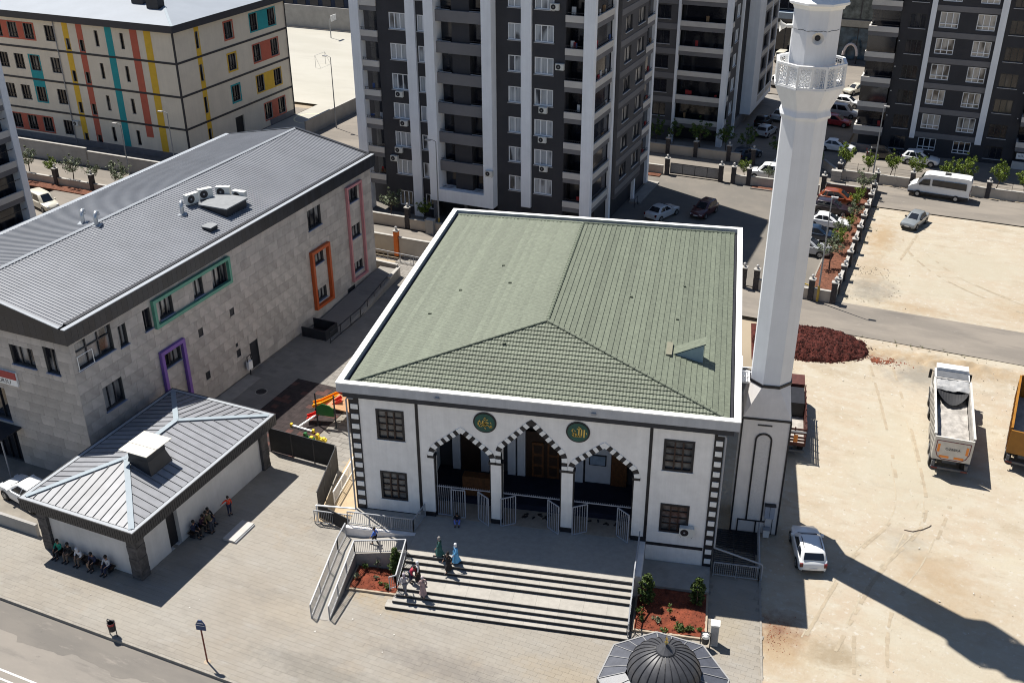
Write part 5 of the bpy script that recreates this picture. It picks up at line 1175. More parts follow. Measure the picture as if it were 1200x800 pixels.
# ------------------------------------------------------------------ apartment blocks
ADARK = mat('anthracite_render', (0.040, 0.040, 0.046), 0.8, 0.10, 0.4, stain=0.12, streak=0.14); AGREY = mat('mid_grey_render', (0.17, 0.165, 0.17), 0.8, 0.08, 0.4, stain=0.1); APIL = mat('pale_pillar_render', (0.80, 0.82, 0.85), 0.75, 0.04, 0.4, stain=0.08, streak=0.12)
ABEI = mat('beige_parapet', (0.56, 0.53, 0.49), 0.8, 0.06, 0.6, stain=0.08); ASIDE = mat('warm_grey_render', (0.085, 0.082, 0.085), 0.8, 0.08, 0.4, stain=0.1)
WF = mat('white_pvc', (0.8, 0.82, 0.84), 0.4, 0.04); APANE = curtain_glass('net_curtain_pane', (0.045, 0.05, 0.06), (0.44, 0.47, 0.50), 30, .40); BPANE = curtain_glass('mixed_curtain_pane', (0.03, 0.03, 0.035), (0.50, 0.47, 0.43), 26, .44)
DPANE = curtain_glass('dim_pane', (0.010, 0.012, 0.020), (0.055, 0.055, 0.06), 18, .60); SILLG = mat('pale_sill', (0.42, 0.42, 0.43), 0.6, 0.05); HPIL = 32.0
def bx(O, parent, name, m, *boxes):
    b = MB(O)
    for r in boxes: b.box(*r, m)
    return b.build(name, parent)
def clutter(O, parent, a0, a1, v, z, q, face='f'):
    """laundry and chairs seen behind a balcony parapet"""
    b = MB(O); n = 0
    for k in range(q.randint(1, 3)):
        c = q.choice(CLM); a = q.uniform(a0+.2, a1-.5); w = q.uniform(.25, .5); h = q.uniform(.25, .7)
        if face == 'f': b.box(a, a+w, v, v+.08, z, z+h, c)
        else: b.box(v-.08, v, a, a+w, z, z+h, c)
    b.build('balcony_things', parent)
CLM = [mat('laundry_white', (0.5, 0.5, 0.5), 0.9, 0.05), mat('laundry_red', (0.3, 0.03, 0.03), 0.9, 0.05), mat('laundry_blue', (0.06, 0.1, 0.25), 0.9, 0.05), mat('cane_chair', (0.2, 0.13, 0.07), 0.9, 0.1)]
# --- block A, straight behind the mosque
AO = (-46.4, 94.9, 0); A = grid_thing('apartment_block', 'dark apartment block with white vertical pillars straight behind the green roof', 'apartment block', AO[0], AO[1])
VA = 94.9; T = [4.15+3.07*k for k in range(9)]
fh = []
for t in T:
    fh += [(-55.36, -53.46, t+.30, t+1.95), (-52.12, -50.85, t+.30, t+1.92), (-42.14, -40.75, t+.32, t+1.92), (-39.33, -37.35, t+.32, t+1.96)]
fh += [(-55.2, -53.6, .9, 2.6), (-52.0, -50.9, .9, 2.6)]
b = MB(AO)
for a0, a1 in ((-56.75, -53.30), (-52.25, -50.75), (-43.46, -40.62), (-39.61, -36.13)):
    wall_panel(b, PFv(VA), a0, a1, 0, HPIL, [h for h in fh if a0 < h[0] < a1], ADARK, .2)
for a0, a1 in ((-56.75, -50.75), (-43.46, -36.13)): b.box(a0, a1, VA+.3, VA+1.2, 0, HPIL, ADARK)
b.box(-59.6, -33.4, VA+2.0, 114.3, 0, HPIL-.02, ADARK); b.build('wall', A)
bx(AO, A, 'roof_slab', AGREY, (-59.76, -33.1, 94.6, 114.5, HPIL, HPIL+.4))
bx(AO, A, 'pillar', APIL, (-59.76, -58.70, 94.56, 95.6, 0, HPIL)); bx(AO, A, 'pillar', APIL, (-53.30, -52.25, 94.6, 95.2, 0, HPIL)); bx(AO, A, 'pillar', APIL, (-40.64, -39.59, 94.6, 95.3, 2.9, HPIL)); bx(AO, A, 'pillar', APIL, (-34.2, -33.1, 94.56, 95.2, 0, HPIL))
bx(AO, A, 'projecting_frame', APIL, (-50.77, -49.70, 93.75, 95.6, 2.5, HPIL), (-44.50, -43.44, 93.75, 95.6, 2.5, HPIL), (-49.70, -44.50, 93.75, 95.6, 2.5, 3.85))
bx(AO, A, 'ground_floor_column', AGREY, (-50.6, -50.2, 94.0, 94.4, 0, 2.5), (-44.1, -43.7, 94.0, 94.4, 0, 2.5), (-47.5, -47.2, 95.2, 95.5, 0, 2.5))
q = random.Random(21)
for i, t in enumerate(T):
    # left and right balconies on the front
    for a0, a1 in ((-58.70, -56.75), (-36.13, -34.20)):
        bx(AO, A, 'balcony_parapet', ABEI, (a0, a1, VA-.18, VA+.0, t-.62, t)); bx(AO, A, 'balcony_slab', AGREY, (a0, a1, VA-.12, VA+2.0, t-1.12, t-.623))
        b = MB(AO); b.box(a0, a1, VA+1.7, VA+1.76, t-.6, t+1.9, DPANE); b.build('balcony_door', A)
        b = MB(AO); b.box(a0, a1, VA-.10, VA-.06, t+.22, t+.26, DKMET)
        for k in range(9): x = a0+(a1-a0)*(k+.5)/9; b.box(x-.012, x+.012, VA-.09, VA-.07, t, t+.22, DKMET)
        b.build('balcony_rail', A)
        if q.random() < .7: clutter(AO, A, a0, a1, VA+.4, t, q)
    # middle loggia
    if t < 30:
        bx(AO, A, 'loggia_band', AGREY, (-49.70, -44.50, VA-.7, VA-.45, t-1.45, t-.35)); bx(AO, A, 'loggia_wall', ADARK, (-49.70, -44.50, VA+.6, VA+.8, t-.4, t+1.7), (-48.1, -46.15, VA-.3, VA+.6, t-.4, t+1.7))
        bx(AO, A, 'loggia_slab', AGREY, (-49.70, -44.50, VA-.45, VA+.8, t-1.4, t-1.2))
        for a0, a1 in ((-49.6, -48.2), (-46.05, -44.6)):
            b = MB(AO); b.box(a0, a1, VA+.5, VA+.58, t-.4, t+1.5, DPANE); b.build('loggia_window', A)
            b = MB(AO); b.box(a0, a1, VA-.62, VA-.58, t-.1, t-.06, DKMET); b.box(a0, a1, VA-.46, VA-.36, t-.353, t-.30, SILLG); b.build('loggia_rail', A)
for h in fh: window(A, AO, 'f', VA, *h, WF, APANE if h[2] > 3 else GLASS, mull=2 if h[1]-h[0] > 1.6 else 1, depth=.10, fw=.09, mw=.09, sill=SILLG if h[2] > 3 else None)
# right-hand face
rh = []
for t in T: rh += [(102.35, 104.55, t+.25, t+1.75), (106.5, 108.9, t+.25, t+1.8)]
b = MB(AO); wall_panel(b, PRu(-32.6), 101.0, 109.85, 2.75, HPIL, rh, ASIDE, .25); b.box(-33.4, -32.85, 101.0, 109.85, 2.75, HPIL, ASIDE); b.box(-33.4, -32.6, 100.98, 101.0, 2.75, HPIL, ASIDE); b.box(-33.4, -32.6, 101.0, 109.85, 2.7, 2.75, AGREY); b.build('side_wall', A)
for t in T:
    bx(AO, A, 'side_band', AGREY, (-32.6, -32.55, 101.0, 109.85, t-.95, t-.35))
    for a0, a1 in ((95.2, 100.15), (109.87, 114.35)):
        bx(AO, A, 'balcony_parapet', ABEI, (-33.28, -33.08, a0, a1, t-.62, t)); bx(AO, A, 'balcony_slab', AGREY, (-34.5, -33.12, a0, a1, t-1.12, t-.623))
        b = MB(AO); b.box(-33.42, -33.38, a0, a1, t-.6, t+1.9, DPANE); b.build('balcony_door', A)
        b = MB(AO); b.box(-33.2, -33.16, a0, a1, t+.2, t+.24, DKMET); b.build('balcony_rail', A)
        if q.random() < .8: clutter(AO, A, a0, a1, -33.3, t, q, 'r')
for h in rh: window(A, AO, 'r', -32.6, *h, DKMET, BPANE, mull=1, depth=.16, sill=SILLG)
bx(AO, A, 'pillar', APIL, (-33.3, -32.95, 100.2, 100.75, 0, HPIL)); bx(AO, A, 'pillar', APIL, (-33.5, -33.05, 114.35, 115.0, 0, HPIL)); bx(AO, A, 'pillar', APIL, (-33.1, -32.75, 108.4, 108.8, 0, 2.7))
bx(AO, A, 'entrance_platform', CONC, (-33.0, -31.7, 107.6, 115.2, .003, .16))
b = MB(AO); 
for y in (106.2, 107.4): b.beam((-31.9, y, 0), (-31.9, y, 1), .05, .05, DKMET)
b.beam((-31.9, 106.2, 1), (-31.9, 107.4, 1), .05, .05, DKMET); b.build('handrail', A)
names = ['ground', 'first', 'second', 'third', 'fourth', 'fifth', 'sixth', 'seventh', 'eighth']
for u, z, lb in ((-54.3, 24.0, 'white wall air conditioner on the left dark strip at the top edge of the photo'), (-54.45, 12.95, 'white wall air conditioner under a left column window, highest of the lower three there'), (-54.1, 9.9, 'white wall air conditioner under a left column window, middle of the lower three'), (-54.9, 6.9, 'white wall air conditioner under a left column window, lowest of three'), (-55.5, 5.9, 'white wall air conditioner lowest of all on the left strip, half beside a plant'),
      (-37.2, 22.95, 'white wall air conditioner right of the top three-part window near the corner'), (-36.6, 17.4, 'white wall air conditioner beside a dark corner balcony, no window above'), (-38.3, 13.0, 'white wall air conditioner below the right column window, upper of three'), (-38.35, 10.0, 'white wall air conditioner below the right column window, middle of three'), (-38.2, 7.0, 'white wall air conditioner below the right column window, lowest of three')):
    ac_unit(C(u, VA-.03, z), TH, lb, 'wall air conditioners of the middle block')
ac_unit(C(-43.75, 93.72, 6.1), TH, 'white wall air conditioner on the thick white frame of the middle block', 'wall air conditioners of the middle block')
# --- block C behind it to the right
CO = (-35.0, 131.5, 0); Cb = grid_thing('apartment_block', 'dark apartment block between the middle block and the minaret with wide balconies', 'apartment block', CO[0], CO[1])
TC = [3.2+3.08*k for k in range(10)]; q = random.Random(31)
ch = [(-37.8, -36.05, t+.1, t+1.75) for t in TC] + [(-41.8, -40.0, t+.1, t+1.75) for t in TC]; cr = [(134.4, 136.2, t+.2, t+1.8) for t in TC]
b = MB(CO); wall_panel(b, PFv(131.5), -56, -35.1, 0, HPIL, ch, ASIDE, .22); b.box(-56, -35.1, 131.9, 133.5, 0, HPIL, ASIDE); b.box(-56, -28.7, 133.4, 158, 0, HPIL-.02, ADARK)
wall_panel(b, PRu(-28.4), 133.3, 137.0, 0, HPIL, cr, ASIDE, .2); b.box(-28.75, -28.62, 132.9, 158, 0, HPIL, ADARK); b.build('wall', Cb)
bx(CO, Cb, 'roof_slab', AGREY, (-56, -28.3, 131.4, 158, HPIL, HPIL+.4))
bx(CO, Cb, 'pillar', APIL, (-29.03, -28.33, 131.3, 132.2, 0, HPIL)); bx(CO, Cb, 'pillar', APIL, (-35.1, -34.78, 131.3, 131.8, 0, HPIL)); bx(CO, Cb, 'pillar', APIL, (-28.5, -28.1, 137.0, 137.6, 0, HPIL))
for t in TC:
    bx(CO, Cb, 'balcony_parapet', ABEI, (-34.78, -29.03, 131.4, 131.58, t-.62, t)); bx(CO, Cb, 'balcony_slab', AGREY, (-34.78, -29.03, 131.45, 133.4, t-1.15, t-.623))
    b = MB(CO); b.box(-34.78, -29.03, 132.9, 132.96, t-.6, t+1.9, DPANE); b.build('balcony_door', Cb)
    bx(CO, Cb, 'balcony_parapet', ABEI, (-28.5, -28.33, 132.2, 133.3, t-.62, t)); bx(CO, Cb, 'side_band', AGREY, (-28.45, -28.34, 132.2, 133.3, t-1.15, t-.623))
    bx(CO, Cb, 'front_band', AGREY, (-56, -35.1, 131.44, 131.5, t-1.15, t-.45))
    if q.random() < .8: clutter(CO, Cb, -34.5, -29.3, 131.9, t, q)
for h in ch: window(Cb, CO, 'f', 131.5, *h, DKMET, DPANE, mull=1, depth=.15, sill=SILLG)
for h in cr: window(Cb, CO, 'r', -28.4, *h, WF, APANE, mull=1, depth=.1, sill=SILLG)
# projecting pale bay on the side
bh = []
for t in TC: bh += [(147.6, 150.4, t-.1, t+1.7), (152.6, 155.0, t-.1, t+1.7)]
bay = MB(CO); bay.box(-28.6, -27.2, 142.8, 146.9, 1.4, HPIL, APIL)
wall_panel(bay, PRu(-27.2), 146.9, 156.2, 3.1, HPIL, bh, AGREY, .3); bay.box(-28.6, -27.55, 146.9, 156.2, 3.1, HPIL, ADARK); bay.box(-28.6, -27.19, 146.9, 156.2, 1.4, 3.1, APIL); bay.box(-27.4, -27.1, 151.2, 151.6, 1.4, HPIL, APIL); bay.box(-27.4, -27.1, 155.9, 156.25, 1.4, HPIL, APIL)
bay.build('projecting_bay', Cb)
for t in TC: bx(CO, Cb, 'side_band', ABEI, (-27.2, -27.13, 146.9, 155.9, t-1.0, t-.25))
for h in bh: window(Cb, CO, 'r', -27.2, *h, DKMET, DPANE, mull=1, depth=.25)
bx(CO, Cb, 'plinth_wall', AGREY, (-28.62, -28.3, 137.6, 158, 0, 1.4)); 
GLZ = mat('balcony_glass', (0.012, 0.014, 0.02), 0.08, 0.3, 0.5, spec=0.7)
# --- block B on the right
BO = (0.0, 138.0, 0); Bb = grid_thing('apartment_block', 'dark apartment block with grey bands and two pale pillars at the top right corner', 'apartment block', BO[0], BO[1])
TB = [3.3+3.07*k for k in range(10)]; q = random.Random(41)
wh = []
for t in TB: wh += [(-4.94, -2.81, t+.15, t+2.0), (-0.80, 1.25, t+.15, t+2.0), (-8.32, -6.43, t-.1, t+1.6), (2.85, 4.95, t-.1, t+1.6)]
wh += [(-4.94, -2.81, .75, 2.3), (-.8, 1.25, .75, 2.3), (-8.3, -6.4, .6, 2.2), (2.85, 4.95, .6, 2.2)]
b = MB(BO); wall_panel(b, PFv(138.0), -9.3, 6.2, 0, HPIL, wh, ADARK, .25); b.box(-9.3, 6.2, 138.35, 139.5, 0, HPIL, ADARK); b.box(-12.3, 24, 139.4, 160, 0, HPIL-.02, ASIDE); b.box(9.2, 24, 138.0, 139.4, 0, HPIL, ADARK); b.build('wall', Bb)
bx(BO, Bb, 'roof_slab', AGREY, (-12.6, 24, 137.6, 160, HPIL, HPIL+.4))
bx(BO, Bb, 'pillar', APIL, (-6.05, -5.45, 137.7, 138.1, 2.2, HPIL)); bx(BO, Bb, 'pillar', APIL, (1.6, 2.35, 137.7, 138.1, 2.2, HPIL))
for i, t in enumerate(TB):
    bx(BO, Bb, 'floor_band', AGREY, (-5.45, 1.6, 137.94, 138.0, t-.95, t-.30))
    for a0, a1 in ((-12.8, -9.3), (6.2, 9.2)):
        bx(BO, Bb, 'balcony_parapet', ABEI, (a0, a1, 136.9, 137.1, t-.62, t), (a0, a0+.2, 137.1, 139.4, t-.62, t)); bx(BO, Bb, 'balcony_slab', AGREY, (a0+.02, a1-.01, 136.95, 139.4, t-1.15, t-.623))
        b = MB(BO); b.box(a0+.1, a1, 138.8, 138.86, t-.6, t+1.9, DPANE); b.build('balcony_door', Bb)
        b = MB(BO); b.box(a0+.1, a1-.1, 137.0, 137.04, t, t+1.9, GLZ) if (i % 2) else b.box(a0+.1, a1-.1, 137.0, 137.04, t+.2, t+.25, DKMET); b.build('balcony_glazing', Bb)
        if q.random() < .8: clutter(BO, Bb, a0, a1, 137.5, t, q)
for h in wh:
    wide = -5 < h[0] < 0
    window(Bb, BO, 'f', 138.0, *h, WF if wide else DKMET, (BPANE if h[2] > 3 else GLASS) if wide else DPANE, mull=2, trans=.26 if wide else None, depth=.12, fw=.09, mw=.09, sill=None if wide else SILLG)
ac_unit(C(5.5, 137.95, 13.0), TH, 'white air conditioner on the right dark block at the right edge of the photo')
bx(BO, Bb, 'low_wall', AGREY, (-12.8, -9.3, 136.9, 137.2, 0, .9)); bx(BO, Bb, 'low_wall', ABEI, (6.2, 9.2, 136.9, 137.2, 0, .9))
sb = bx(BO, Bb, 'shop_sign', TRIM, (6.5, 8.3, 136.84, 136.9, 1.3, 2.0))
text('KİRALIK', .36, mat('sign_letter_grey', (0.2, 0.2, 0.22), 0.5, 0.1), 'lettering', Bb, (7.4, -1.17, 1.65), (math.pi/2, 0, 0), .004)
b = MB(BO); 
for x, z in ((-9.1, 4.6), (-9.1, 7.7), (-9.1, 10.7), (-9.1, 13.8), (5.8, 5.8), (5.8, 8.9)): b.box(x-.06, x+.06, 137.9, 137.99, z, z+.12, TRIM)
b.build('wall_lamp', Bb)
# --- block D at the left edge
DO = (-86.5, 66.0, 0); Db = grid_thing('apartment_block', 'pale pillared apartment block cut off by the left edge of the photo', 'apartment block', DO[0], DO[1])
TD = [3.2+3.07*k for k in range(9)]; q = random.Random(51)
b = MB(DO); b.box(-104, -85.6, 46, 71.6, 0, HPIL-.02, ASIDE); b.build('wall', Db); bx(DO, Db, 'roof_slab', AGREY, (-104, -84.4, 46, 72, HPIL, HPIL+.4))
bx(DO, Db, 'pillar', APIL, (-85.6, -84.45, 71.3, 72.05, 0, HPIL)); bx(DO, Db, 'pillar', APIL, (-85.6, -84.45, 60.0, 60.7, 0, HPIL))
for t in TD:
    bx(DO, Db, 'balcony_parapet', ABEI, (-84.75, -84.55, 60.7, 71.3, t-.62, t)); bx(DO, Db, 'balcony_slab', AGREY, (-85.6, -84.6, 60.7, 71.3, t-1.15, t-.623))
    b = MB(DO); b.box(-85.55, -85.5, 60.7, 71.3, t-.6, t+1.9, DPANE); b.build('balcony_door', Db)
    b = MB(DO); b.box(-84.7, -84.66, 66.2, 66.3, t, t+1.9, DKMET); b.box(-84.7, -84.66, 60.7, 71.3, t+1.1, t+1.16, DKMET); b.build('balcony_rail', Db)
# --- shops at the end of the service road
EO = (-22.0, 187.0, 0); Eb = grid_thing('shop_row', 'row of dark glass fronted shops at the far end of the service road', 'shop building', EO[0], EO[1])
b = MB(EO); b.box(-52, 8, 187.3, 205, 0, 13.5, AGREY); b.build('wall', Eb)
bx(EO, Eb, 'awning', mat('red_awning', (0.50, 0.10, 0.10), 0.7, 0.06), (-26, 8, 185.6, 187.0, 12.6, 12.9)); bx(EO, Eb, 'sign_band', mat('ivory_fascia', (0.40, 0.38, 0.32), 0.7, 0.08, 3), (-26.5, 8, 186.9, 187.25, 5.5, 6.6))
bx(EO, Eb, 'black_band', BLACK, (-52, 8, 186.95, 187.25, 10.9, 12.5)); bx(EO, Eb, 'canopy', mat('blue_grey_canopy', (0.30, 0.36, 0.42), 0.6, 0.06), (-52, -27, 185.3, 187.2, 6.3, 7.3))
q = random.Random(61)
SHOPW = [mat('poster_beige', (0.22, 0.19, 0.14), 0.5, 0.5, 1.3), mat('poster_grey', (0.15, 0.17, 0.16), 0.5, 0.5, 1.1), mat('poster_red', (0.16, 0.05, 0.03), 0.5, 0.6, 1.2), mat('shop_glass', (0.07, 0.11, 0.14), 0.12, 0.6, 0.7)]
u = -52
while u < 6:
    for z0, z1, ms in ((6.8, 10.7, SHOPW[:3] if u > -27 else [GLASS]), (0.2, 5.3, [SHOPW[3], GLASS])):
        b = MB(EO); b.box(u+.08, u+2.9, 187.15, 187.27, z0, z1, q.choice(ms)); b.build('shop_window', Eb)
    u += 3
b = MB(EO); b.box(-33.6, -31.2, 186.7, 186.9, 4.3, 5.4, TRIM); b.build('shop_sign', Eb)
arch = thing('balloon_arch', 'white and pink balloon arch standing before the far shops', 'arch', C(-19.6, 184.6), TH); b = MB()
b.tube([(1.1*math.cos(math.pi*k/12), 0, 1.3+1.9*math.sin(math.pi*k/12)) for k in range(13)], .22, mat('balloon_white', (0.7, 0.62, 0.6), 0.4, 0.15, 3), 8); b.build('balloons', arch, smooth=60); b = MB()
for s in (-1, 1): b.tube([(1.1*s, 0, 0), (1.1*s, 0, 1.3)], .12, DKMET, 6)
b.build('stand', arch)
# --- blue glazed building far left
HO2 = (-110, 190, 0); Hb = grid_thing('glass_building', 'blue glazed building far behind the sports court', 'building', HO2[0], HO2[1])
b = MB(HO2); b.box(-150, -66, 190, 210, 0, 14, mat('blue_facade', (0.03, 0.045, 0.08), 0.5, 0.15, 0.5)); b.build('wall', Hb)
for k in range(26):
    for z in (1, 5): b = MB(HO2); b.box(-148+k*3.1, -146+k*3.1, 189.92, 190.0, z, z+2.2, GLASS); b.build('window', Hb)

# ------------------------------------------------------------------ boundary walls, piers, gate
WALLB = mat('boundary_render', (0.42, 0.375, 0.32), 0.9, 0.08, 0.8, 0.05, 20, stain=0.12); WALLG = mat('grey_boundary_render', (0.30, 0.29, 0.275), 0.9, 0.08, 0.8, 0.05, 20, stain=0.15); WCAP = mat('pale_wall_cap', (0.36, 0.345, 0.32), 0.8, 0.05)
PIERM = mat('dark_pier_stone', (0.045, 0.040, 0.042), 0.8, 0.3, 4); GLOBE = mat('pale_globe', (0.42, 0.41, 0.40), 0.3, 0.03)
def wall(name, label, u0, v0, u1, v1, h, th=.22, m=None, cap=True, seg=3.2, fence=False):
    a, c = Vector((u0, v0, 0)), Vector((u1, v1, 0)); d = c-a; l = d.length; ang = math.atan2(d.y, d.x)
    t = thing(name, label, 'wall', C(u0, v0), TH+ang); n = max(1, round(l/seg))
    for k in range(n):
        b = MB(); b.box(l*k/n+.006, l*(k+1)/n-.006, -th/2, th/2, 0, h, m or WALLB); b.build('wall_panel', t)
    if cap: b = MB(); b.box(-.02, l+.02, -th/2-.05, th/2+.05, h+.002, h+.07, WCAP); b.build('coping', t)
    if fence:
        b = MB()
        for k in range(int(l/2.1)+1): b.beam((k*2.1, 0, h+.07), (k*2.1, 0, h+1.05), .045, .045, DKMET)
        for z in (.35, .95): b.beam((0, 0, h+z), (l, 0, h+z), .02, .02, DKMET)
        b.build('wire_fence', t)
    return t
def pier(u, v, label, h=2.0, w=.5, m=None, group=None, globe=True):
    t = thing('gate_pier', label, 'pier', C(u, v), TH, group)
    for k in range(5): b = MB(); g = .012*(k % 2); b.box(-w/2+g, w/2-g, -w/2+g, w/2-g, h*k/5+.004, h*(k+1)/5-.004, m or PIERM); b.build('stone_course', t)
    b = MB(); b.box(-w/2-.06, w/2+.06, -w/2-.06, w/2+.06, h, h+.08, WCAP); b.lathe([(w*.45, h+.08), (.07, h+.22), (.07, h+.26)], (0, 0, 0), WCAP, 8); b.build('cap', t)
    if globe: b = MB(); b.lathe([(.001, h+.24), (.11, h+.28), (.15, h+.38), (.11, h+.48), (.001, h+.53)], (0, 0, 0), GLOBE, 10, caps=False); b.build('globe', t, smooth=60)
    return t
# yard of block A: wall and gate towards the north road
wall('boundary_wall', 'beige boundary wall stub left of the sliding gate', -40, 118.45, -32.2, 118.45, 1.05); wall('boundary_wall', 'low wall segment right of the gate opening', -23.5, 118.55, -22.1, 118.55, 1.0); wall('boundary_wall', 'boundary wall running right behind the minaret along the north road', -21.7, 118.6, -13.8, 118.7, 1.05)
wall('boundary_wall', 'brown boundary wall behind the row of parked cars', -13.2, 119.6, -8.3, 119.6, 1.1, fence=True, m=mat('brown_render', (0.17, 0.10, 0.085), 0.9, 0.1))
pier(-31.75, 118.5, 'dark pier at the left end of the sliding gate'); pier(-25.2, 118.5, 'dark pier at the right end of the sliding gate'); pier(-23.7, 118.5, 'dark pier right of the pedestrian gap in the yard wall'); pier(-21.9, 118.6, 'dark pier nearest the minaret on its left in the yard wall'); pier(-13.5, 119.5, 'dark pier just right of the minaret behind the orange car'); pier(-8.0, 122.3, 'dark pier on the corner of the parking yard by the minibus', h=2.2)
t = thing('sliding_gate', 'long dark sliding gate with pale mesh panels', 'gate', C(-31.4, 118.75), TH); L = 6.0
for k in range(4): b = MB(); b.box(L*k/4+.04, L*(k+1)/4-.04, -.03, .03, .25, 1.35, mat('pale_mesh', (0.25, 0.24, 0.235), 0.7, 0.15, 12)); b.build('panel', t)
b = MB(); b.beam((0, 0, .18), (L, 0, .18), .09, .1, DKMET); b.beam((0, 0, 1.4), (L, 0, 1.4), .07, .07, DKMET)
for k in range(5): b.beam((L*k/4, 0, .1), (L*k/4, 0, 1.42), .06, .06, DKMET)
b.build('frame', t)
# east side wall of the parking yard with many short piers
pl = [(-8.0, 120.3), (-7.95, 116.8), (-7.9, 113.3), (-7.85, 109.9), (-7.8, 106.4), (-7.8, 102.9), (-7.8, 99.4), (-7.85, 95.8), (-7.9, 92.6)]
wall('boundary_wall', 'stepped boundary wall between the parking yard and the dirt lot', -7.9, 122.0, -7.9, 90.4, 1.05, seg=3.5)
for i, (u, v) in enumerate(pl): pier(u, v, 'dark pier %s along the wall between parking yard and dirt lot' % ['first from the road', 'second from the road', 'third from the road', 'fourth from the road', 'in the middle', 'fourth from the near end', 'third from the near end', 'second from the near end', 'closest to the near end'][i], h=1.45, w=.5)
pier(-7.95, 90.3, 'dark pier on the near corner of the parking yard wall', h=2.0); pier(-9.95, 90.2, 'dark pier right of the minaret beside the lamp post', h=2.0); pier(-16.2, 90.4, 'dark pier showing between the green roof and the minaret', h=2.0); pier(-15.0, 90.4, 'dark pier half hidden by the left edge of the minaret', h=2.0)
wall('boundary_wall', 'short near wall of the parking yard beside the lamp post', -9.7, 90.3, -8.2, 90.3, 1.05); wall('boundary_wall', 'yard wall seen between the green roof and the minaret', -33, 90.6, -16.5, 90.4, 1.0); wall('boundary_wall', 'yard wall just behind the minaret shaft', -14.8, 90.4, -10.2, 90.3, 1.0)
t = thing('barrier_arm', 'yellow barrier arm at the yard entrance beside the minaret', 'barrier', C(-13.5, 90.7), TH); b = MB(); b.beam((0, 0, 1.9), (3.9, .2, .9), .08, .08, mat('barrier_yellow', (0.55, 0.38, 0.04), 0.5, 0.1)); b.build('arm', t); b = MB(); b.box(3.8, 4.1, 0, .3, 0, 1.0, DKMET); b.build('post', t)
# wall on the far side of the north road
wall('boundary_wall', 'boundary wall in the shade before the second apartment block', -48, 126.3, -24.6, 126.3, 1.15); wall('boundary_wall', 'long boundary wall behind the white minibus', -12.6, 124.9, 40, 124.9, 1.1, fence=True); wall('boundary_wall', 'curved end of the long wall right of the minaret', -14.8, 128.4, -12.8, 125.2, 1.0)
for u, lb in ((-33.9, 'left of three in the shade before the second block'), (-30.3, 'middle of three in the shade before the second block'), (-26.1, 'right of three in the shade before the second block')): pier(u, 126.3, 'dark pier '+lb, h=2.0)
pier(-23.0, 126.0, 'dark pier at the mouth of the service road', h=2.0)
for u, lb in ((-12.5, 'at the left end of the long wall, with a pale plinth'), (-4.3, 'just left of the white minibus'), (3.9, 'right of the white minibus'), (12, 'furthest right along the long wall')): pier(u, 124.9, 'dark pier '+lb, h=1.9)
bx_ = thing('concrete_box', 'pale concrete utility box before the long wall', 'utility box', C(-12.7, 124.0), TH); b = MB(); b.box(-.55, .55, -.3, .3, 0, 1.25, WALLG); b.build('body', bx_); b = MB(); b.box(-.6, .6, -.35, .35, 1.253, 1.32, WCAP); b.build('lid', bx_)
# front of block A and kindergarten perimeter
wall('boundary_wall', 'beige front wall of the middle block left of the dark pier', -60.5, 91.0, -52.5, 91.0, 1.2); wall('boundary_wall', 'beige front wall of the middle block right of the dark pier', -51.9, 91.0, -33.2, 91.0, 1.1); pier(-52.2, 91.1, 'dark pier with white globe in the front wall of the middle block', h=2.3)
wall('boundary_wall', 'tall beige kindergarten wall left of the orange pier', -60, 84.3, -50.0, 84.3, 2.0); wall('boundary_wall', 'tall beige kindergarten wall right of the orange pier', -49.4, 84.3, -33, 84.3, 1.95); pier(-49.7, 84.25, 'bright orange pier with globe in the kindergarten wall', h=2.6, w=.45, m=mat('orange_pier', (0.62, 0.14, 0.02), 0.6, 0.05))
wall('boundary_wall', 'low beige wall behind the far corner of the kindergarten', -52.0, 80.2, -47.2, 79.9, 1.15); wall('boundary_wall', 'low wall end returning beside the kindergarten corner', -47.1, 80.0, -46.8, 77.6, .9)
railing('grey railing on the low step behind the kindergarten', [C(-53, 83.0), C(-45.5, 82.6)], gap=.6)
MULCH = mat('red_brown_mulch', (0.13, 0.052, 0.03), 1.0, 0.45, 5.0, 0.9, 14)
railing('dark posts and rail along the ramp beside the kindergarten', [C(-47.0, 77.5), C(-45.9, 70.8), C(-45.75, 65.6)], m=DKMET, gap=1.6)
t = thing('stairwell', 'dark low enclosure of a cellar stair against the kindergarten wall', 'stairwell', C(-47.5, 66.7), TH); b = MB(); b.box(-1.2, 1.2, -.95, -.85, 0, .9, DKMET); b.box(1.1, 1.2, -.85, .85, 0, .9, DKMET); b.box(-1.2, 1.2, .85, .95, 0, .9, DKMET); b.build('side_panel', t); b = MB(); b.box(-1.15, 1.1, -.85, .85, .0, .03, BLACK); b.build('stair_opening', t)
b = MB(); b.add([(-48.9, 67.7, .02), (-46.0, 67.7, .02), (-45.9, 70.8, .02), (-46.9, 79.5, .9), (-48.9, 79.5, .9), (-45.9, 70.8, -.03), (-46.9, 79.5, -.03)], [(0, 1, 2, 3, 4), (2, 5, 6, 3)], YPAVE); tag(b.build('ramp_paving', rz=TH, fix=False), kind='structure')
t = thing('electric_cabinet', 'pale electricity cabinet beside the lamp post before the middle block', 'cabinet', C(-49.3, 90.7), TH); b = MB(); b.box(-.45, .45, -.3, .3, 0, 1.5, WALLG); b.build('body', t); b = MB(); b.box(-.5, .5, -.35, .35, 1.503, 1.57, WCAP); b.build('roof', t)
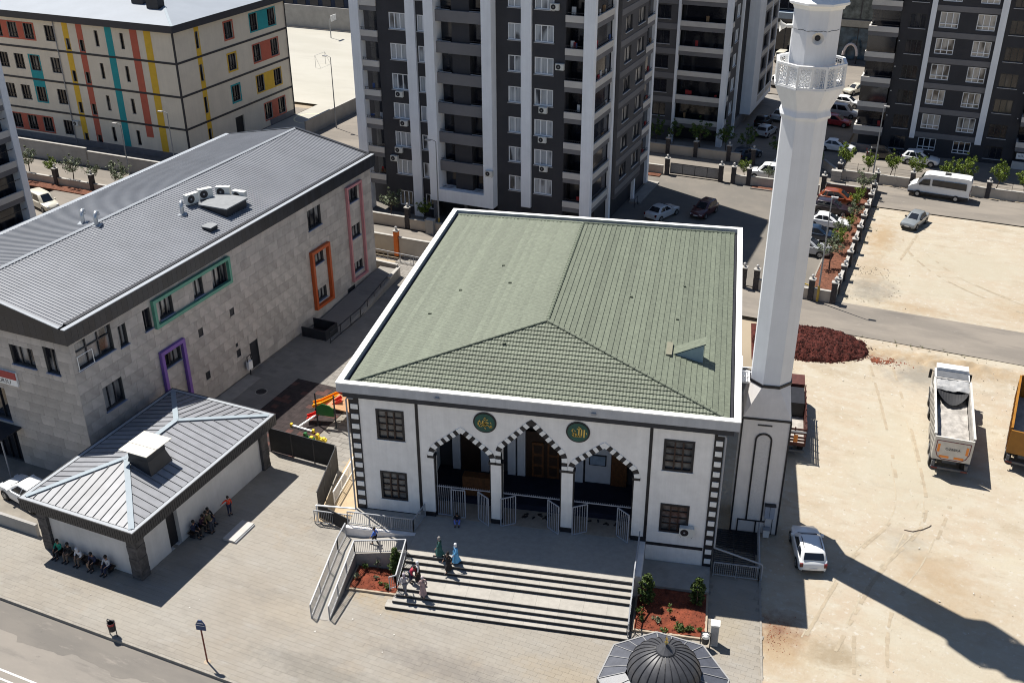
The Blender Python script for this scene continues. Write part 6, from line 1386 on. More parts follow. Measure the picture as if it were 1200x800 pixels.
# left: walls by the school
wall('boundary_wall', 'grey school wall, higher left section with pale coping', -112, 93.6, -98.6, 93.6, 2.25, m=WALLG, seg=4); wall('boundary_wall', 'grey school wall, lower middle section', -98.4, 93.6, -85.9, 93.6, 1.9, m=WALLG, seg=4); wall('boundary_wall', 'grey school wall, lowest right section at the roof edge', -85.7, 93.6, -74, 93.6, 1.5, m=WALLG, seg=4)
wall('boundary_wall', 'low wall with red planting strip behind the white van', -112, 86.8, -70, 86.8, .9); pier(-97.0, 86.8, 'dark pier left of the two behind the white van'); pier(-91.5, 86.8, 'dark pier right of the two behind the white van')
b = MB(); b.box(-110, -75, 85.2, 86.6, 0, .12, MULCH); tag(b.build('planting_strip', rz=TH, fix=False), kind='structure')
wall('boundary_wall', 'long grey court wall between court and side street', -80.6, 114.6, -80.6, 150, 2.0, m=WALLG, seg=5); wall('boundary_wall', 'weathered grey wall along the far side of the court', -140, 174.2, -66, 174.2, 4.2, m=WALLG, cap=False, seg=6)
wall('boundary_wall', 'pale low wall left of the parked white car by the pavilion', -56, 36.25, -48.75, 36.25, .9, m=WALLG, cap=False)
b = MB()
for r in ((-21.3, -13.9, 117.5, 118.3), (-12.5, -8.3, 118.7, 119.4), (-40, -32.3, 117.2, 118.2)): b.box(*r, 0, .12, MULCH)
b.box(-10.3, -8.2, 91.0, 119.2, 0, .10, MULCH); tag(b.build('red_planting_strip', rz=TH, fix=False), kind='structure')
b = MB(); b.box(-10.45, -10.31, 91, 118.5, 0, .14, KERBM); b.box(-21.4, -13.8, 117.36, 117.48, 0, .14, KERBM); tag(b.build('planting_kerb', rz=TH, fix=False), kind='structure')

# ------------------------------------------------------------------ lamp posts and court gear
LAMP = mat('galvanised_pole', (0.25, 0.26, 0.27), 0.5, 0.1, 2)
def lamp(u, v, h, arm, label, yellow=False):
    t = thing('street_lamp', label, 'street lamp', C(u, v), TH); b = MB(); b.tube([(0, 0, 0), (0, 0, h*.35), (0, 0, h)], [.09, .075, .045], LAMP, 8); b.tube([(0, 0, h), (arm[0]*.5, arm[1]*.5, h+.15), (arm[0], arm[1], h+.1)], .03, LAMP, 6); b.build('pole', t)
    b = MB(); b.box(arm[0]-.3, arm[0]+.3, arm[1]-.14, arm[1]+.14, h+.02, h+.14, GLOBE); b.build('lamp_head', t)
    if yellow: b = MB(); b.tube([(0, 0, .05), (0, 0, 1.6)], .11, mat('warning_yellow', (0.45, 0.3, 0.05), 0.6, 0.3, 6), 8); b.build('base_band', t)
lamp(-9.28, 89.95, 9.9, (.2, .2), 'tall grey lamp post at the near corner of the parking yard', True); lamp(-8.72, 125.4, 9.0, (.3, -.2), 'lamp post rising beside the minibus in front of the right block'); lamp(-48.65, 91.4, 9.8, (-.9, 0), 'lamp post in front of the middle block with arm to the left', True); lamp(-78.9, 119.4, 9.6, (-1.0, .2), 'tall thin lamp post at the court wall')
lamp(-91.6, 92.9, 6.2, (-.9, 0), 'shorter lamp post before the teal stripe of the school, arm to the left'); lamp(-86.6, 95.5, 7.5, (-1.0, 0), 'lamp post before the right yellow stripe at the school corner')
t = thing('basketball_hoop', 'basketball hoop standing on the pale court', 'basketball hoop', C(-110.5, 168.0), TH); b = MB(); b.tube([(0, 0, 0), (0, 0, 3.4), (.9, -.2, 3.9)], .09, LAMP, 6); b.build('pole', t); b = MB(); b.box(.9, 1.0, -1.0, .7, 3.2, 4.3, TRIM); b.build('backboard', t)
b = MB(); b.tube([(1.3+.25*math.cos(k*math.pi/6), -.15+.25*math.sin(k*math.pi/6), 3.35) for k in range(13)], .02, BLACK, 4, cap=False); b.build('ring', t)
t = thing('goal', 'thin white goal frame on the pale court', 'goal', C(-100.5, 147.5), TH); b = MB(); b.tube([(0, 0, 0), (0, 0, 2), (0, 3, 2), (0, 3, 0)], .03, RAILM, 6); b.build('frame', t); b = MB(); b.tube([(0, 0, 2), (1.0, 0, 0), (1.0, 3, 0), (0, 3, 2)], .02, RAILM, 5); b.build('back_frame', t)
b = MB(); r1, r2 = 2.4, 2.55; vs = [(r*math.cos(k*math.pi/20), r*math.sin(k*math.pi/20), 0) for r in (r1, r2) for k in range(40)]
b.add(vs, [(k, (k+1) % 40, 40+(k+1) % 40, 40+k) for k in range(40)], mat('court_line', (0.7, 0.66, 0.4), 0.8, 0.1)); tag(b.build('court_circle', loc=C(-84.6, 122.0, .012), fix=False), kind='structure')
# ------------------------------------------------------------------ dark mesh fence and playground
MESHF = mat('dark_mesh_sheet', (0.018, 0.018, 0.02), 0.8, 0.2)
def mesh_fence(label, pts, h=2.0):
    t = thing('mesh_fence', label, 'fence', C(*pts[0]), TH); o = Vector((*pts[0], 0))
    for i in range(len(pts)-1):
        a, c = Vector((*pts[i], 0))-o, Vector((*pts[i+1], 0))-o; d = c-a; n = max(1, round(d.length/2.0))
        for k in range(n):
            p, q_ = a+d*k/n, a+d*(k+1)/n; b = MB(); b.beam(p+d.normalized()*.04+Vector((0, 0, h/2+.05)), q_-d.normalized()*.04+Vector((0, 0, h/2+.05)), .012, h-.1, MESHF); b.build('mesh_panel', t)
            b = MB(); b.beam(p, p+Vector((0, 0, h)), .06, .06, DKMET); b.build('post', t)
            b = MB(); b.beam(p+Vector((0, 0, h)), q_+Vector((0, 0, h)), .05, .04, DKMET); b.build('top_rail', t)
mesh_fence('dark mesh fence between the pavilion and the mosque', [(-40.8, 50.0), (-35.3, 49.95)]); mesh_fence('dark mesh fence running along the left side of the mosque', [(-35.2, 49.9), (-33.5, 44.9)], 2.0)
mesh_fence('dark mesh fence in front of the left side passage', [(-33.45, 44.85), (-30.6, 44.2)], 1.15)
PO_ = mat('slide_orange', (0.75, 0.28, 0.01), 0.35, 0.05); PR_ = mat('slide_red', (0.55, 0.03, 0.02), 0.35, 0.05); PG_ = mat('panel_green', (0.012, 0.11, 0.025), 0.4, 0.1); PWD = mat('play_wood', (0.35, 0.19, 0.09), 0.7, 0.15, 4); PY_ = mat('play_yellow', (0.7, 0.5, 0.04), 0.4, 0.05)
pg = thing('play_frame', 'playground climbing frame with orange and red slides and green panel', 'playground', C(-38.3, 54.0), TH)
def slide(b, p0, p1, w, m):
    p0, p1 = Vector(p0), Vector(p1); pts = [p0, p0+(p1-p0)*.3-Vector((0, 0, .05)), p0+(p1-p0)*.8-Vector((0, 0, .12)), p1]
    d = (p1-p0).normalized(); x = d.cross(Vector((0, 0, 1))).normalized()
    for i in range(3):
        a, c = pts[i], pts[i+1]; b.beam(a, c, w, .05, m)
        for s in (-1, 1): b.beam(a+x*s*w/2+Vector((0, 0, .1)), c+x*s*w/2+Vector((0, 0, .1)), .06, .24, m)
b = MB(); slide(b, (.2, 3.6, 1.9), (-2.9, 2.0, .35), .6, PO_); b.build('orange_slide', pg); b = MB(); slide(b, (.0, 1.6, 1.8), (-2.3, .3, .3), .5, PR_); b.build('red_slide', pg); b = MB(); b.box(-.9, .0, 2.6, 2.7, 1.2, 2.3, PR_); b.build('red_panel', pg)
b = MB(); b.ext([(-.65, 0), (.65, 0), (.65, .65), (.35, .9), (-.2, 1.0), (-.65, .7)], (-.65, .3, .95), (1, .15, 0), (0, 0, 1), (0, .06, 0), PG_); b.build('green_panel', pg)
b = MB()
for x, y in ((-1.35, .25), (.1, .45), (-.2, 2.7), (1.3, 3.0)): b.tube([(x, y, 0), (x, y, 2.8)], .06, DKMET, 8)
b.build('posts', pg); b = MB(); b.box(-.8, 1.3, .6, 2.9, 1.5, 1.58, PWD); b.build('deck', pg)
b = MB()
for k in range(6): b.box(1.3+k*.22, 1.5+k*.22, .8, 1.6, 1.45-k*.25, 1.5-k*.25, PWD)
b.beam((1.3, .8, 1.6), (2.7, .8, .1), .06, .1, PWD); b.beam((1.3, 1.6, 1.6), (2.7, 1.6, .1), .06, .1, PWD); b.build('ladder', pg)
b = MB()
for k in range(5): b.box(.3+.1*k, 1.3+.1*k, 3.0+k*.25, 3.15+k*.25, 1.5, 1.56, PWD)
b.build('rope_bridge', pg)
t = thing('seesaw', 'white seesaw beam tilted on the playground', 'seesaw', C(-40.0, 53.6), TH); b = MB(); b.beam((-.6, -.3, .25), (1.0, 2.2, 1.3), .12, .1, WST); b.build('beam', t); b = MB(); b.beam((-1.3, -.3, .12), (.6, -.4, .12), .14, .14, WST); b.build('foot', t); b = MB(); b.box(-1.4, -1.25, -.4, -.2, .05, .3, PY_); b.box(.55, .7, -.5, -.3, .05, .3, PY_); b.build('end_cap', t)
for i, (u, v, m, lb, n) in enumerate(((-38.9, 52.0, PG_, 'green and yellow spring rider on the playground', 'spring_rider'), (-38.0, 52.2, PY_, 'yellow spring rider beside the green one', 'spring_rider'))):
    t = thing(n, lb, 'spring rider', C(u, v), TH); b = MB(); b.lathe([(.1, 0), (.1, .3)], (0, 0, 0), DKMET, 8); b.build('spring', t); b = MB(); b.box(-.4, .4, -.15, .15, .3, .5, m); b.box(-.4, -.2, -.12, .12, .5, .8, m); b.box(.1, .3, -.12, .12, .5, .6, PY_); b.build('body', t)
b = MB(); b.lathe([(.42, 0), (.42, .02)], (0, 0, 0), BLACK, 20); b.lathe([(.5, 0), (.5, .012)], (0, 0, 0), CONC, 20); tag(b.build('manhole_cover', loc=C(-46.4, 56.6, .006)), 'round black manhole cover in the shaded kindergarten yard', 'manhole cover')

# ------------------------------------------------------------------ vehicles
def paint(name, col, rough=0.3): return mat(name, col, rough, 0.03, 1.0, spec=0.5, coat=0.6)
HEADL = mat('headlamp_glass', (0.55, 0.57, 0.6), 0.15, 0.1, 5); TAILL = mat('tail_lamp', (0.11, 0.006, 0.008), 0.25, 0.1); PLATE = mat('number_plate', (0.6, 0.6, 0.6), 0.5, 0.05); PLASTIC = mat('black_plastic', (0.022, 0.022, 0.024), 0.6, 0.1); RIM = mat('alloy_rim', (0.36, 0.37, 0.38), 0.35, 0.1, metal=0.5)
CGLASS = mat('car_glass', (0.012, 0.016, 0.024), 0.06, 0.2, 1.0, spec=0.45)
BODY = {  # x 0 rear .. 1 front; (x, bottom, belt height, half width fraction)
 'hatch': dict(L=4.05, W=1.76, H=1.50, st=[(0, .40, .58, .66), (.010, .30, .76, .82), (.03, .26, .92, .91), (.065, .24, .99, .96), (.2, .2, .97, 1), (.5, .2, .94, 1), (.70, .2, .93, .99), (.78, .2, .90, .98), (.88, .22, .82, .94), (.94, .24, .74, .86), (.98, .28, .64, .74), (1, .36, .54, .58)], cab=(.025, .12, .50, .735), th=.88),
 'suv': dict(L=4.45, W=1.84, H=1.66, st=[(0, .45, .75, .82), (.012, .34, .98, .92), (.05, .28, 1.08, .97), (.2, .24, 1.06, 1), (.5, .24, 1.03, 1), (.70, .24, 1.02, .99), (.78, .24, 1.0, .98), (.91, .26, .92, .94), (.97, .30, .78, .86), (1, .42, .64, .76)], cab=(.03, .13, .50, .735), th=.80),
 'sedan': dict(L=4.6, W=1.78, H=1.46, st=[(0, .42, .66, .80), (.012, .30, .90, .90), (.06, .24, .98, .96), (.16, .2, .98, 1), (.5, .2, .93, 1), (.68, .2, .92, .99), (.76, .2, .89, .98), (.90, .22, .80, .93), (.97, .26, .68, .84), (1, .36, .56, .74)], cab=(.14, .27, .50, .72), th=.78),
 'old': dict(L=4.2, W=1.64, H=1.42, st=[(0, .42, .70, .90), (.01, .32, .92, .95), (.05, .26, .96, .98), (.2, .24, .94, 1), (.5, .24, .92, 1), (.70, .24, .91, 1), (.76, .24, .90, .99), (.92, .26, .84, .97), (.98, .30, .76, .94), (1, .40, .62, .92)], cab=(.16, .24, .52, .70), th=.80),
 'van': dict(L=4.4, W=1.80, H=1.84, st=[(0, .45, .8, .88), (.01, .34, 1.02, .95), (.05, .28, 1.05, .98), (.2, .24, 1.05, 1), (.5, .24, 1.04, 1), (.70, .24, 1.03, 1), (.78, .24, 1.0, .98), (.91, .26, .90, .94), (.97, .30, .76, .86), (1, .40, .6, .78)], cab=(.01, .04, .60, .78), th=.86)}
def car(name, kind, col, label, u, v, heading, cat='car', group=None, opts=(), scale=1.0):
    """heading in degrees, street grid, 0 = towards +u"""
    B = BODY[kind]; L, W, H = B['L']*scale, B['W'], B['H']; t = thing(name, label, cat, C(u, v, opts[0] if opts and isinstance(opts[0], float) else 0.008), TH+R(heading), group)
    pm = paint(col[0], col[1]); hw = W/2
    b = MB(); vs = []; fs = []; n = 9
    for (x, z0, zb, wf) in B['st']:
        X = (x-.5)*L; w = hw*wf; zm = z0+(zb-z0)*.55
        ring_ = [(-w*.62, z0), (-w*.95, z0+.06), (-w, zm), (-w*.965, zb-.05), (-w*.86, zb)]
        pts = ring_+[(0, zb+.035)]+[(-y, z) for y, z in ring_[::-1]]
        vs += [(X, y, z) for y, z in pts]; n = len(pts)
    k = len(B['st'])
    for i in range(k-1):
        for j in range(n-1): fs.append((i*n+j, i*n+j+1, (i+1)*n+j+1, (i+1)*n+j))
        fs.append((i*n, i*n+n-1, (i+1)*n+n-1, (i+1)*n))
    fs.append(tuple(range(n))); fs.append(tuple((k-1)*n+j for j in range(n)))
    b.add(vs, fs, pm); b.build('body', t, smooth=38)
    # cabin: rings from belt to roof
    br, tr, tf, bf = [(x-.5)*L for x in B['cab']]; th = B['th']
    def zb_at(x):
        st = B['st']; x = x/L+.5
        for i in range(len(st)-1):
            if st[i][0] <= x <= st[i+1][0]: f = (x-st[i][0])/(st[i+1][0]-st[i][0]); return st[i][2]+(st[i+1][2]-st[i][2])*f
        return st[-1][2]
    zr, zf = zb_at(br), zb_at(bf); wb, wt = hw*.87, hw*th*.87
    lv = [(br, bf, 1.0, 0.0), (br+(tr-br)*.45, bf+(tf-bf)*.45, .5, .5), (tr-.02, tf+.06, .06, .93), (tr+.14, tf-.1, -.08, 1.0)]
    def rr(i):
        a, c, fwd, hz = lv[i]; w = wt+(wb-wt)*max(fwd, 0); w = w if i < 3 else wt*.82
        z0, z1 = zr+(H-zr)*hz, zf+(H-zf)*hz
        if i == 0: z0 -= .04; z1 -= .04
        m = .10*(1 if i < 3 else .6)
        return [(a, -w+m, z0), (a+m*1.2, -w, z0+(z1-z0)*.05), ((a+c)/2, -w*1.015, (z0+z1)/2+(0.0 if i < 3 else .02)), (c-m*1.6, -w, z1), (c, -w+m*1.6, z1), (c+.012, 0, z1), (c, w-m*1.6, z1), (c-m*1.6, w, z1), ((a+c)/2, w*1.015, (z0+z1)/2+(0.0 if i < 3 else .02)), (a+m*1.2, w, z0), (a, w-m, z0), (a-.008, 0, z0)]
    b = MB(); vs = []; fs = []; N = 12
    for i in range(4): vs += rr(i)
    for i in range(3):
        for j in range(N): fs.append((i*N+j, i*N+(j+1) % N, (i+1)*N+(j+1) % N, (i+1)*N+j))
    fs.append(tuple(3*N+j for j in range(N))); b.add(vs, fs, pm); b.build('cabin', t, smooth=50)
    # glass, slightly proud
    r0, r2 = [Vector(p) for p in rr(0)], [Vector(p) for p in rr(2)]
    def pane(nm, a, c, d, e, lo, hi, inx, off, m=CGLASS, j=0):
        p = lambda s, h: (a.lerp(c, s)).lerp(d.lerp(e, s), h)
        mid1, mid2 = Vector(rr(1)[0]), None
        q_ = [p(inx, lo), p(1-inx, lo), p(1-inx*1.2, hi), p(inx*1.2, hi)]; b = MB(); off = Vector(off); b.add([x+off for x in q_]+[x+off*.2 for x in q_], [(0, 1, 2, 3), (0, 1, 5, 4), (1, 2, 6, 5), (2, 3, 7, 6), (3, 0, 4, 7)], m); return b.build(nm, t)
    pane('windscreen', r0[4], r0[6], r2[4], r2[6], .10, .93, .05, (.05, 0, .04)); 
    if 'panel' not in opts: pane('rear_window', r0[10], r0[0], r2[10], r2[0], .30 if kind in ('hatch', 'suv', 'van') else .12, .90, .03, (-.05, 0, .03))
    for s in (1, -1):
        A_0, A_1, D_0, D_1 = (r0[1], r0[3], r2[1], r2[3]) if s == -1 else (r0[9], r0[7], r2[9], r2[7])
        o = (0, s*.028, .004)
        p = lambda x, h: (A_0.lerp(A_1, x)).lerp(D_0.lerp(D_1, x), h)
        cuts = [(.05, .42), (.46, .93)] if 'panel' not in opts else [(.60, .93)]
        if kind in ('suv',) : cuts = [(.04, .20), (.23, .56), (.59, .93)]
        for x0, x1 in cuts:
            b = MB(); q_ = [p(x0, .14), p(x1, .14), p(x1-.02, .90), p(x0+.02, .90)]; b.add([Vector(x)+Vector(o) for x in q_]+[Vector(x) for x in q_], [(0, 1, 2, 3), (0, 1, 5, 4), (1, 2, 6, 5), (2, 3, 7, 6), (3, 0, 4, 7)], CGLASS); b.build('side_window', t)
    # wheels
    r = .31 if kind not in ('suv',) else .35
    for x in (-.30*L, .305*L):
        for s in (-1, 1):
            b = MB(); b.ext([((r+.05)*math.cos(a), (r+.05)*math.sin(a)) for a in [k*math.pi/8 for k in range(16)]], (x, s*(hw-.05), r+.01), (1, 0, 0), (0, 0, 1), (0, s*.058, 0), PLASTIC); b.build('wheel_arch', t)
            b = MB(); b.ext([(r*math.cos(a), r*math.sin(a)) for a in [k*math.pi/8 for k in range(16)]], (x, s*(hw-.18), r), (1, 0, 0), (0, 0, 1), (0, s*.20, 0), RUBBER); w = b.build('wheel', t)
            b = MB(); b.ext([(r*.64*math.cos(a), r*.64*math.sin(a)) for a in [k*math.pi/6 for k in range(12)]], (x, s*(hw+.02), r), (1, 0, 0), (0, 0, 1), (0, s*.012, 0), RIM); b.build('rim', w)
            b = MB()
            for k in range(5): a = k*2*math.pi/5; b.beam((x+r*.18*math.cos(a), s*(hw+.034), r+r*.18*math.sin(a)), (x+r*.58*math.cos(a+.3), s*(hw+.034), r+r*.58*math.sin(a+.3)), .05, .006, PLASTIC, up=(0, 1, 0))
            b.build('spoke_gap', w)
    zb1 = B['st'][-3][2]
    for s in (-1, 1):
        b = MB(); b.box(L*.435, L*.487, s*hw*.60-.13, s*hw*.60+.13, zb1-.24, zb1-.10, HEADL); b.build('headlight', t)
        b = MB(); z = B['st'][2][2]; b.box(-L*.498, -L*.44, s*hw*.80-.09, s*hw*.80+.09, z-.30, z-.05, TAILL); b.build('taillight', t)
        b = MB(); b.box(bf-.42, bf-.26, s*(hw+.02)-.09, s*(hw+.02)+.09, zf-.02, zf+.13, pm if kind != 'old' else PLASTIC); b.build('mirror', t)
    b = MB(); b.box(L*.46, L*.502, -.48, .48, .30, .46, PLASTIC); b.box(L*.46, L*.497, -.35, .35, .52, .60, PLASTIC); b.build('grille', t)
    b = MB(); b.box(-L*.503, -L*.45, -hw*.72, hw*.72, .28, .42, PLASTIC); b.build('rear_bumper', t)
    for s in (-1, 1): b = MB(); b.box(s*L*.505-.008, s*L*.505+.008, -.24, .24, .44 if s > 0 else .50, .54 if s > 0 else .60, PLATE); b.build('number_plate', t)
    if 'rack' in opts:
        for s in (-1, 1): b = MB(); b.tube([(tr+.25, s*wt*.80, H-.02), (tr+.35, s*wt*.80, H+.06), (tf-.35, s*wt*.80, H+.06), (tf-.2, s*wt*.80, H-.02)], .022, PLASTIC, 6); b.build('roof_rail', t)
    return t
WHITEP = ('white_car_paint', (0.74, 0.75, 0.75)); SILVER = ('silver_car_paint', (0.36, 0.37, 0.38)); GREYP = ('grey_blue_car_paint', (0.20, 0.22, 0.235)); MAROON = ('maroon_car_paint', (0.055, 0.008, 0.014)); ORANGEP = ('burnt_orange_car_paint', (0.20, 0.045, 0.012)); DKPUR = ('dark_plum_car_paint', (0.020, 0.012, 0.018)); NAVY = ('navy_car_paint', (0.010, 0.022, 0.045)); REDP = ('red_car_paint', (0.30, 0.012, 0.022)); CREAMP = ('cream_car_paint', (0.60, 0.57, 0.48)); BLKP = ('black_car_paint', (0.010, 0.010, 0.011)); LSILV = ('pale_silver_car_paint', (0.45, 0.47, 0.49))
car('hatchback', 'hatch', WHITEP, 'white hatchback with roof rails parked alone at the foot of the minaret', -3.95, 53.7, 108.5, opts=('rack',))
car('sedan', 'old', GREYP, 'old grey saloon car alone on the pale dirt lot', -2.9, 113.0, -107)
G5 = 'cars parked along the flower strip'
car('hatchback', 'suv', ORANGEP, 'burnt orange car furthest back in the parked row right of the minaret', -11.2, 116.2, -2, group=G5); car('hatchback', 'hatch', DKPUR, 'dark plum hatchback second in the parked row right of the minaret', -11.5, 113.2, 0, group=G5, scale=1.05); car('sedan', 'sedan', WHITEP, 'white saloon in the middle of the parked row right of the minaret', -11.3, 109.0, 0, group=G5); car('sedan', 'sedan', NAVY, 'navy blue car fourth in the parked row right of the minaret', -11.6, 105.0, 0, group=G5, scale=.95); car('hatchback', 'suv', SILVER, 'silver estate car nearest in the parked row right of the minaret', -12.0, 101.0, -3, group=G5)
car('sedan', 'sedan', LSILV, 'pale saloon parked in the block shadow just above the green roof edge', -28.3, 104.9, 70); car('hatchback', 'hatch', MAROON, 'maroon hatchback facing the camera at the edge of the block shadow', -24.3, 107.3, -102)
car('van', 'van', WHITEP, 'white van on the north road half hidden by the minaret', -20.4, 121.9, 180, 'van'); G6 = 'cars parked along the service road'
car('sedan', 'old', CREAMP, 'cream saloon first from the far end of the parked row by the right block', -16.1, 165.5, -120, group=G6); car('hatchback', 'hatch', WHITEP, 'white hatchback behind the cream saloon by the right block', -16.0, 157.6, -8, group=G6); car('hatchback', 'van', LSILV, 'silver white estate between white hatchback and red car by the right block', -15.9, 152.0, -6, group=G6); car('hatchback', 'hatch', REDP, 'bright red car in the parked row by the right block', -16.1, 147.3, -6, group=G6)
car('sedan', 'sedan', WHITEP, 'white saloon on the north side of the road right of the minaret', -14.4, 135.9, -3); car('hatchback', 'hatch', BLKP, 'black car in the shade at the foot of the right block', -8.6, 135.0, 8); car('suv', 'suv', WHITEP, 'white off-road car parked in front of the right block behind the saplings', -4.1, 134.4, -4)
car('hatchback', 'hatch', NAVY, 'dark car in deep shade at the mouth of the service road', -24.2, 128.6, 60); car('hatchback', 'hatch', SILVER, 'silver hatchback nearer of two along the side of the second block', -24.0, 139.2, 78, group=G6); car('sedan', 'sedan', SILVER, 'silver saloon farther of two along the side of the second block', -23.6, 147.6, 78, group=G6); car('hatchback', 'hatch', BLKP, 'small dark car between the two silver cars beside the second block', -25.3, 143.4, 78, group=G6, scale=.7)
car('van', 'van', WHITEP, 'white van standing on the service road left of the minaret balcony', -27.4, 166.0, 80, 'van'); car('van', 'van', CREAMP, 'pale van far up the service road left of the minaret', -30.2, 182.3, 85, 'van'); car('hatchback', 'suv', SILVER, 'silver car half hidden by the right block near the balloon arch', -15.2, 182.0, -85)
car('van', 'van', CREAMP, 'cream white minivan behind the kindergarten at the left edge', -92.6, 80.4, -18, 'van'); car('hatchback', 'suv', WHITEP, 'white car with dark glass roof parked behind the small pavilion', -52.2, 38.9, 170, opts=())
def minibus():
    t = thing('minibus', 'white long minibus with dark side windows on the road by the dirt lot', 'minibus', C(-1.2, 123.1, .008), TH+R(176)); pm = paint(*WHITEP); L, W = 6.6, 2.06; hw = W/2
    prof = [(-3.3, .45), (-3.3, 2.35), (-3.2, 2.62), (-2.8, 2.70), (1.2, 2.70), (1.75, 2.5), (2.35, 1.55), (2.95, 1.28), (3.22, 1.02), (3.3, .6), (3.25, .38)]
    b = MB(); n = len(prof)
    vs = [(x, s*(hw-(.16 if z > 2.3 else .04 if z > 1.5 else 0)-(.14 if x > 3 else 0)), z) for s in (-1, 1) for x, z in prof]
    mid = [(x, 0, z+.03) for x, z in prof]; vs += mid
    fs = [tuple(range(n)), tuple(range(n, 2*n))]+[(i, (i+1) % n, 2*n+(i+1) % n, 2*n+i) for i in range(n)]+[(n+i, n+(i+1) % n, 2*n+(i+1) % n, 2*n+i) for i in range(n)]
    b.add(vs, fs, pm); b.build('body', t, smooth=30)
    for s in (-1, 1):
        y = s*(hw-.02)
        b = MB(); b.ext([(-2.9, 1.45), (.75, 1.5), (.75, 2.2), (-2.85, 2.2)], (0, y, 0), (1, 0, 0), (0, 0, 1), (0, s*.03, 0), CGLASS); b.build('side_window', t)
        b = MB(); b.ext([(1.0, 1.45), (2.2, 1.45), (1.75, 2.1), (1.0, 2.2)], (0, y, 0), (1, 0, 0), (0, 0, 1), (0, s*.03, 0), CGLASS); b.build('side_window', t)
        b = MB(); b.ext([(-3.25, .40), (3.2, .40), (3.2, .62), (-3.25, .66)], (0, s*(hw), 0), (1, 0, 0), (0, 0, 1), (0, s*.025, 0), PLASTIC); b.build('rubbing_strip', t)
        b = MB(); b.box(2.95, 3.26, s*.72-.16, s*.72+.16, .85, 1.05, HEADL); b.build('headlight', t); b = MB(); b.box(-3.33, -3.28, s*.9-.09, s*.9+.09, .9, 1.5, TAILL); b.build('taillight', t)
        b = MB(); b.box(1.95, 2.1, s*(hw+.18)-.12, s*(hw+.18)+.12, 1.5, 1.8, PLASTIC); b.build('mirror', t)
        for x in (-1.95, 2.15):
            b = MB(); b.ext([(.36*math.cos(k*math.pi/8), .36*math.sin(k*math.pi/8)) for k in range(16)], (x, s*(hw-.2), .36), (1, 0, 0), (0, 0, 1), (0, s*.24, 0), RUBBER); w = b.build('wheel', t)
            b = MB(); b.ext([(.2*math.cos(k*math.pi/6), .2*math.sin(k*math.pi/6)) for k in range(12)], (x, s*(hw+.035), .36), (1, 0, 0), (0, 0, 1), (0, s*.012, 0), RIM); b.build('rim', w)
    b = MB(); b.add([(1.82, -.85, 2.40), (1.82, .85, 2.40), (2.38, .92, 1.58), (2.38, -.92, 1.58)], [(0, 1, 2, 3)], CGLASS); b.add([(1.80, -.85, 2.38), (1.80, .85, 2.38), (2.36, .92, 1.56), (2.36, -.92, 1.56)], [(0, 1, 2, 3)], CGLASS)
    for vtx in range(len(b.v)): b.v[vtx] = (b.v[vtx][0]+.03, b.v[vtx][1], b.v[vtx][2]+.03)
    b.build('windscreen', t); b = MB(); b.box(-.95, -.35, -.3, .3, 2.74, 2.84, PLASTIC); b.build('roof_vent', t); b = MB(); b.box(3.2, 3.33, -.6, .6, .45, .8, PLASTIC); b.build('grille', t)
minibus()
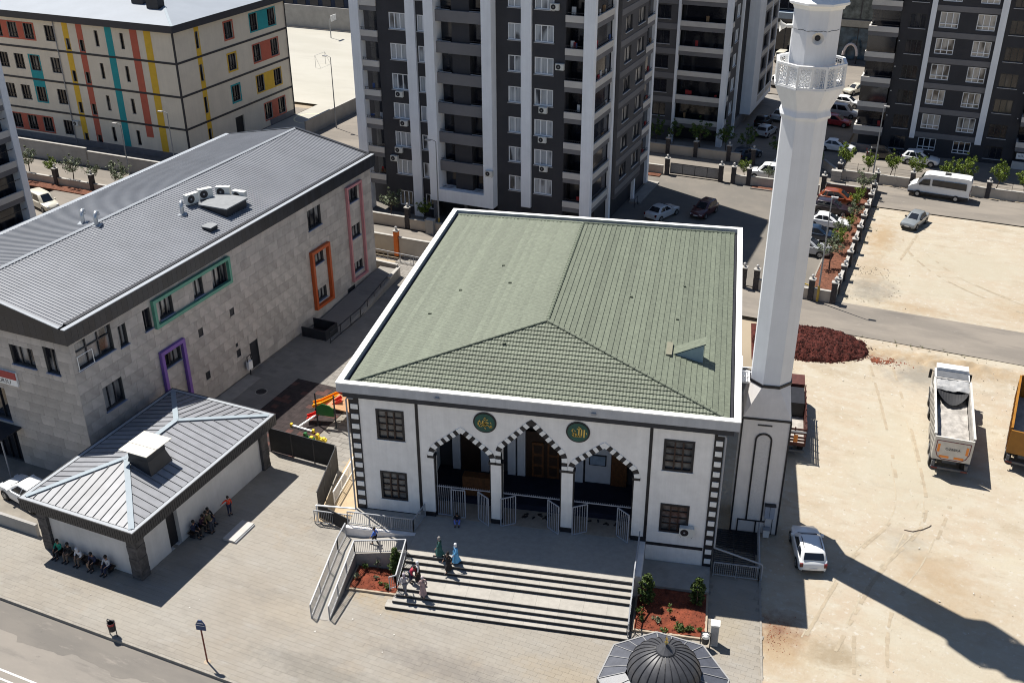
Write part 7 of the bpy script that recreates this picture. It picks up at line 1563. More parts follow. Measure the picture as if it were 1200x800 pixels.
# ---- tipper lorries
TRW = mat('truck_white_dusty', (0.52, 0.50, 0.465), 0.5, 0.10, 1.5, stain=0.15); TGREY = mat('truck_grey', (0.10, 0.105, 0.115), 0.6, 0.15, 2); DUSTY = mat('dusty_bed', (0.33, 0.31, 0.285), 0.9, 0.25, 2.5, 0.3, 8); TARP = mat('grey_tarpaulin', (0.30, 0.30, 0.30), 0.6, 0.15, 2, 0.4, 5)
ORL = mat('orange_reflector', (0.75, 0.24, 0.04), 0.4, 0.05); MARK = mat('maroon_marking', (0.16, 0.02, 0.03), 0.5, 0.1)
def tipper(label, loc, rz, body, cabm, tail, text_=None, bedin=DUSTY, L=6.2, cab=True):
    t = thing('dump_truck', label, 'truck', loc, rz)      # local: x right, y forward; rear at y = 0
    W, ZB, ZT_ = 1.25, 1.35, 3.05; D = L-6.2
    b = MB(); b.box(-W, W, 0.05, L, ZB-.12, ZB, body); b.box(-W, -W+.09, .06, L, ZB+.003, ZT_, body); b.box(W-.09, W, .06, L, ZB+.003, ZT_, body); b.box(-W+.09, W-.09, L-.09, L, ZB+.003, ZT_+.15, body)
    for s in (-1, 1):
        for k in range(int(L/.88)): y = .4+k*.88; b.box(s*W-(0 if s > 0 else .06), s*W+(.06 if s > 0 else 0), y, y+.1, ZB, ZT_-.12, body)
        b.box(s*W-.10 if s > 0 else s*W-.05, s*W+.05 if s > 0 else s*W+.10, .06, L, ZT_, ZT_+.10, body)
    b.build('tipper_body', t)
    b = MB(); b.box(-W+.10, W-.10, .12, L-.10, ZB+.01, ZB+.05, bedin); b.build('bed_floor', t)
    for s in (-1, 1): b = MB(); b.box(s*(W-.12)-.02, s*(W-.12)+.02, .12, L-.1, ZB+.06, ZT_-.03, TGREY if s < 0 or not cab else bedin); b.build('bed_lining', t)
    b = MB(); b.add([(-W+.02, -.06, ZB-.15), (W-.02, -.06, ZB-.15), (W-.02, .06, ZB-.15), (-W+.02, .06, ZB-.15), (-W+.02, -.22, ZT_+.02), (W-.02, -.22, ZT_+.02), (W-.02, -.10, ZT_+.02), (-W+.02, -.10, ZT_+.02)], [(0, 1, 5, 4), (1, 2, 6, 5), (2, 3, 7, 6), (3, 0, 4, 7), (4, 5, 6, 7), (0, 1, 2, 3)], tail); tg = b.build('tailgate', t)
    def onT(x, z, o=.0): return (x, -.06-.16*(z-(ZB-.15))/(ZT_+.02-ZB+.15)-.012-o, z)
    if text_:
        def patch(nm, x0, x1, z0, z1, m): b = MB(); b.add([onT(x0, z0), onT(x1, z0), onT(x1, z1), onT(x0, z1), onT(x0, z0, -.02), onT(x1, z0, -.02), onT(x1, z1, -.02), onT(x0, z1, -.02)], [(0, 1, 2, 3), (0, 1, 5, 4), (1, 2, 6, 5), (2, 3, 7, 6), (3, 0, 4, 7)], m); b.build(nm, tg)
        for x0, x1, z0, z1 in ((-.98, -.82, 1.85, 2.5), (.82, .98, 1.85, 2.5), (-.78, -.16, 1.40, 1.58), (.16, .78, 1.40, 1.58)): patch('reflector', x0, x1, z0, z1, ORL)
        b = MB(); P_ = [(-1.06, 2.78), (1.06, 2.78), (1.06, 1.95), (.9, 1.5), (.6, 1.28), (-.6, 1.28), (-.9, 1.5), (-1.06, 1.95), (-1.06, 2.78)]
        for i in range(8): b.beam(onT(*P_[i], .004), onT(*P_[i+1], .004), .045, .012, MARK, up=(0, 1, 0))
        b.build('outline_marking', tg)
        text(text_, .25, mat('truck_letter', (0.08, 0.08, 0.09), 0.5, 0.1), 'lettering', t, (0, onT(0, 2.15)[1]-.01, 2.15), (math.pi/2+.085, 0, 0), .006)
    b = MB(); b.box(-.45, .45, .3, 8.3+D if cab else L, .75, 1.2, TGREY); b.build('chassis', t); b = MB(); b.box(-1.2, 1.2, -.25, -.12, .55, .70, TGREY); b.box(-1.15, -.95, -.2, .1, .7, 1.1, TGREY); b.box(.95, 1.15, -.2, .1, .7, 1.1, TGREY); b.build('rear_bumper', t)
    for s in (-1, 1): b = MB(); b.box(s*.95-.2, s*.95+.2, -.27, -.252, .56, .68, TAILL); b.build('taillight', t)
    for y in ((1.1, 2.45, 5.9+D*.9, 7.6+D) if cab else (1.1, 2.45, 3.8)):
        for s in (-1, 1):
            b = MB(); b.ext([(.52*math.cos(k*math.pi/9), .52*math.sin(k*math.pi/9)) for k in range(18)], (s*(W-.42), y, .52), (0, 1, 0), (0, 0, 1), (s*.42, 0, 0), RUBBER); w = b.build('wheel', t)
            b = MB(); b.ext([(.27*math.cos(k*math.pi/6), .27*math.sin(k*math.pi/6)) for k in range(12)], (s*(W+.001), y, .52), (0, 1, 0), (0, 0, 1), (s*.02, 0, 0), RIM); b.build('rim', w)
            b = MB(); b.box(s*W-.05, s*W+.02, y-.6, y+.6, 1.12, 1.18, PLASTIC); b.build('mudguard', t)
    b = MB(); b.box(-W-.02, -W+.45, 3.5, 4.9, .5, 1.05, CHROME); b.box(W-.45, W+.02, 3.5, 4.9, .5, 1.05, TGREY); b.build('fuel_tank', t)
    if not cab: return t
    # cab
    b = MB(); cw = 1.2; pr = [(y_+D, z_) for y_, z_ in [(6.55, .55), (8.55, .55), (8.62, 1.7), (8.35, 2.75), (7.9, 3.02), (6.6, 3.0)]]
    b.ext(pr, (-cw, 0, 0), (0, 1, 0), (0, 0, 1), (2*cw, 0, 0), cabm); b.build('cab', t)
    b = MB(); b.box(-1.12, 1.12, 7.55+D, 8.3+D, 3.0, 3.28, cabm); b.build('roof_spoiler', t)
    b = MB(); b.box(-1.1, 1.1, 6.52+D, 7.5+D, 3.003, 3.06, TGREY); b.box(-1.12, 1.12, 6.42+D, 6.53+D, 1.3, 2.98, TGREY); b.build('rear_panel', t)
    b = MB(); b.add([(-1.1, 8.645+D, 1.75), (1.1, 8.645+D, 1.75), (1.05, 8.40+D, 2.65), (-1.05, 8.40+D, 2.65)], [(0, 1, 2, 3)], CGLASS); b.add([(-1.1, 8.60+D, 1.75), (1.1, 8.60+D, 1.75), (1.05, 8.36+D, 2.65), (-1.05, 8.36+D, 2.65)], [(0, 1, 2, 3)], CGLASS); b.build('windscreen', t)
    for s in (-1, 1):
        b = MB(); b.ext([(7.3+D, 1.75), (8.4+D, 1.75), (8.2+D, 2.6), (7.3+D, 2.6)], (s*cw, 0, 0), (0, 1, 0), (0, 0, 1), (s*.015, 0, 0), CGLASS); b.build('side_window', t)
        b = MB(); b.box(s*(cw+.2)-.1, s*(cw+.2)+.1, 8.3+D, 8.42+D, 1.9, 2.6, PLASTIC); b.beam((s*cw, 8.35+D, 2.5), (s*(cw+.2), 8.35+D, 2.5), .04, .04, PLASTIC); b.build('mirror', t)
    return t
tk = tipper('white tipper lorry seen from behind with orange reflectors on its tailgate', (17.62, 63.6, 0), R(-8.0), TRW, paint('lorry_cab_white', (0.74, 0.74, 0.73)), TRW, 'OZBEKA', L=8.0)
from mathutils import noise as NZ
vs = []; fs = []; nx, ny = 16, 10
for j in range(ny+1):
    for i in range(nx+1): x = -1.18+2.36*i/nx; y = 6.55+1.5*j/ny; z = 3.12+.13*NZ.noise((x*2.5, y*2.5, 0))+.08*NZ.noise((x*7, y*7, 4))-(.14 if j == 0 else 0)-(0.12 if i in (0, nx) else 0); vs.append((x, y+.05*NZ.noise((x*3, 0, 7)), z))
for j in range(ny):
    for i in range(nx): a = j*(nx+1)+i; fs.append((a, a+1, a+nx+2, a+nx+1))
b = MB(); b.add(vs, fs, TARP); b.build('rolled_tarpaulin', tk, smooth=50)
b = MB(); b.add([(-1.1+2.2*i/12, 6.5-1.3*math.sin(math.pi*i/12)**.7, 3.0-.45*math.sin(math.pi*i/12)) for i in range(13)]+[(-1.1+2.2*i/12, 7.9, 3.02) for i in range(13)], [(i, i+1, 14+i, 13+i) for i in range(12)], mat('black_sheet', (0.02, 0.02, 0.022), 0.7, 0.2)); b.build('bed_cover', tk)
vs = []; fs = []; nx, ny = 14, 34
for j in range(ny+1):
    for i in range(nx+1): x = -.95+2.0*i/nx; y = .2+7.3*j/ny; vs.append((x, y, 2.25+.14*NZ.noise((x*2, y*1.5, 2))+.07*NZ.noise((x*9, y*6, 8))))
for j in range(ny):
    for i in range(nx): a = j*(nx+1)+i; fs.append((a, a+1, a+nx+2, a+nx+1))
b = MB(); b.add(vs, fs, DUSTY); b.build('sand_residue', tk, smooth=60)
YLW = mat('truck_yellow', (0.27, 0.115, 0.010), 0.5, 0.12, 1.5); tipper('yellow tipper trailer with dark bed cut off by the right edge of the photo', (22.75, 65.1, 0), R(-16), YLW, paint('lorry_cab_yellow', (0.45, 0.22, 0.02)), YLW, None, L=8.0, cab=False)
# ---- stake-sided lorry hidden behind the minaret
TRD = mat('stake_red', (0.075, 0.022, 0.017), 0.6, 0.2, 3); t = thing('stake_truck', 'old red stake sided lorry half hidden behind the minaret base', 'truck', (6.9, 63.9, 0), R(-2)); W, L = 1.15, 6.0
b = MB(); b.box(-W, W, 0, L, .95, 1.08, TRD); b.build('deck', t); b = MB(); b.box(-W+.06, W-.06, .06, L-.1, 1.083, 1.12, DUSTY); b.build('load_floor', t)
for nm, rects in (('tailgate', [(-W, W, -.04, .0)]), ('side_stakes', [(-W-.02, -W+.02, 0, L), (W-.02, W+.02, 0, L)])):
    b = MB()
    for r in rects:
        for z in (1.1, 1.35, 1.6, 1.95, 2.25): b.box(r[0], r[1], r[2], r[3], z, z+.15, TRD)
        if nm == 'side_stakes':
            for k in range(8): y = r[2]+(r[3]-r[2])*k/7; b.box(r[0]-.02, r[1]+.02, y-.04, y+.04, 1.0, 2.5, TRD)
        else:
            for k in range(4): x = -W+2*W*k/3; b.box(x-.04, x+.04, -.07, .01, 1.0, 2.5, TRD)
    b.build(nm, t)
b = MB(); b.box(.35, .62, -.075, -.05, 1.3, 1.9, ORL); b.build('reflector', t); b = MB(); b.box(-W, W, -.08, -.045, 2.1, 2.22, TRIM); b.build('white_bar', t)
b = MB(); b.box(-W+.1, W-.1, 3.6, L-.1, 1.13, 2.3, BLACK); b.build('black_load', t); b = MB(); b.box(-.4, .4, .2, 7.5, .55, .95, TGREY); b.build('chassis', t); b = MB(); b.box(-W, W, -.1, .05, .5, .65, TGREY); b.build('rear_bumper', t)
for y in (1.2, 7.0):
    for s in (-1, 1): b = MB(); b.ext([(.45*math.cos(k*math.pi/8), .45*math.sin(k*math.pi/8)) for k in range(16)], (s*.75, y, .45), (0, 1, 0), (0, 0, 1), (s*.38, 0, 0), RUBBER); b.build('wheel', t)
b = MB(); b.ext([(6.2, .6), (8.0, .6), (8.0, 1.6), (7.7, 2.4), (6.2, 2.4)], (-1.1, 0, 0), (0, 1, 0), (0, 0, 1), (2.2, 0, 0), TRD); b.build('cab', t); b = MB(); b.box(-1.12, 1.12, 6.9, 7.6, 1.6, 2.2, CGLASS); b.build('cab_window', t)
# ---- heap of dark red rubble
heap = thing('rubble_heap', 'big heap of dark red broken soil right of the minaret', 'heap', (9.6, 81.3, -.03)); HEAPM = mat('dark_red_rubble', (0.062, 0.013, 0.009), 1.0, 0.45, 4.0, 0.8, 12, island=0.45)
def hz(x, y): d = (x/4.7)**2+(y/3.0)**2; return max(0, 1-d)**.75*.98
b = MB(); vs = []; fs = []; n = 46
for j in range(n+1):
    for i in range(n+1): x = -5+10*i/n; y = -3.3+6.6*j/n; z = hz(x, y); vs.append((x, y, z+(.25*NZ.noise((x*1.5, y*1.5, 1))+.14*NZ.noise((x*5, y*5, 4)) if z > .02 else -.1)))
for j in range(n):
    for i in range(n): a = j*(n+1)+i; fs.append((a, a+1, a+n+2, a+n+1))
b.add(vs, fs, HEAPM); b.build('mound', heap, fix=False)
q = random.Random(17); b = MB()
for k in range(3200):
    a = q.uniform(0, 6.283); rr = math.sqrt(q.random())*1.06; x, y = 4.7*rr*math.cos(a), 3.0*rr*math.sin(a); s = q.uniform(.04, .15)*(1 if rr < .95 else .7); z = hz(x, y)+.25*NZ.noise((x*1.5, y*1.5, 1))*(rr < .97)-.02
    z = max(z, 0); th_ = q.uniform(0, 3); vs = []
    for sx, sy, sz in ((1, 0, 0), (-.5, .8, 0), (-.5, -.9, .1), (.1, .1, 1), (.2, -.1, -.9)): vs.append((x+s*(sx*math.cos(th_)-sy*math.sin(th_)), y+s*(sx*math.sin(th_)+sy*math.cos(th_)), z+s*sz*q.uniform(.6, 1.1)))
    b.add(vs, [(0, 1, 3), (1, 2, 3), (2, 0, 3), (1, 0, 4), (2, 1, 4), (0, 2, 4)], HEAPM)
tag(b.build('clods', heap, fix=False), kind='stuff')
q = random.Random(19); b = MB(); SPM = mat('spilled_red_soil', (0.24, 0.075, 0.04), 1.0, 0.4, 3)
for k in range(420):
    x, y = 14.2+abs(q.gauss(0, 1.3)), 79.6+q.gauss(0, .35)-.1; s = q.uniform(.015, .06); b.lathe([(s, -.03), (s*.8, s*.5)], (x, y, -.01), SPM, 5, q.random())
for k in range(160):
    x, y = 5.3+abs(q.gauss(0, .7)), 45.9+q.gauss(0, .6); s = q.uniform(.008, .028); b.lathe([(s, -.03), (s*.8, s*.35)], (x, y, -.03), SPM, 5, q.random())
for k in range(500):
    p = C(q.uniform(-4, 14), 82.3+q.gauss(0, .8)); s = q.uniform(.015, .06); b.lathe([(s, -.05), (s*.8, s*.6)], (p.x, p.y, 0.0), DIRT, 5, q.random())
for k in range(200):
    p = C(-7.0+abs(q.gauss(0, 2.5)), q.uniform(91.5, 100)); s = q.uniform(.015, .055); b.lathe([(s, -.05), (s*.8, s*.6)], (p.x, p.y, 0.0), DIRT, 5, q.random())
for k in range(500):
    x, y = q.uniform(5.5, 24), q.uniform(40, 80); s = q.uniform(.01, .035); b.lathe([(s, -.05), (s*.8, s*.5)], (x, y, -.035), DIRT, 5, q.random())
tag(b.build('loose_stones', fix=False), kind='stuff')
b = MB(); b.tube([(14.0, 56.9, -.02), (14.5, 56.8, 0), (15.1, 57.1, 0.01), (15.6, 57.5, -.01), (15.75, 57.7, 0)], .025, mat('dry_branch', (0.10, 0.07, 0.05), 0.9, 0.2), 5); tag(b.build('dry_branch'), 'thin dry branch lying on the dirt lot below the white lorry', 'branch')

# ------------------------------------------------------------------ trees and shrubs
BARK = mat('bark', (0.10, 0.075, 0.055), 0.9, 0.25, 6)
def leafmat(name, c, c2):
    m = mat(name, c, 0.6, 0.1, 1.4, col2=c2, island=0.45, spec=0.3); return m
LF = {'sapling': leafmat('lime_leaf', (0.085, 0.13, 0.012), (0.14, 0.185, 0.022)), 'olive': leafmat('olive_leaf', (0.085, 0.11, 0.06), (0.14, 0.16, 0.095)), 'shade': leafmat('green_leaf', (0.045, 0.085, 0.015), (0.085, 0.13, 0.025)), 'cypress': leafmat('cypress_leaf', (0.03, 0.055, 0.012), (0.075, 0.11, 0.02))}
def leaves(b, m, pts, n, size, q, elong=1.6):
    """small leaf faces gathered round the twig ends given in pts (centre, radius)"""
    for k in range(n):
        c, r = q.choice(pts); d = Vector((q.gauss(0, 1), q.gauss(0, 1), q.gauss(0, .8))); d = d.normalized()*r*q.random()**.45
        p = Vector(c)+d; s = size*q.uniform(.6, 1.3); x = Vector((q.gauss(0, 1), q.gauss(0, 1), q.gauss(0, .5))).normalized(); y = x.cross(Vector((q.gauss(0, 1), q.gauss(0, 1), q.gauss(0, 1)))).normalized()
        b.add([p-x*s*elong*.5, p+y*s*.45, p+x*s*elong*.5, p-y*s*.45], [(0, 1, 2, 3)], m)
def tree_mesh(kind, seed):
    q = random.Random(seed); tr = MB(); pts = []; H = {'sapling': 2.9, 'olive': 2.4, 'shade': 3.4}[kind]; base = H*.42
    bend = [(0, 0, 0), (q.uniform(-.05, .05), q.uniform(-.05, .05), base*.5), (q.uniform(-.1, .1), q.uniform(-.1, .1), base), (q.uniform(-.12, .12), q.uniform(-.12, .12), H*.75)]
    tr.tube(bend, [.055, .045, .038, .015], BARK, 6)
    nb = {'sapling': 11, 'olive': 9, 'shade': 12}[kind]
    for k in range(nb):
        a = k*2.4+q.uniform(-.4, .4); z0 = base*q.uniform(.85, 1.35); l = {'sapling': .62, 'olive': .7, 'shade': .8}[kind]*q.uniform(.65, 1.25); up = q.uniform(.35, 1.15) if kind != 'olive' else q.uniform(.3, .9)
        p0 = Vector((bend[2][0], bend[2][1], z0)); p1 = p0+Vector((math.cos(a)*l*.6, math.sin(a)*l*.6, up*.5)); p2 = p0+Vector((math.cos(a)*l, math.sin(a)*l, up))
        tr.tube([p0, p1, p2], [.02, .014, .006], BARK, 4); pts += [(p1, .22), (p2, .26), (p2+Vector((q.uniform(-.2, .2), q.uniform(-.2, .2), .2)), .17)]
    pts += [(Vector((bend[3][0], bend[3][1], H*.8)), .25), (Vector((bend[3][0]+q.uniform(-.1, .1), bend[3][1], H*.95)), .16), (Vector((bend[3][0], bend[3][1]+.1, H*1.08)), .09)]
    cr = MB(); leaves(cr, LF[kind], pts, {'sapling': 1100, 'olive': 620, 'shade': 1200}[kind], {'sapling': .105, 'olive': .085, 'shade': .11}[kind], q, 1.5 if kind != 'olive' else 2.4)
    return tr.mesh('trunk'), cr.mesh('crown')
TM = {k: [tree_mesh(k, s) for s in seeds] for k, seeds in (('sapling', (1, 2, 3)), ('olive', (11, 12)), ('shade', (21, 22)))}
q_t = random.Random(77)
def tree(kind, u, v, label, sc=1.0, group=None, z=0.0, name='sapling'):
    tm, cm = q_t.choice(TM[kind]); t = thing(name, label, 'tree', C(u, v, z), q_t.uniform(0, 6.28), group); t.scale = (sc*q_t.uniform(.92, 1.1), sc*q_t.uniform(.92, 1.1), sc)
    put('trunk', tm, t); put('crown', cm, t); return t
GT = 'saplings along the long wall by the right block'
for i, (u, v, s, lb) in enumerate(((-12.2, 126.9, 1.15, 'sapling nearest the minaret behind the long wall'), (-9.4, 126.6, 1.0, 'young tree left of the tall lamp post behind the long wall'), (-6.8, 126.8, 1.1, 'young tree just right of the tall lamp post behind the long wall'), (-4.1, 126.9, 1.05, 'young tree before the white off-road car'), (-.4, 126.5, 1.1, 'young tree above the rear half of the minibus roof'), (1.2, 126.2, 1.3, 'tall pointed young tree at the tail of the minibus'), (4.8, 126.4, 1.2, 'full round young tree right of the minibus'), (7.6, 126.4, 1.1, 'young tree at the right edge of the photo'), (-15.4, 127.6, .7, 'small sapling touching the right side of the minaret'))): tree('sapling', u, v, lb, s*1.08, GT)
for u, v, s, lb in ((-36.2, 128.6, 1.1, 'shaded tree furthest left before the second block'), (-34.0, 129, 1.0, 'shaded tree second from left before the second block'), (-30.4, 128.6, 1.25, 'tallest shaded tree in the middle before the second block'), (-27.2, 129.2, 1.15, 'shaded tree at the corner pillar of the second block'), (-24.6, 129.0, 1.1, 'shaded tree at the service road mouth before the second block'), (-20.6, 129, 1.0, 'shaded tree left of the minaret shaft')): tree('shade', u, v, lb, s, 'trees in the shade of the second block', name='young_tree')
tree('sapling', -22.8, 120.2, 'yellow green sapling left of the white van', .85); tree('olive', -19.9, 120.2, 'thin olive sapling in front of the white van', .9, name='olive_tree')
GE = 'plants along the parking yard strip'
for k, u, v, s, lb in (('olive', -9.2, 119.5, 1.25, 'largest olive tree at the far corner of the planting strip'), ('sapling', -9.1, 117.2, .7, 'small green shrub-like sapling before the orange car'), ('sapling', -9.2, 113.6, .95, 'bright green sapling before the plum hatchback'), ('olive', -9.0, 110.6, 1.0, 'grey olive tree before the white saloon'), ('sapling', -8.9, 107.9, .7, 'low yellow green sapling between white and navy cars'), ('olive', -9.5, 105.3, 1.0, 'grey olive tree before the navy car'), ('sapling', -9.3, 102.2, .9, 'yellow green sapling before the silver estate'), ('olive', -9.4, 97.6, 1.35, 'big grey olive tree nearest in the planting strip')): tree(k, u, v, lb, s, GE, .1, 'olive_tree' if k == 'olive' else 'sapling')
tree('olive', -55.0, 92.4, 'olive tree before the left strip of the middle block', 1.4, name='olive_tree'); tree('sapling', -51.2, 93.0, 'green sapling right of the dark pier before the middle block', .9)
GL = 'small trees behind the white minivan'
for k, u, v, s, lb in (('olive', -101.8, 87.4, 1.5, 'olive tree furthest left in the red strip behind the minivan'), ('sapling', -98.2, 87.4, 1.05, 'light green sapling at the left pier behind the minivan'), ('olive', -94.9, 87.4, 1.45, 'olive tree between the two piers behind the minivan'), ('olive', -92.3, 87.5, 1.2, 'narrow olive tree at the right pier behind the minivan'), ('olive', -87.4, 87.4, 1.55, 'broad olive tree at the kindergarten roof edge')): tree(k, u, v, lb, s, GL, .1, 'olive_tree' if k == 'olive' else 'sapling')
def cypress(x, y, h, w, seed, label, z=.15, name='cypress_shrub'):
    q = random.Random(seed); t = thing(name, label, 'shrub', (x, y, z)); b = MB(); b.tube([(0, 0, 0), (0, 0, h*.8)], [.05, .015], BARK, 5); b.build('stem', t); pts = []
    for k in range(70): zz = q.random(); r = w*math.sin(math.pi*min(1, .12+zz*.86))**.7*(1-.35*zz); a = q.uniform(0, 6.28); rr = r*q.uniform(.45, 1.0); pts.append(((rr*math.cos(a), rr*math.sin(a), .12+zz*h), .13))
    b = MB(); leaves(b, LF['cypress'], pts, 2600, .075, q, 1.7); put('foliage', b.mesh('foliage'), t); return t
cypress(-16.35, 46.45, 1.9, .48, 5, 'dense dark shrub in the corner of the bed between ramp and stairs'); cypress(-1.55, 46.9, 2.0, .55, 6, 'dense dark shrub by the right end of the stairs'); cypress(1.35, 47.3, 1.85, .5, 7, 'dense dark shrub at the right end of the bed under the window')
def low_plant(x, y, h, w, n, seed, label, kind='shade', group=None, z=.16):
    q = random.Random(seed); t = thing('low_plant', label, 'plant', (x, y, z), 0, group); b = MB(); pts = []
    for k in range(5): a = q.uniform(0, 6.28); p = Vector((w*.7*math.cos(a)*q.random(), w*.7*math.sin(a)*q.random(), h*q.uniform(.4, 1))); b.tube([(0, 0, 0), p], .008, BARK, 4); pts.append((p, w*.42))
    b.build('stems', t); c = MB(); leaves(c, LF[kind], pts, n, .07, q, 1.6); put('leaves', c.mesh('leaves'), t)
for x, y, h, w, n, kd, lb in ((-.1, 46.1, .75, .28, 110, 'shade', 'spindly plant standing up in the middle of the right flower bed'), (.35, 45.3, .25, .34, 230, 'cypress', 'dark green low plant in the right bed, left of the pair'), (.95, 45.15, .25, .34, 230, 'cypress', 'dark green low plant in the right bed, right of the pair'), (.55, 44.95, .2, .3, 160, 'cypress', 'low green plant near the front kerb of the right bed'), (1.55, 45.2, .22, .22, 110, 'shade', 'small plant at the right kerb of the right bed'), (-.75, 45.6, .2, .36, 140, 'olive', 'greyish low plant left of centre in the right bed'), (-1.85, 46.0, .35, .3, 130, 'shade', 'plant beside the stair railing in the right bed'), (-1.6, 45.4, .3, .25, 90, 'shade', 'small plant near the stair foot in the right bed'), (-.4, 44.85, .12, .3, 90, 'shade', 'flat green plant along the front kerb of the right bed'),
    (-18.4, 46.6, .4, .28, 110, 'shade', 'leafy plant at the back left of the left flower bed'), (-18.6, 45.7, .4, .3, 110, 'olive', 'greyish plant beside the ramp railing in the left flower bed'), (-16.6, 45.2, .3, .3, 120, 'shade', 'leafy plant at the front right of the left flower bed'), (-17.4, 45.9, .2, .2, 60, 'olive', 'tiny plant in the middle of the left flower bed'), (-17.6, 46.75, .7, .2, 70, 'olive', 'thin upright plant before the walkway wall in the left bed'), (-17.0, 45.5, .15, .2, 50, 'shade', 'tiny plant near the front of the left flower bed')): low_plant(x, y, h, w, n, int((x+y)*13), lb, kd)

# ------------------------------------------------------------------ people
def skin_mesh(name, joints, bones, m, root=0, lv=1):
    me = bpy.data.meshes.new(name); me.from_pydata([Vector(j[0]) for j in joints], bones, []); o = bpy.data.objects.new(name, me); COL.objects.link(o)
    md = o.modifiers.new('skin', 'SKIN'); md.use_smooth_shade = True
    for i, j in enumerate(joints): r = j[1]; me.skin_vertices[0].data[i].radius = r if isinstance(r, tuple) else (r, r); me.skin_vertices[0].data[i].use_root = (i == root)
    s = o.modifiers.new('sub', 'SUBSURF'); s.levels = lv; s.render_levels = lv
    dg = bpy.context.evaluated_depsgraph_get(); out = bpy.data.meshes.new_from_object(o.evaluated_get(dg)); bpy.data.objects.remove(o); bpy.data.meshes.remove(me)
    out.name = name; out.materials.clear(); out.materials.append(m); return out
SKIN = mat('skin', (0.36, 0.20, 0.13), 0.6, 0.06); HAIR = mat('dark_hair', (0.012, 0.009, 0.008), 0.6, 0.2); SHOE = mat('shoe', (0.03, 0.03, 0.035), 0.6, 0.2)
def cloth(n, c): return mat('cloth_'+n, c, 0.9, 0.15, 6)
def pose(kind, q):
    """joint positions, facing +y, ground z = 0"""
    J = dict(pelvis=(0, 0, .94), chest=(0, .01, 1.24), neck=(0, .0, 1.45), head=(0, .03, 1.58), top=(0, .02, 1.70), nose=(0, .125, 1.585))
    for s, n in ((-1, 'L'), (1, 'R')):
        J['sh'+n] = (s*.18, 0, 1.39); J['el'+n] = (s*.24, -.03, 1.12); J['wr'+n] = (s*.25, .05, .88); J['hip'+n] = (s*.09, 0, .90); J['kn'+n] = (s*.10, .03, .49); J['an'+n] = (s*.10, -.01, .08); J['to'+n] = (s*.11, .15, .04)
    if kind in ('walk', 'walk2'):
        a = 1 if kind == 'walk' else -1
        for s, n in ((-1, 'L'), (1, 'R')):
            f = s*a; J['kn'+n] = (s*.09, .03+.20*f, .50); J['an'+n] = (s*.09, .30*f-.05, .08 if f > 0 else .13); J['to'+n] = (s*.10, .30*f+.10, .04 if f > 0 else .05); J['el'+n] = (s*.24, -.12*f-.02, 1.13); J['wr'+n] = (s*.23, -.18*f+.10, .92)
    if kind in ('sit', 'sit_lean', 'floor', 'kneel'):
        dz = -.47 if kind != 'floor' else -.82; lean = .06 if kind == 'sit' else .20
        for k in list(J): x, y, z = J[k]; J[k] = (x, y+(lean*(z-.94)/.6 if z > .9 else 0), z+dz)
        for s, n in ((-1, 'L'), (1, 'R')):
            if kind == 'floor': J['hip'+n] = (s*.10, .02, .11); J['kn'+n] = (s*.20, .38, .30); J['an'+n] = (s*.12, .66, .08); J['to'+n] = (s*.14, .82, .07); J['el'+n] = (s*.24, .12, .36); J['wr'+n] = (s*.14, .34, .34)
            else: J['hip'+n] = (s*.09, .02, .46); J['kn'+n] = (s*.13, .43, .49); J['an'+n] = (s*.12, .42, .08); J['to'+n] = (s*.13, .58, .04); J['el'+n] = (s*.26, .08+lean*.6, .70); J['wr'+n] = (s*.14, .36, .60)
    if kind == 'lean_over':
        for k in list(J):
            x, y, z = J[k]
            if z > .92: f = (z-.94); J[k] = (x, y+f*.55, .94+f*.84)
        for s, n in ((-1, 'L'), (1, 'R')): J['el'+n] = (s*.24, .24, .98); J['wr'+n] = (s*.18, .45, .90)
    if kind == 'point': J['elR'] = (.40, .08, 1.36); J['wrR'] = (.62, .18, 1.30)
    return J
NP = 0
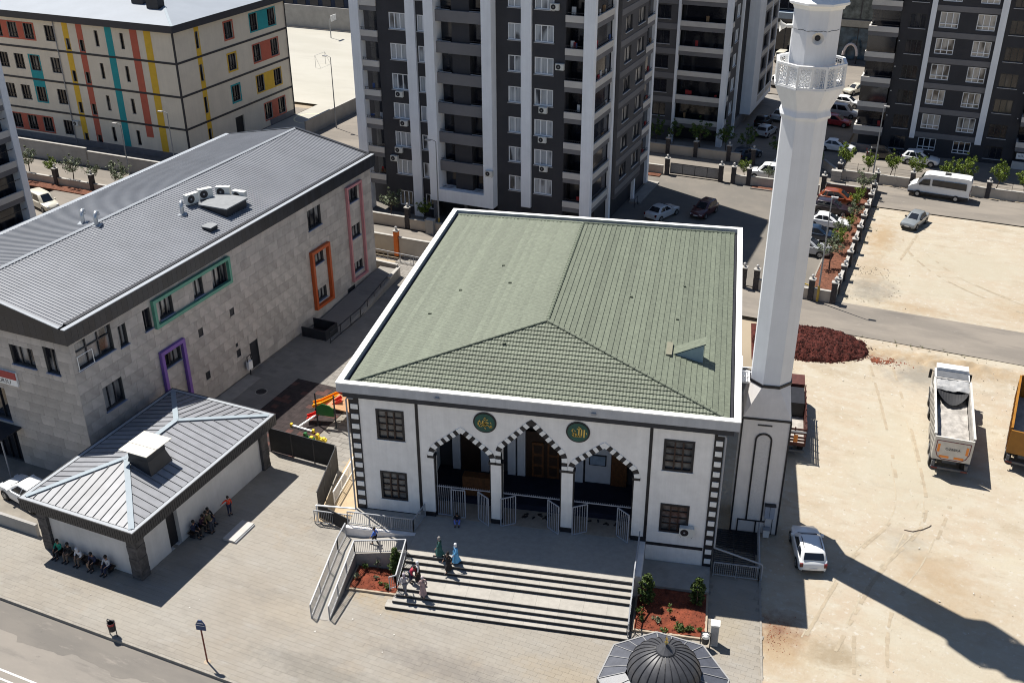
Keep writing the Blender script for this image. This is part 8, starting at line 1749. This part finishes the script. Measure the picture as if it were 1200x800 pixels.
def person(kind, loc, face, label, top, bottom, head='hair', robe=None, sc=1.0, group=None, bag=None):
    """face: direction the person looks, degrees in world (0 = +x)"""
    q = random.Random(len(label)); J = pose(kind, q); t = thing('person', label, 'person', loc, R(face-90), group); t.scale = (sc, sc, sc)
    N = ['pelvis', 'chest', 'neck', 'head', 'top', 'nose']; rad = dict(pelvis=(.13, .10), chest=(.15, .10), neck=.052, head=(.075, .09), top=.055, nose=.018)
    joints = [(J[n], rad[n]) for n in N]; bones = [(0, 1), (1, 2), (2, 3), (3, 4), (3, 5)]
    for n in 'LR':
        for ch, rs, par in ((('sh', 'el', 'wr'), (.052, .042, .028), 1), (('hip', 'kn', 'an', 'to'), (.085, .055, .038, .032), 0)):
            p = par
            for c, r in zip(ch, rs): joints.append((J[c+n], r)); bones.append((p, len(joints)-1)); p = len(joints)-1
            if ch[0] == 'sh':       # palm, four fingers and a thumb
                w = Vector(J['wr'+n]); d = (w-Vector(J['el'+n])).normalized(); sx = d.cross(Vector((0, 0, 1))) if abs(d.z) < .9 else Vector((0, 1, 0)); sx.normalize()
                joints.append((tuple(w+d*.07), (.03, .016))); bones.append((p, len(joints)-1)); pp = len(joints)-1
                for i, l in enumerate((.075, .085, .08, .06)): joints.append((tuple(w+d*(.07+l)+sx*(.027-.018*i)), .008)); bones.append((pp, len(joints)-1))
                joints.append((tuple(w+d*.06+sx*.055), .009)); bones.append((p, len(joints)-1))
    put('body', skin_mesh('body', joints, bones, SKIN), t)
    tj = [(J['pelvis'], (.155, .12)), (J['chest'], (.172, .122)), (tuple(Vector(J['neck'])-Vector((0, 0, .05))), .07)]; tb = [(0, 1), (1, 2)]
    for n in 'LR': tj += [(J['sh'+n], .068), (J['el'+n], .058), (tuple(Vector(J['el'+n]).lerp(Vector(J['wr'+n]), .75)), .046)]; k = len(tj); tb += [(1, k-3), (k-3, k-2), (k-2, k-1)]
    put('shirt', skin_mesh('shirt', tj, tb, top), t)
    lj = [(tuple(Vector(J['pelvis'])+Vector((0, 0, .02))), (.15, .118))]; lb = []
    for n in 'LR': lj += [(J['hip'+n], .105), (J['kn'+n], .078), (tuple(Vector(J['kn'+n]).lerp(Vector(J['an'+n]), .9)), .060)]; k = len(lj); lb += [(0, k-3), (k-3, k-2), (k-2, k-1)]
    put('trousers', skin_mesh('trousers', lj, lb, bottom), t)
    for n in 'LR':
        a, c = Vector(J['an'+n]), Vector(J['to'+n]); b = MB(); d = (c-a); d.z = 0; d.normalize(); b.beam(a-d*.06-Vector((0, 0, .035)), c+d*.07-Vector((0, 0, .0)), .09, .075, SHOE); b.build('shoe', t)
    h, tp = Vector(J['head']), Vector(J['top']); up = (tp-h).normalized(); fw = Vector((0, 1, 0))
    hm = HAIR if head == 'hair' else head; b = MB(); prof = [(.001, .15), (.06, .14), (.098, .09), (.108, .03), (.102, -.03), (.085, -.06 if head == 'hair' else -.14)]
    for i in range(len(prof)-1):
        pass
    b.lathe([(r, z) for r, z in prof[::-1]], (0, 0, 0), hm, 14, 0, caps=False); o = b.build('hair' if head == 'hair' else 'headscarf', t, loc=tuple(h+up*.015-fw*.022), smooth=70)
    b = MB(); f = tuple(h+Vector((0, .10, .0)))
    for s in (-1, 1): b.lathe([(.001, -.011), (.011, 0), (.001, .011)], (f[0]+s*.033, f[1]-.002, f[2]+.012), HAIR, 6, caps=False); 
    b.box(f[0]-.025, f[0]+.025, f[1]-.012, f[1], f[2]-.055, f[2]-.047, mat('lips', (0.25, 0.08, 0.07), 0.6, 0.05)); b.build('face', t)
    if head == 'hair':
        for s in (-1, 1): b = MB(); b.box(h.x+s*.098-.012, h.x+s*.098+.012, h.y-.02, h.y+.02, h.z-.03, h.z+.03, SKIN); b.build('ear', t)
    if robe:
        b = MB(); z1 = J['chest'][2]; p = Vector(J['pelvis']); pr = [(.155, z1+.02), (.17, p.z+.02), (.20, p.z-.35), (.235, .22)]
        if kind in ('walk', 'walk2'): pr[-1] = (.27, .22)
        b.lathe([(r, z) for r, z in pr[::-1]], (0, .01, 0), robe, 16, 0, caps=False); b.build('robe', t, smooth=70)
    if bag: b = MB(); w = Vector(J['wrR']); b.box(w.x-.05, w.x+.13, w.y-.12, w.y+.12, w.z-.42, w.z-.08, bag); b.build('bag', t)
    return t
cB, cT, cK, cR, cG, cW, cP, cN, cO, cE, cBr = cloth('sky_blue', (0.12, 0.36, 0.62)), cloth('dark_teal', (0.03, 0.10, 0.09)), cloth('black', (0.015, 0.014, 0.016)), cloth('crimson', (0.36, 0.03, 0.06)), cloth('grey', (0.16, 0.16, 0.18)), cloth('off_white', (0.5, 0.49, 0.5)), cloth('dusty_rose', (0.34, 0.24, 0.24)), cloth('navy', (0.02, 0.025, 0.06)), cloth('orange_red', (0.62, 0.05, 0.02)), cloth('emerald', (0.02, 0.26, 0.17)), cloth('taupe', (0.16, 0.12, 0.09))
cBl = cloth('royal_blue', (0.07, 0.16, 0.55)); cWht = cloth('white', (0.62, 0.62, 0.64))
person('walk', (-18.0, 47.75, 1.15), 180, 'child in bright blue top walking left along the ramp walkway', cBl, cK, sc=.8)
person('floor', (-13.55, 50.45, 1.6), -78, 'child in black sitting on the terrace floor by the left gate with pale blue trousers', cK, cloth('periwinkle', (0.16, 0.22, 0.62)), sc=.82)
GS = 'people gathered on the entrance stairs'
person('walk', (-13.75, 46.95, 1.6), 200, 'person in long teal robe and grey headscarf, left of the upper three', cT, cT, cloth('stone', (0.22, 0.21, 0.2)), robe=cT, sc=0.85, group=GS)
person('walk2', (-13.05, 46.25, 1.2), 230, 'person in black with red sleeve in the middle of the upper three', cK, cK, cK, robe=cK, sc=0.84, group=GS)
person('walk', (-12.72, 46.75, 1.4), 215, 'person in sky blue robe and white headscarf on the right of the upper three', cB, cB, cWht, robe=cB, sc=0.87, group=GS)
person('lean_over', (-15.1, 45.35, .8), -20, 'person in crimson top bending beside the stair railing', cR, cN, sc=0.84, group=GS)
person('stand', (-14.72, 45.55, .8), 200, 'person with white headscarf and crimson scarf at the back of the lower group', cWht, cK, cWht, robe=cK, sc=0.84, group=GS)
person('walk2', (-15.25, 44.55, .6), 100, 'person in grey shirt and dark trousers at the left of the lower group', cloth('pale_grey', (0.32, 0.31, 0.34)), cG, cloth('mauve_grey', (0.3, 0.26, 0.3)), sc=0.86, group=GS)
person('walk', (-14.15, 44.55, .6), 130, 'person in long dusty rose coat standing apart on the lower steps', cP, cP, cloth('pale_rose', (0.42, 0.36, 0.37)), robe=cP, sc=0.85, group=GS)
# sitting along the shaded pavilion wall
gv = PV0+iu; GB_ = 'people sitting along the pavilion wall'
t = thing('bench', 'low plank bench along the shaded street wall of the pavilion', 'bench', C(PU0+3.9, gv-.32), TH); b = MB(); b.box(-2.3, 2.3, -.2, .2, .38, .43, DWOOD); b.build('seat', t)
for x in (-2, 0, 2): b = MB(); b.box(x-.05, x+.05, -.18, .18, 0, .378, DKMET); b.build('leg', t)
for i, (du, top, bot, hd, kd, lb, bag) in enumerate(((1.95, cE, cK, 'hair', 'sit', 'person in emerald green shirt sitting at the left end of the wall bench', None), (2.75, cK, cBr, 'hair', 'sit', 'person in black top and taupe trousers second from left on the wall bench', None), (3.65, cWht, cBr, cWht, 'sit_lean', 'person with white head cover in the middle of the wall bench', None), (4.75, cN, cK, 'hair', 'sit_lean', 'person in navy holding a tan bag on the wall bench', cloth('tan_bag', (0.35, 0.22, 0.14))), (5.75, cW, cN, 'hair', 'sit', 'person in off-white shirt at the right end of the wall bench', None))):
    person(kd, C(PU0+du, gv-.30, 0.0), -90-12.55, lb, top, bot, hd, group=GB_, bag=bag)
# group in the shade at the pavilion's right side
gu = PU1-iu; GR = 'people in the shade at the pavilion side'
t = thing('bench', 'dark bench against the right side wall of the pavilion', 'bench', C(gu+.32, PV0+5.9), TH); b = MB(); b.box(-.2, .2, -1.1, 1.1, .38, .43, DWOOD); b.build('seat', t)
for y in (-.9, .9): b = MB(); b.box(-.18, .18, y-.05, y+.05, 0, .378, DKMET); b.build('leg', t)
person('sit', C(gu+.30, PV0+5.2, 0), -12.55, 'person in dark navy sitting nearest on the side bench', cN, cK, group=GR); person('sit_lean', C(gu+.30, PV0+5.9, 0), -12.55, 'person in dark plum sitting in the middle of the side bench', cloth('plum', (0.05, 0.02, 0.04)), cK, group=GR); person('sit', C(gu+.30, PV0+6.6, 0), -12.55, 'person in black sitting furthest on the side bench', cK, cN, group=GR)
person('lean_over', C(gu+1.2, PV0+5.9, .004), 170, 'person in olive brown standing bent before the side bench', cloth('olive_brown', (0.09, 0.075, 0.035)), cloth('dark_denim', (0.04, 0.045, 0.06)), group=GR); person('point', C(gu+1.0, PV0+7.9, .004), -40, 'child in bright orange red shirt with arm out at the pavilion side', cO, cN, sc=.85, group=GR)
# worker by the kindergarten wall door
b = MB(); 
t = thing('fire_hydrant_cabinet', 'white gas meter with pipes on the kindergarten wall beside the door', 'gas meter', C(-48.75, 58.5), TH); b.box(-.12, .12, -.25, .25, .55, 1.25, TRIM); b.build('casing', t); b = MB(); b.tube([(.0, -.2, 1.25), (.0, -.2, 1.7), (0, .25, 1.75), (0, .3, 1.2)], .04, BLACK, 6); b.tube([(0, 0, .55), (0, 0, 0)], .05, BLACK, 6); b.build('pipe', t)
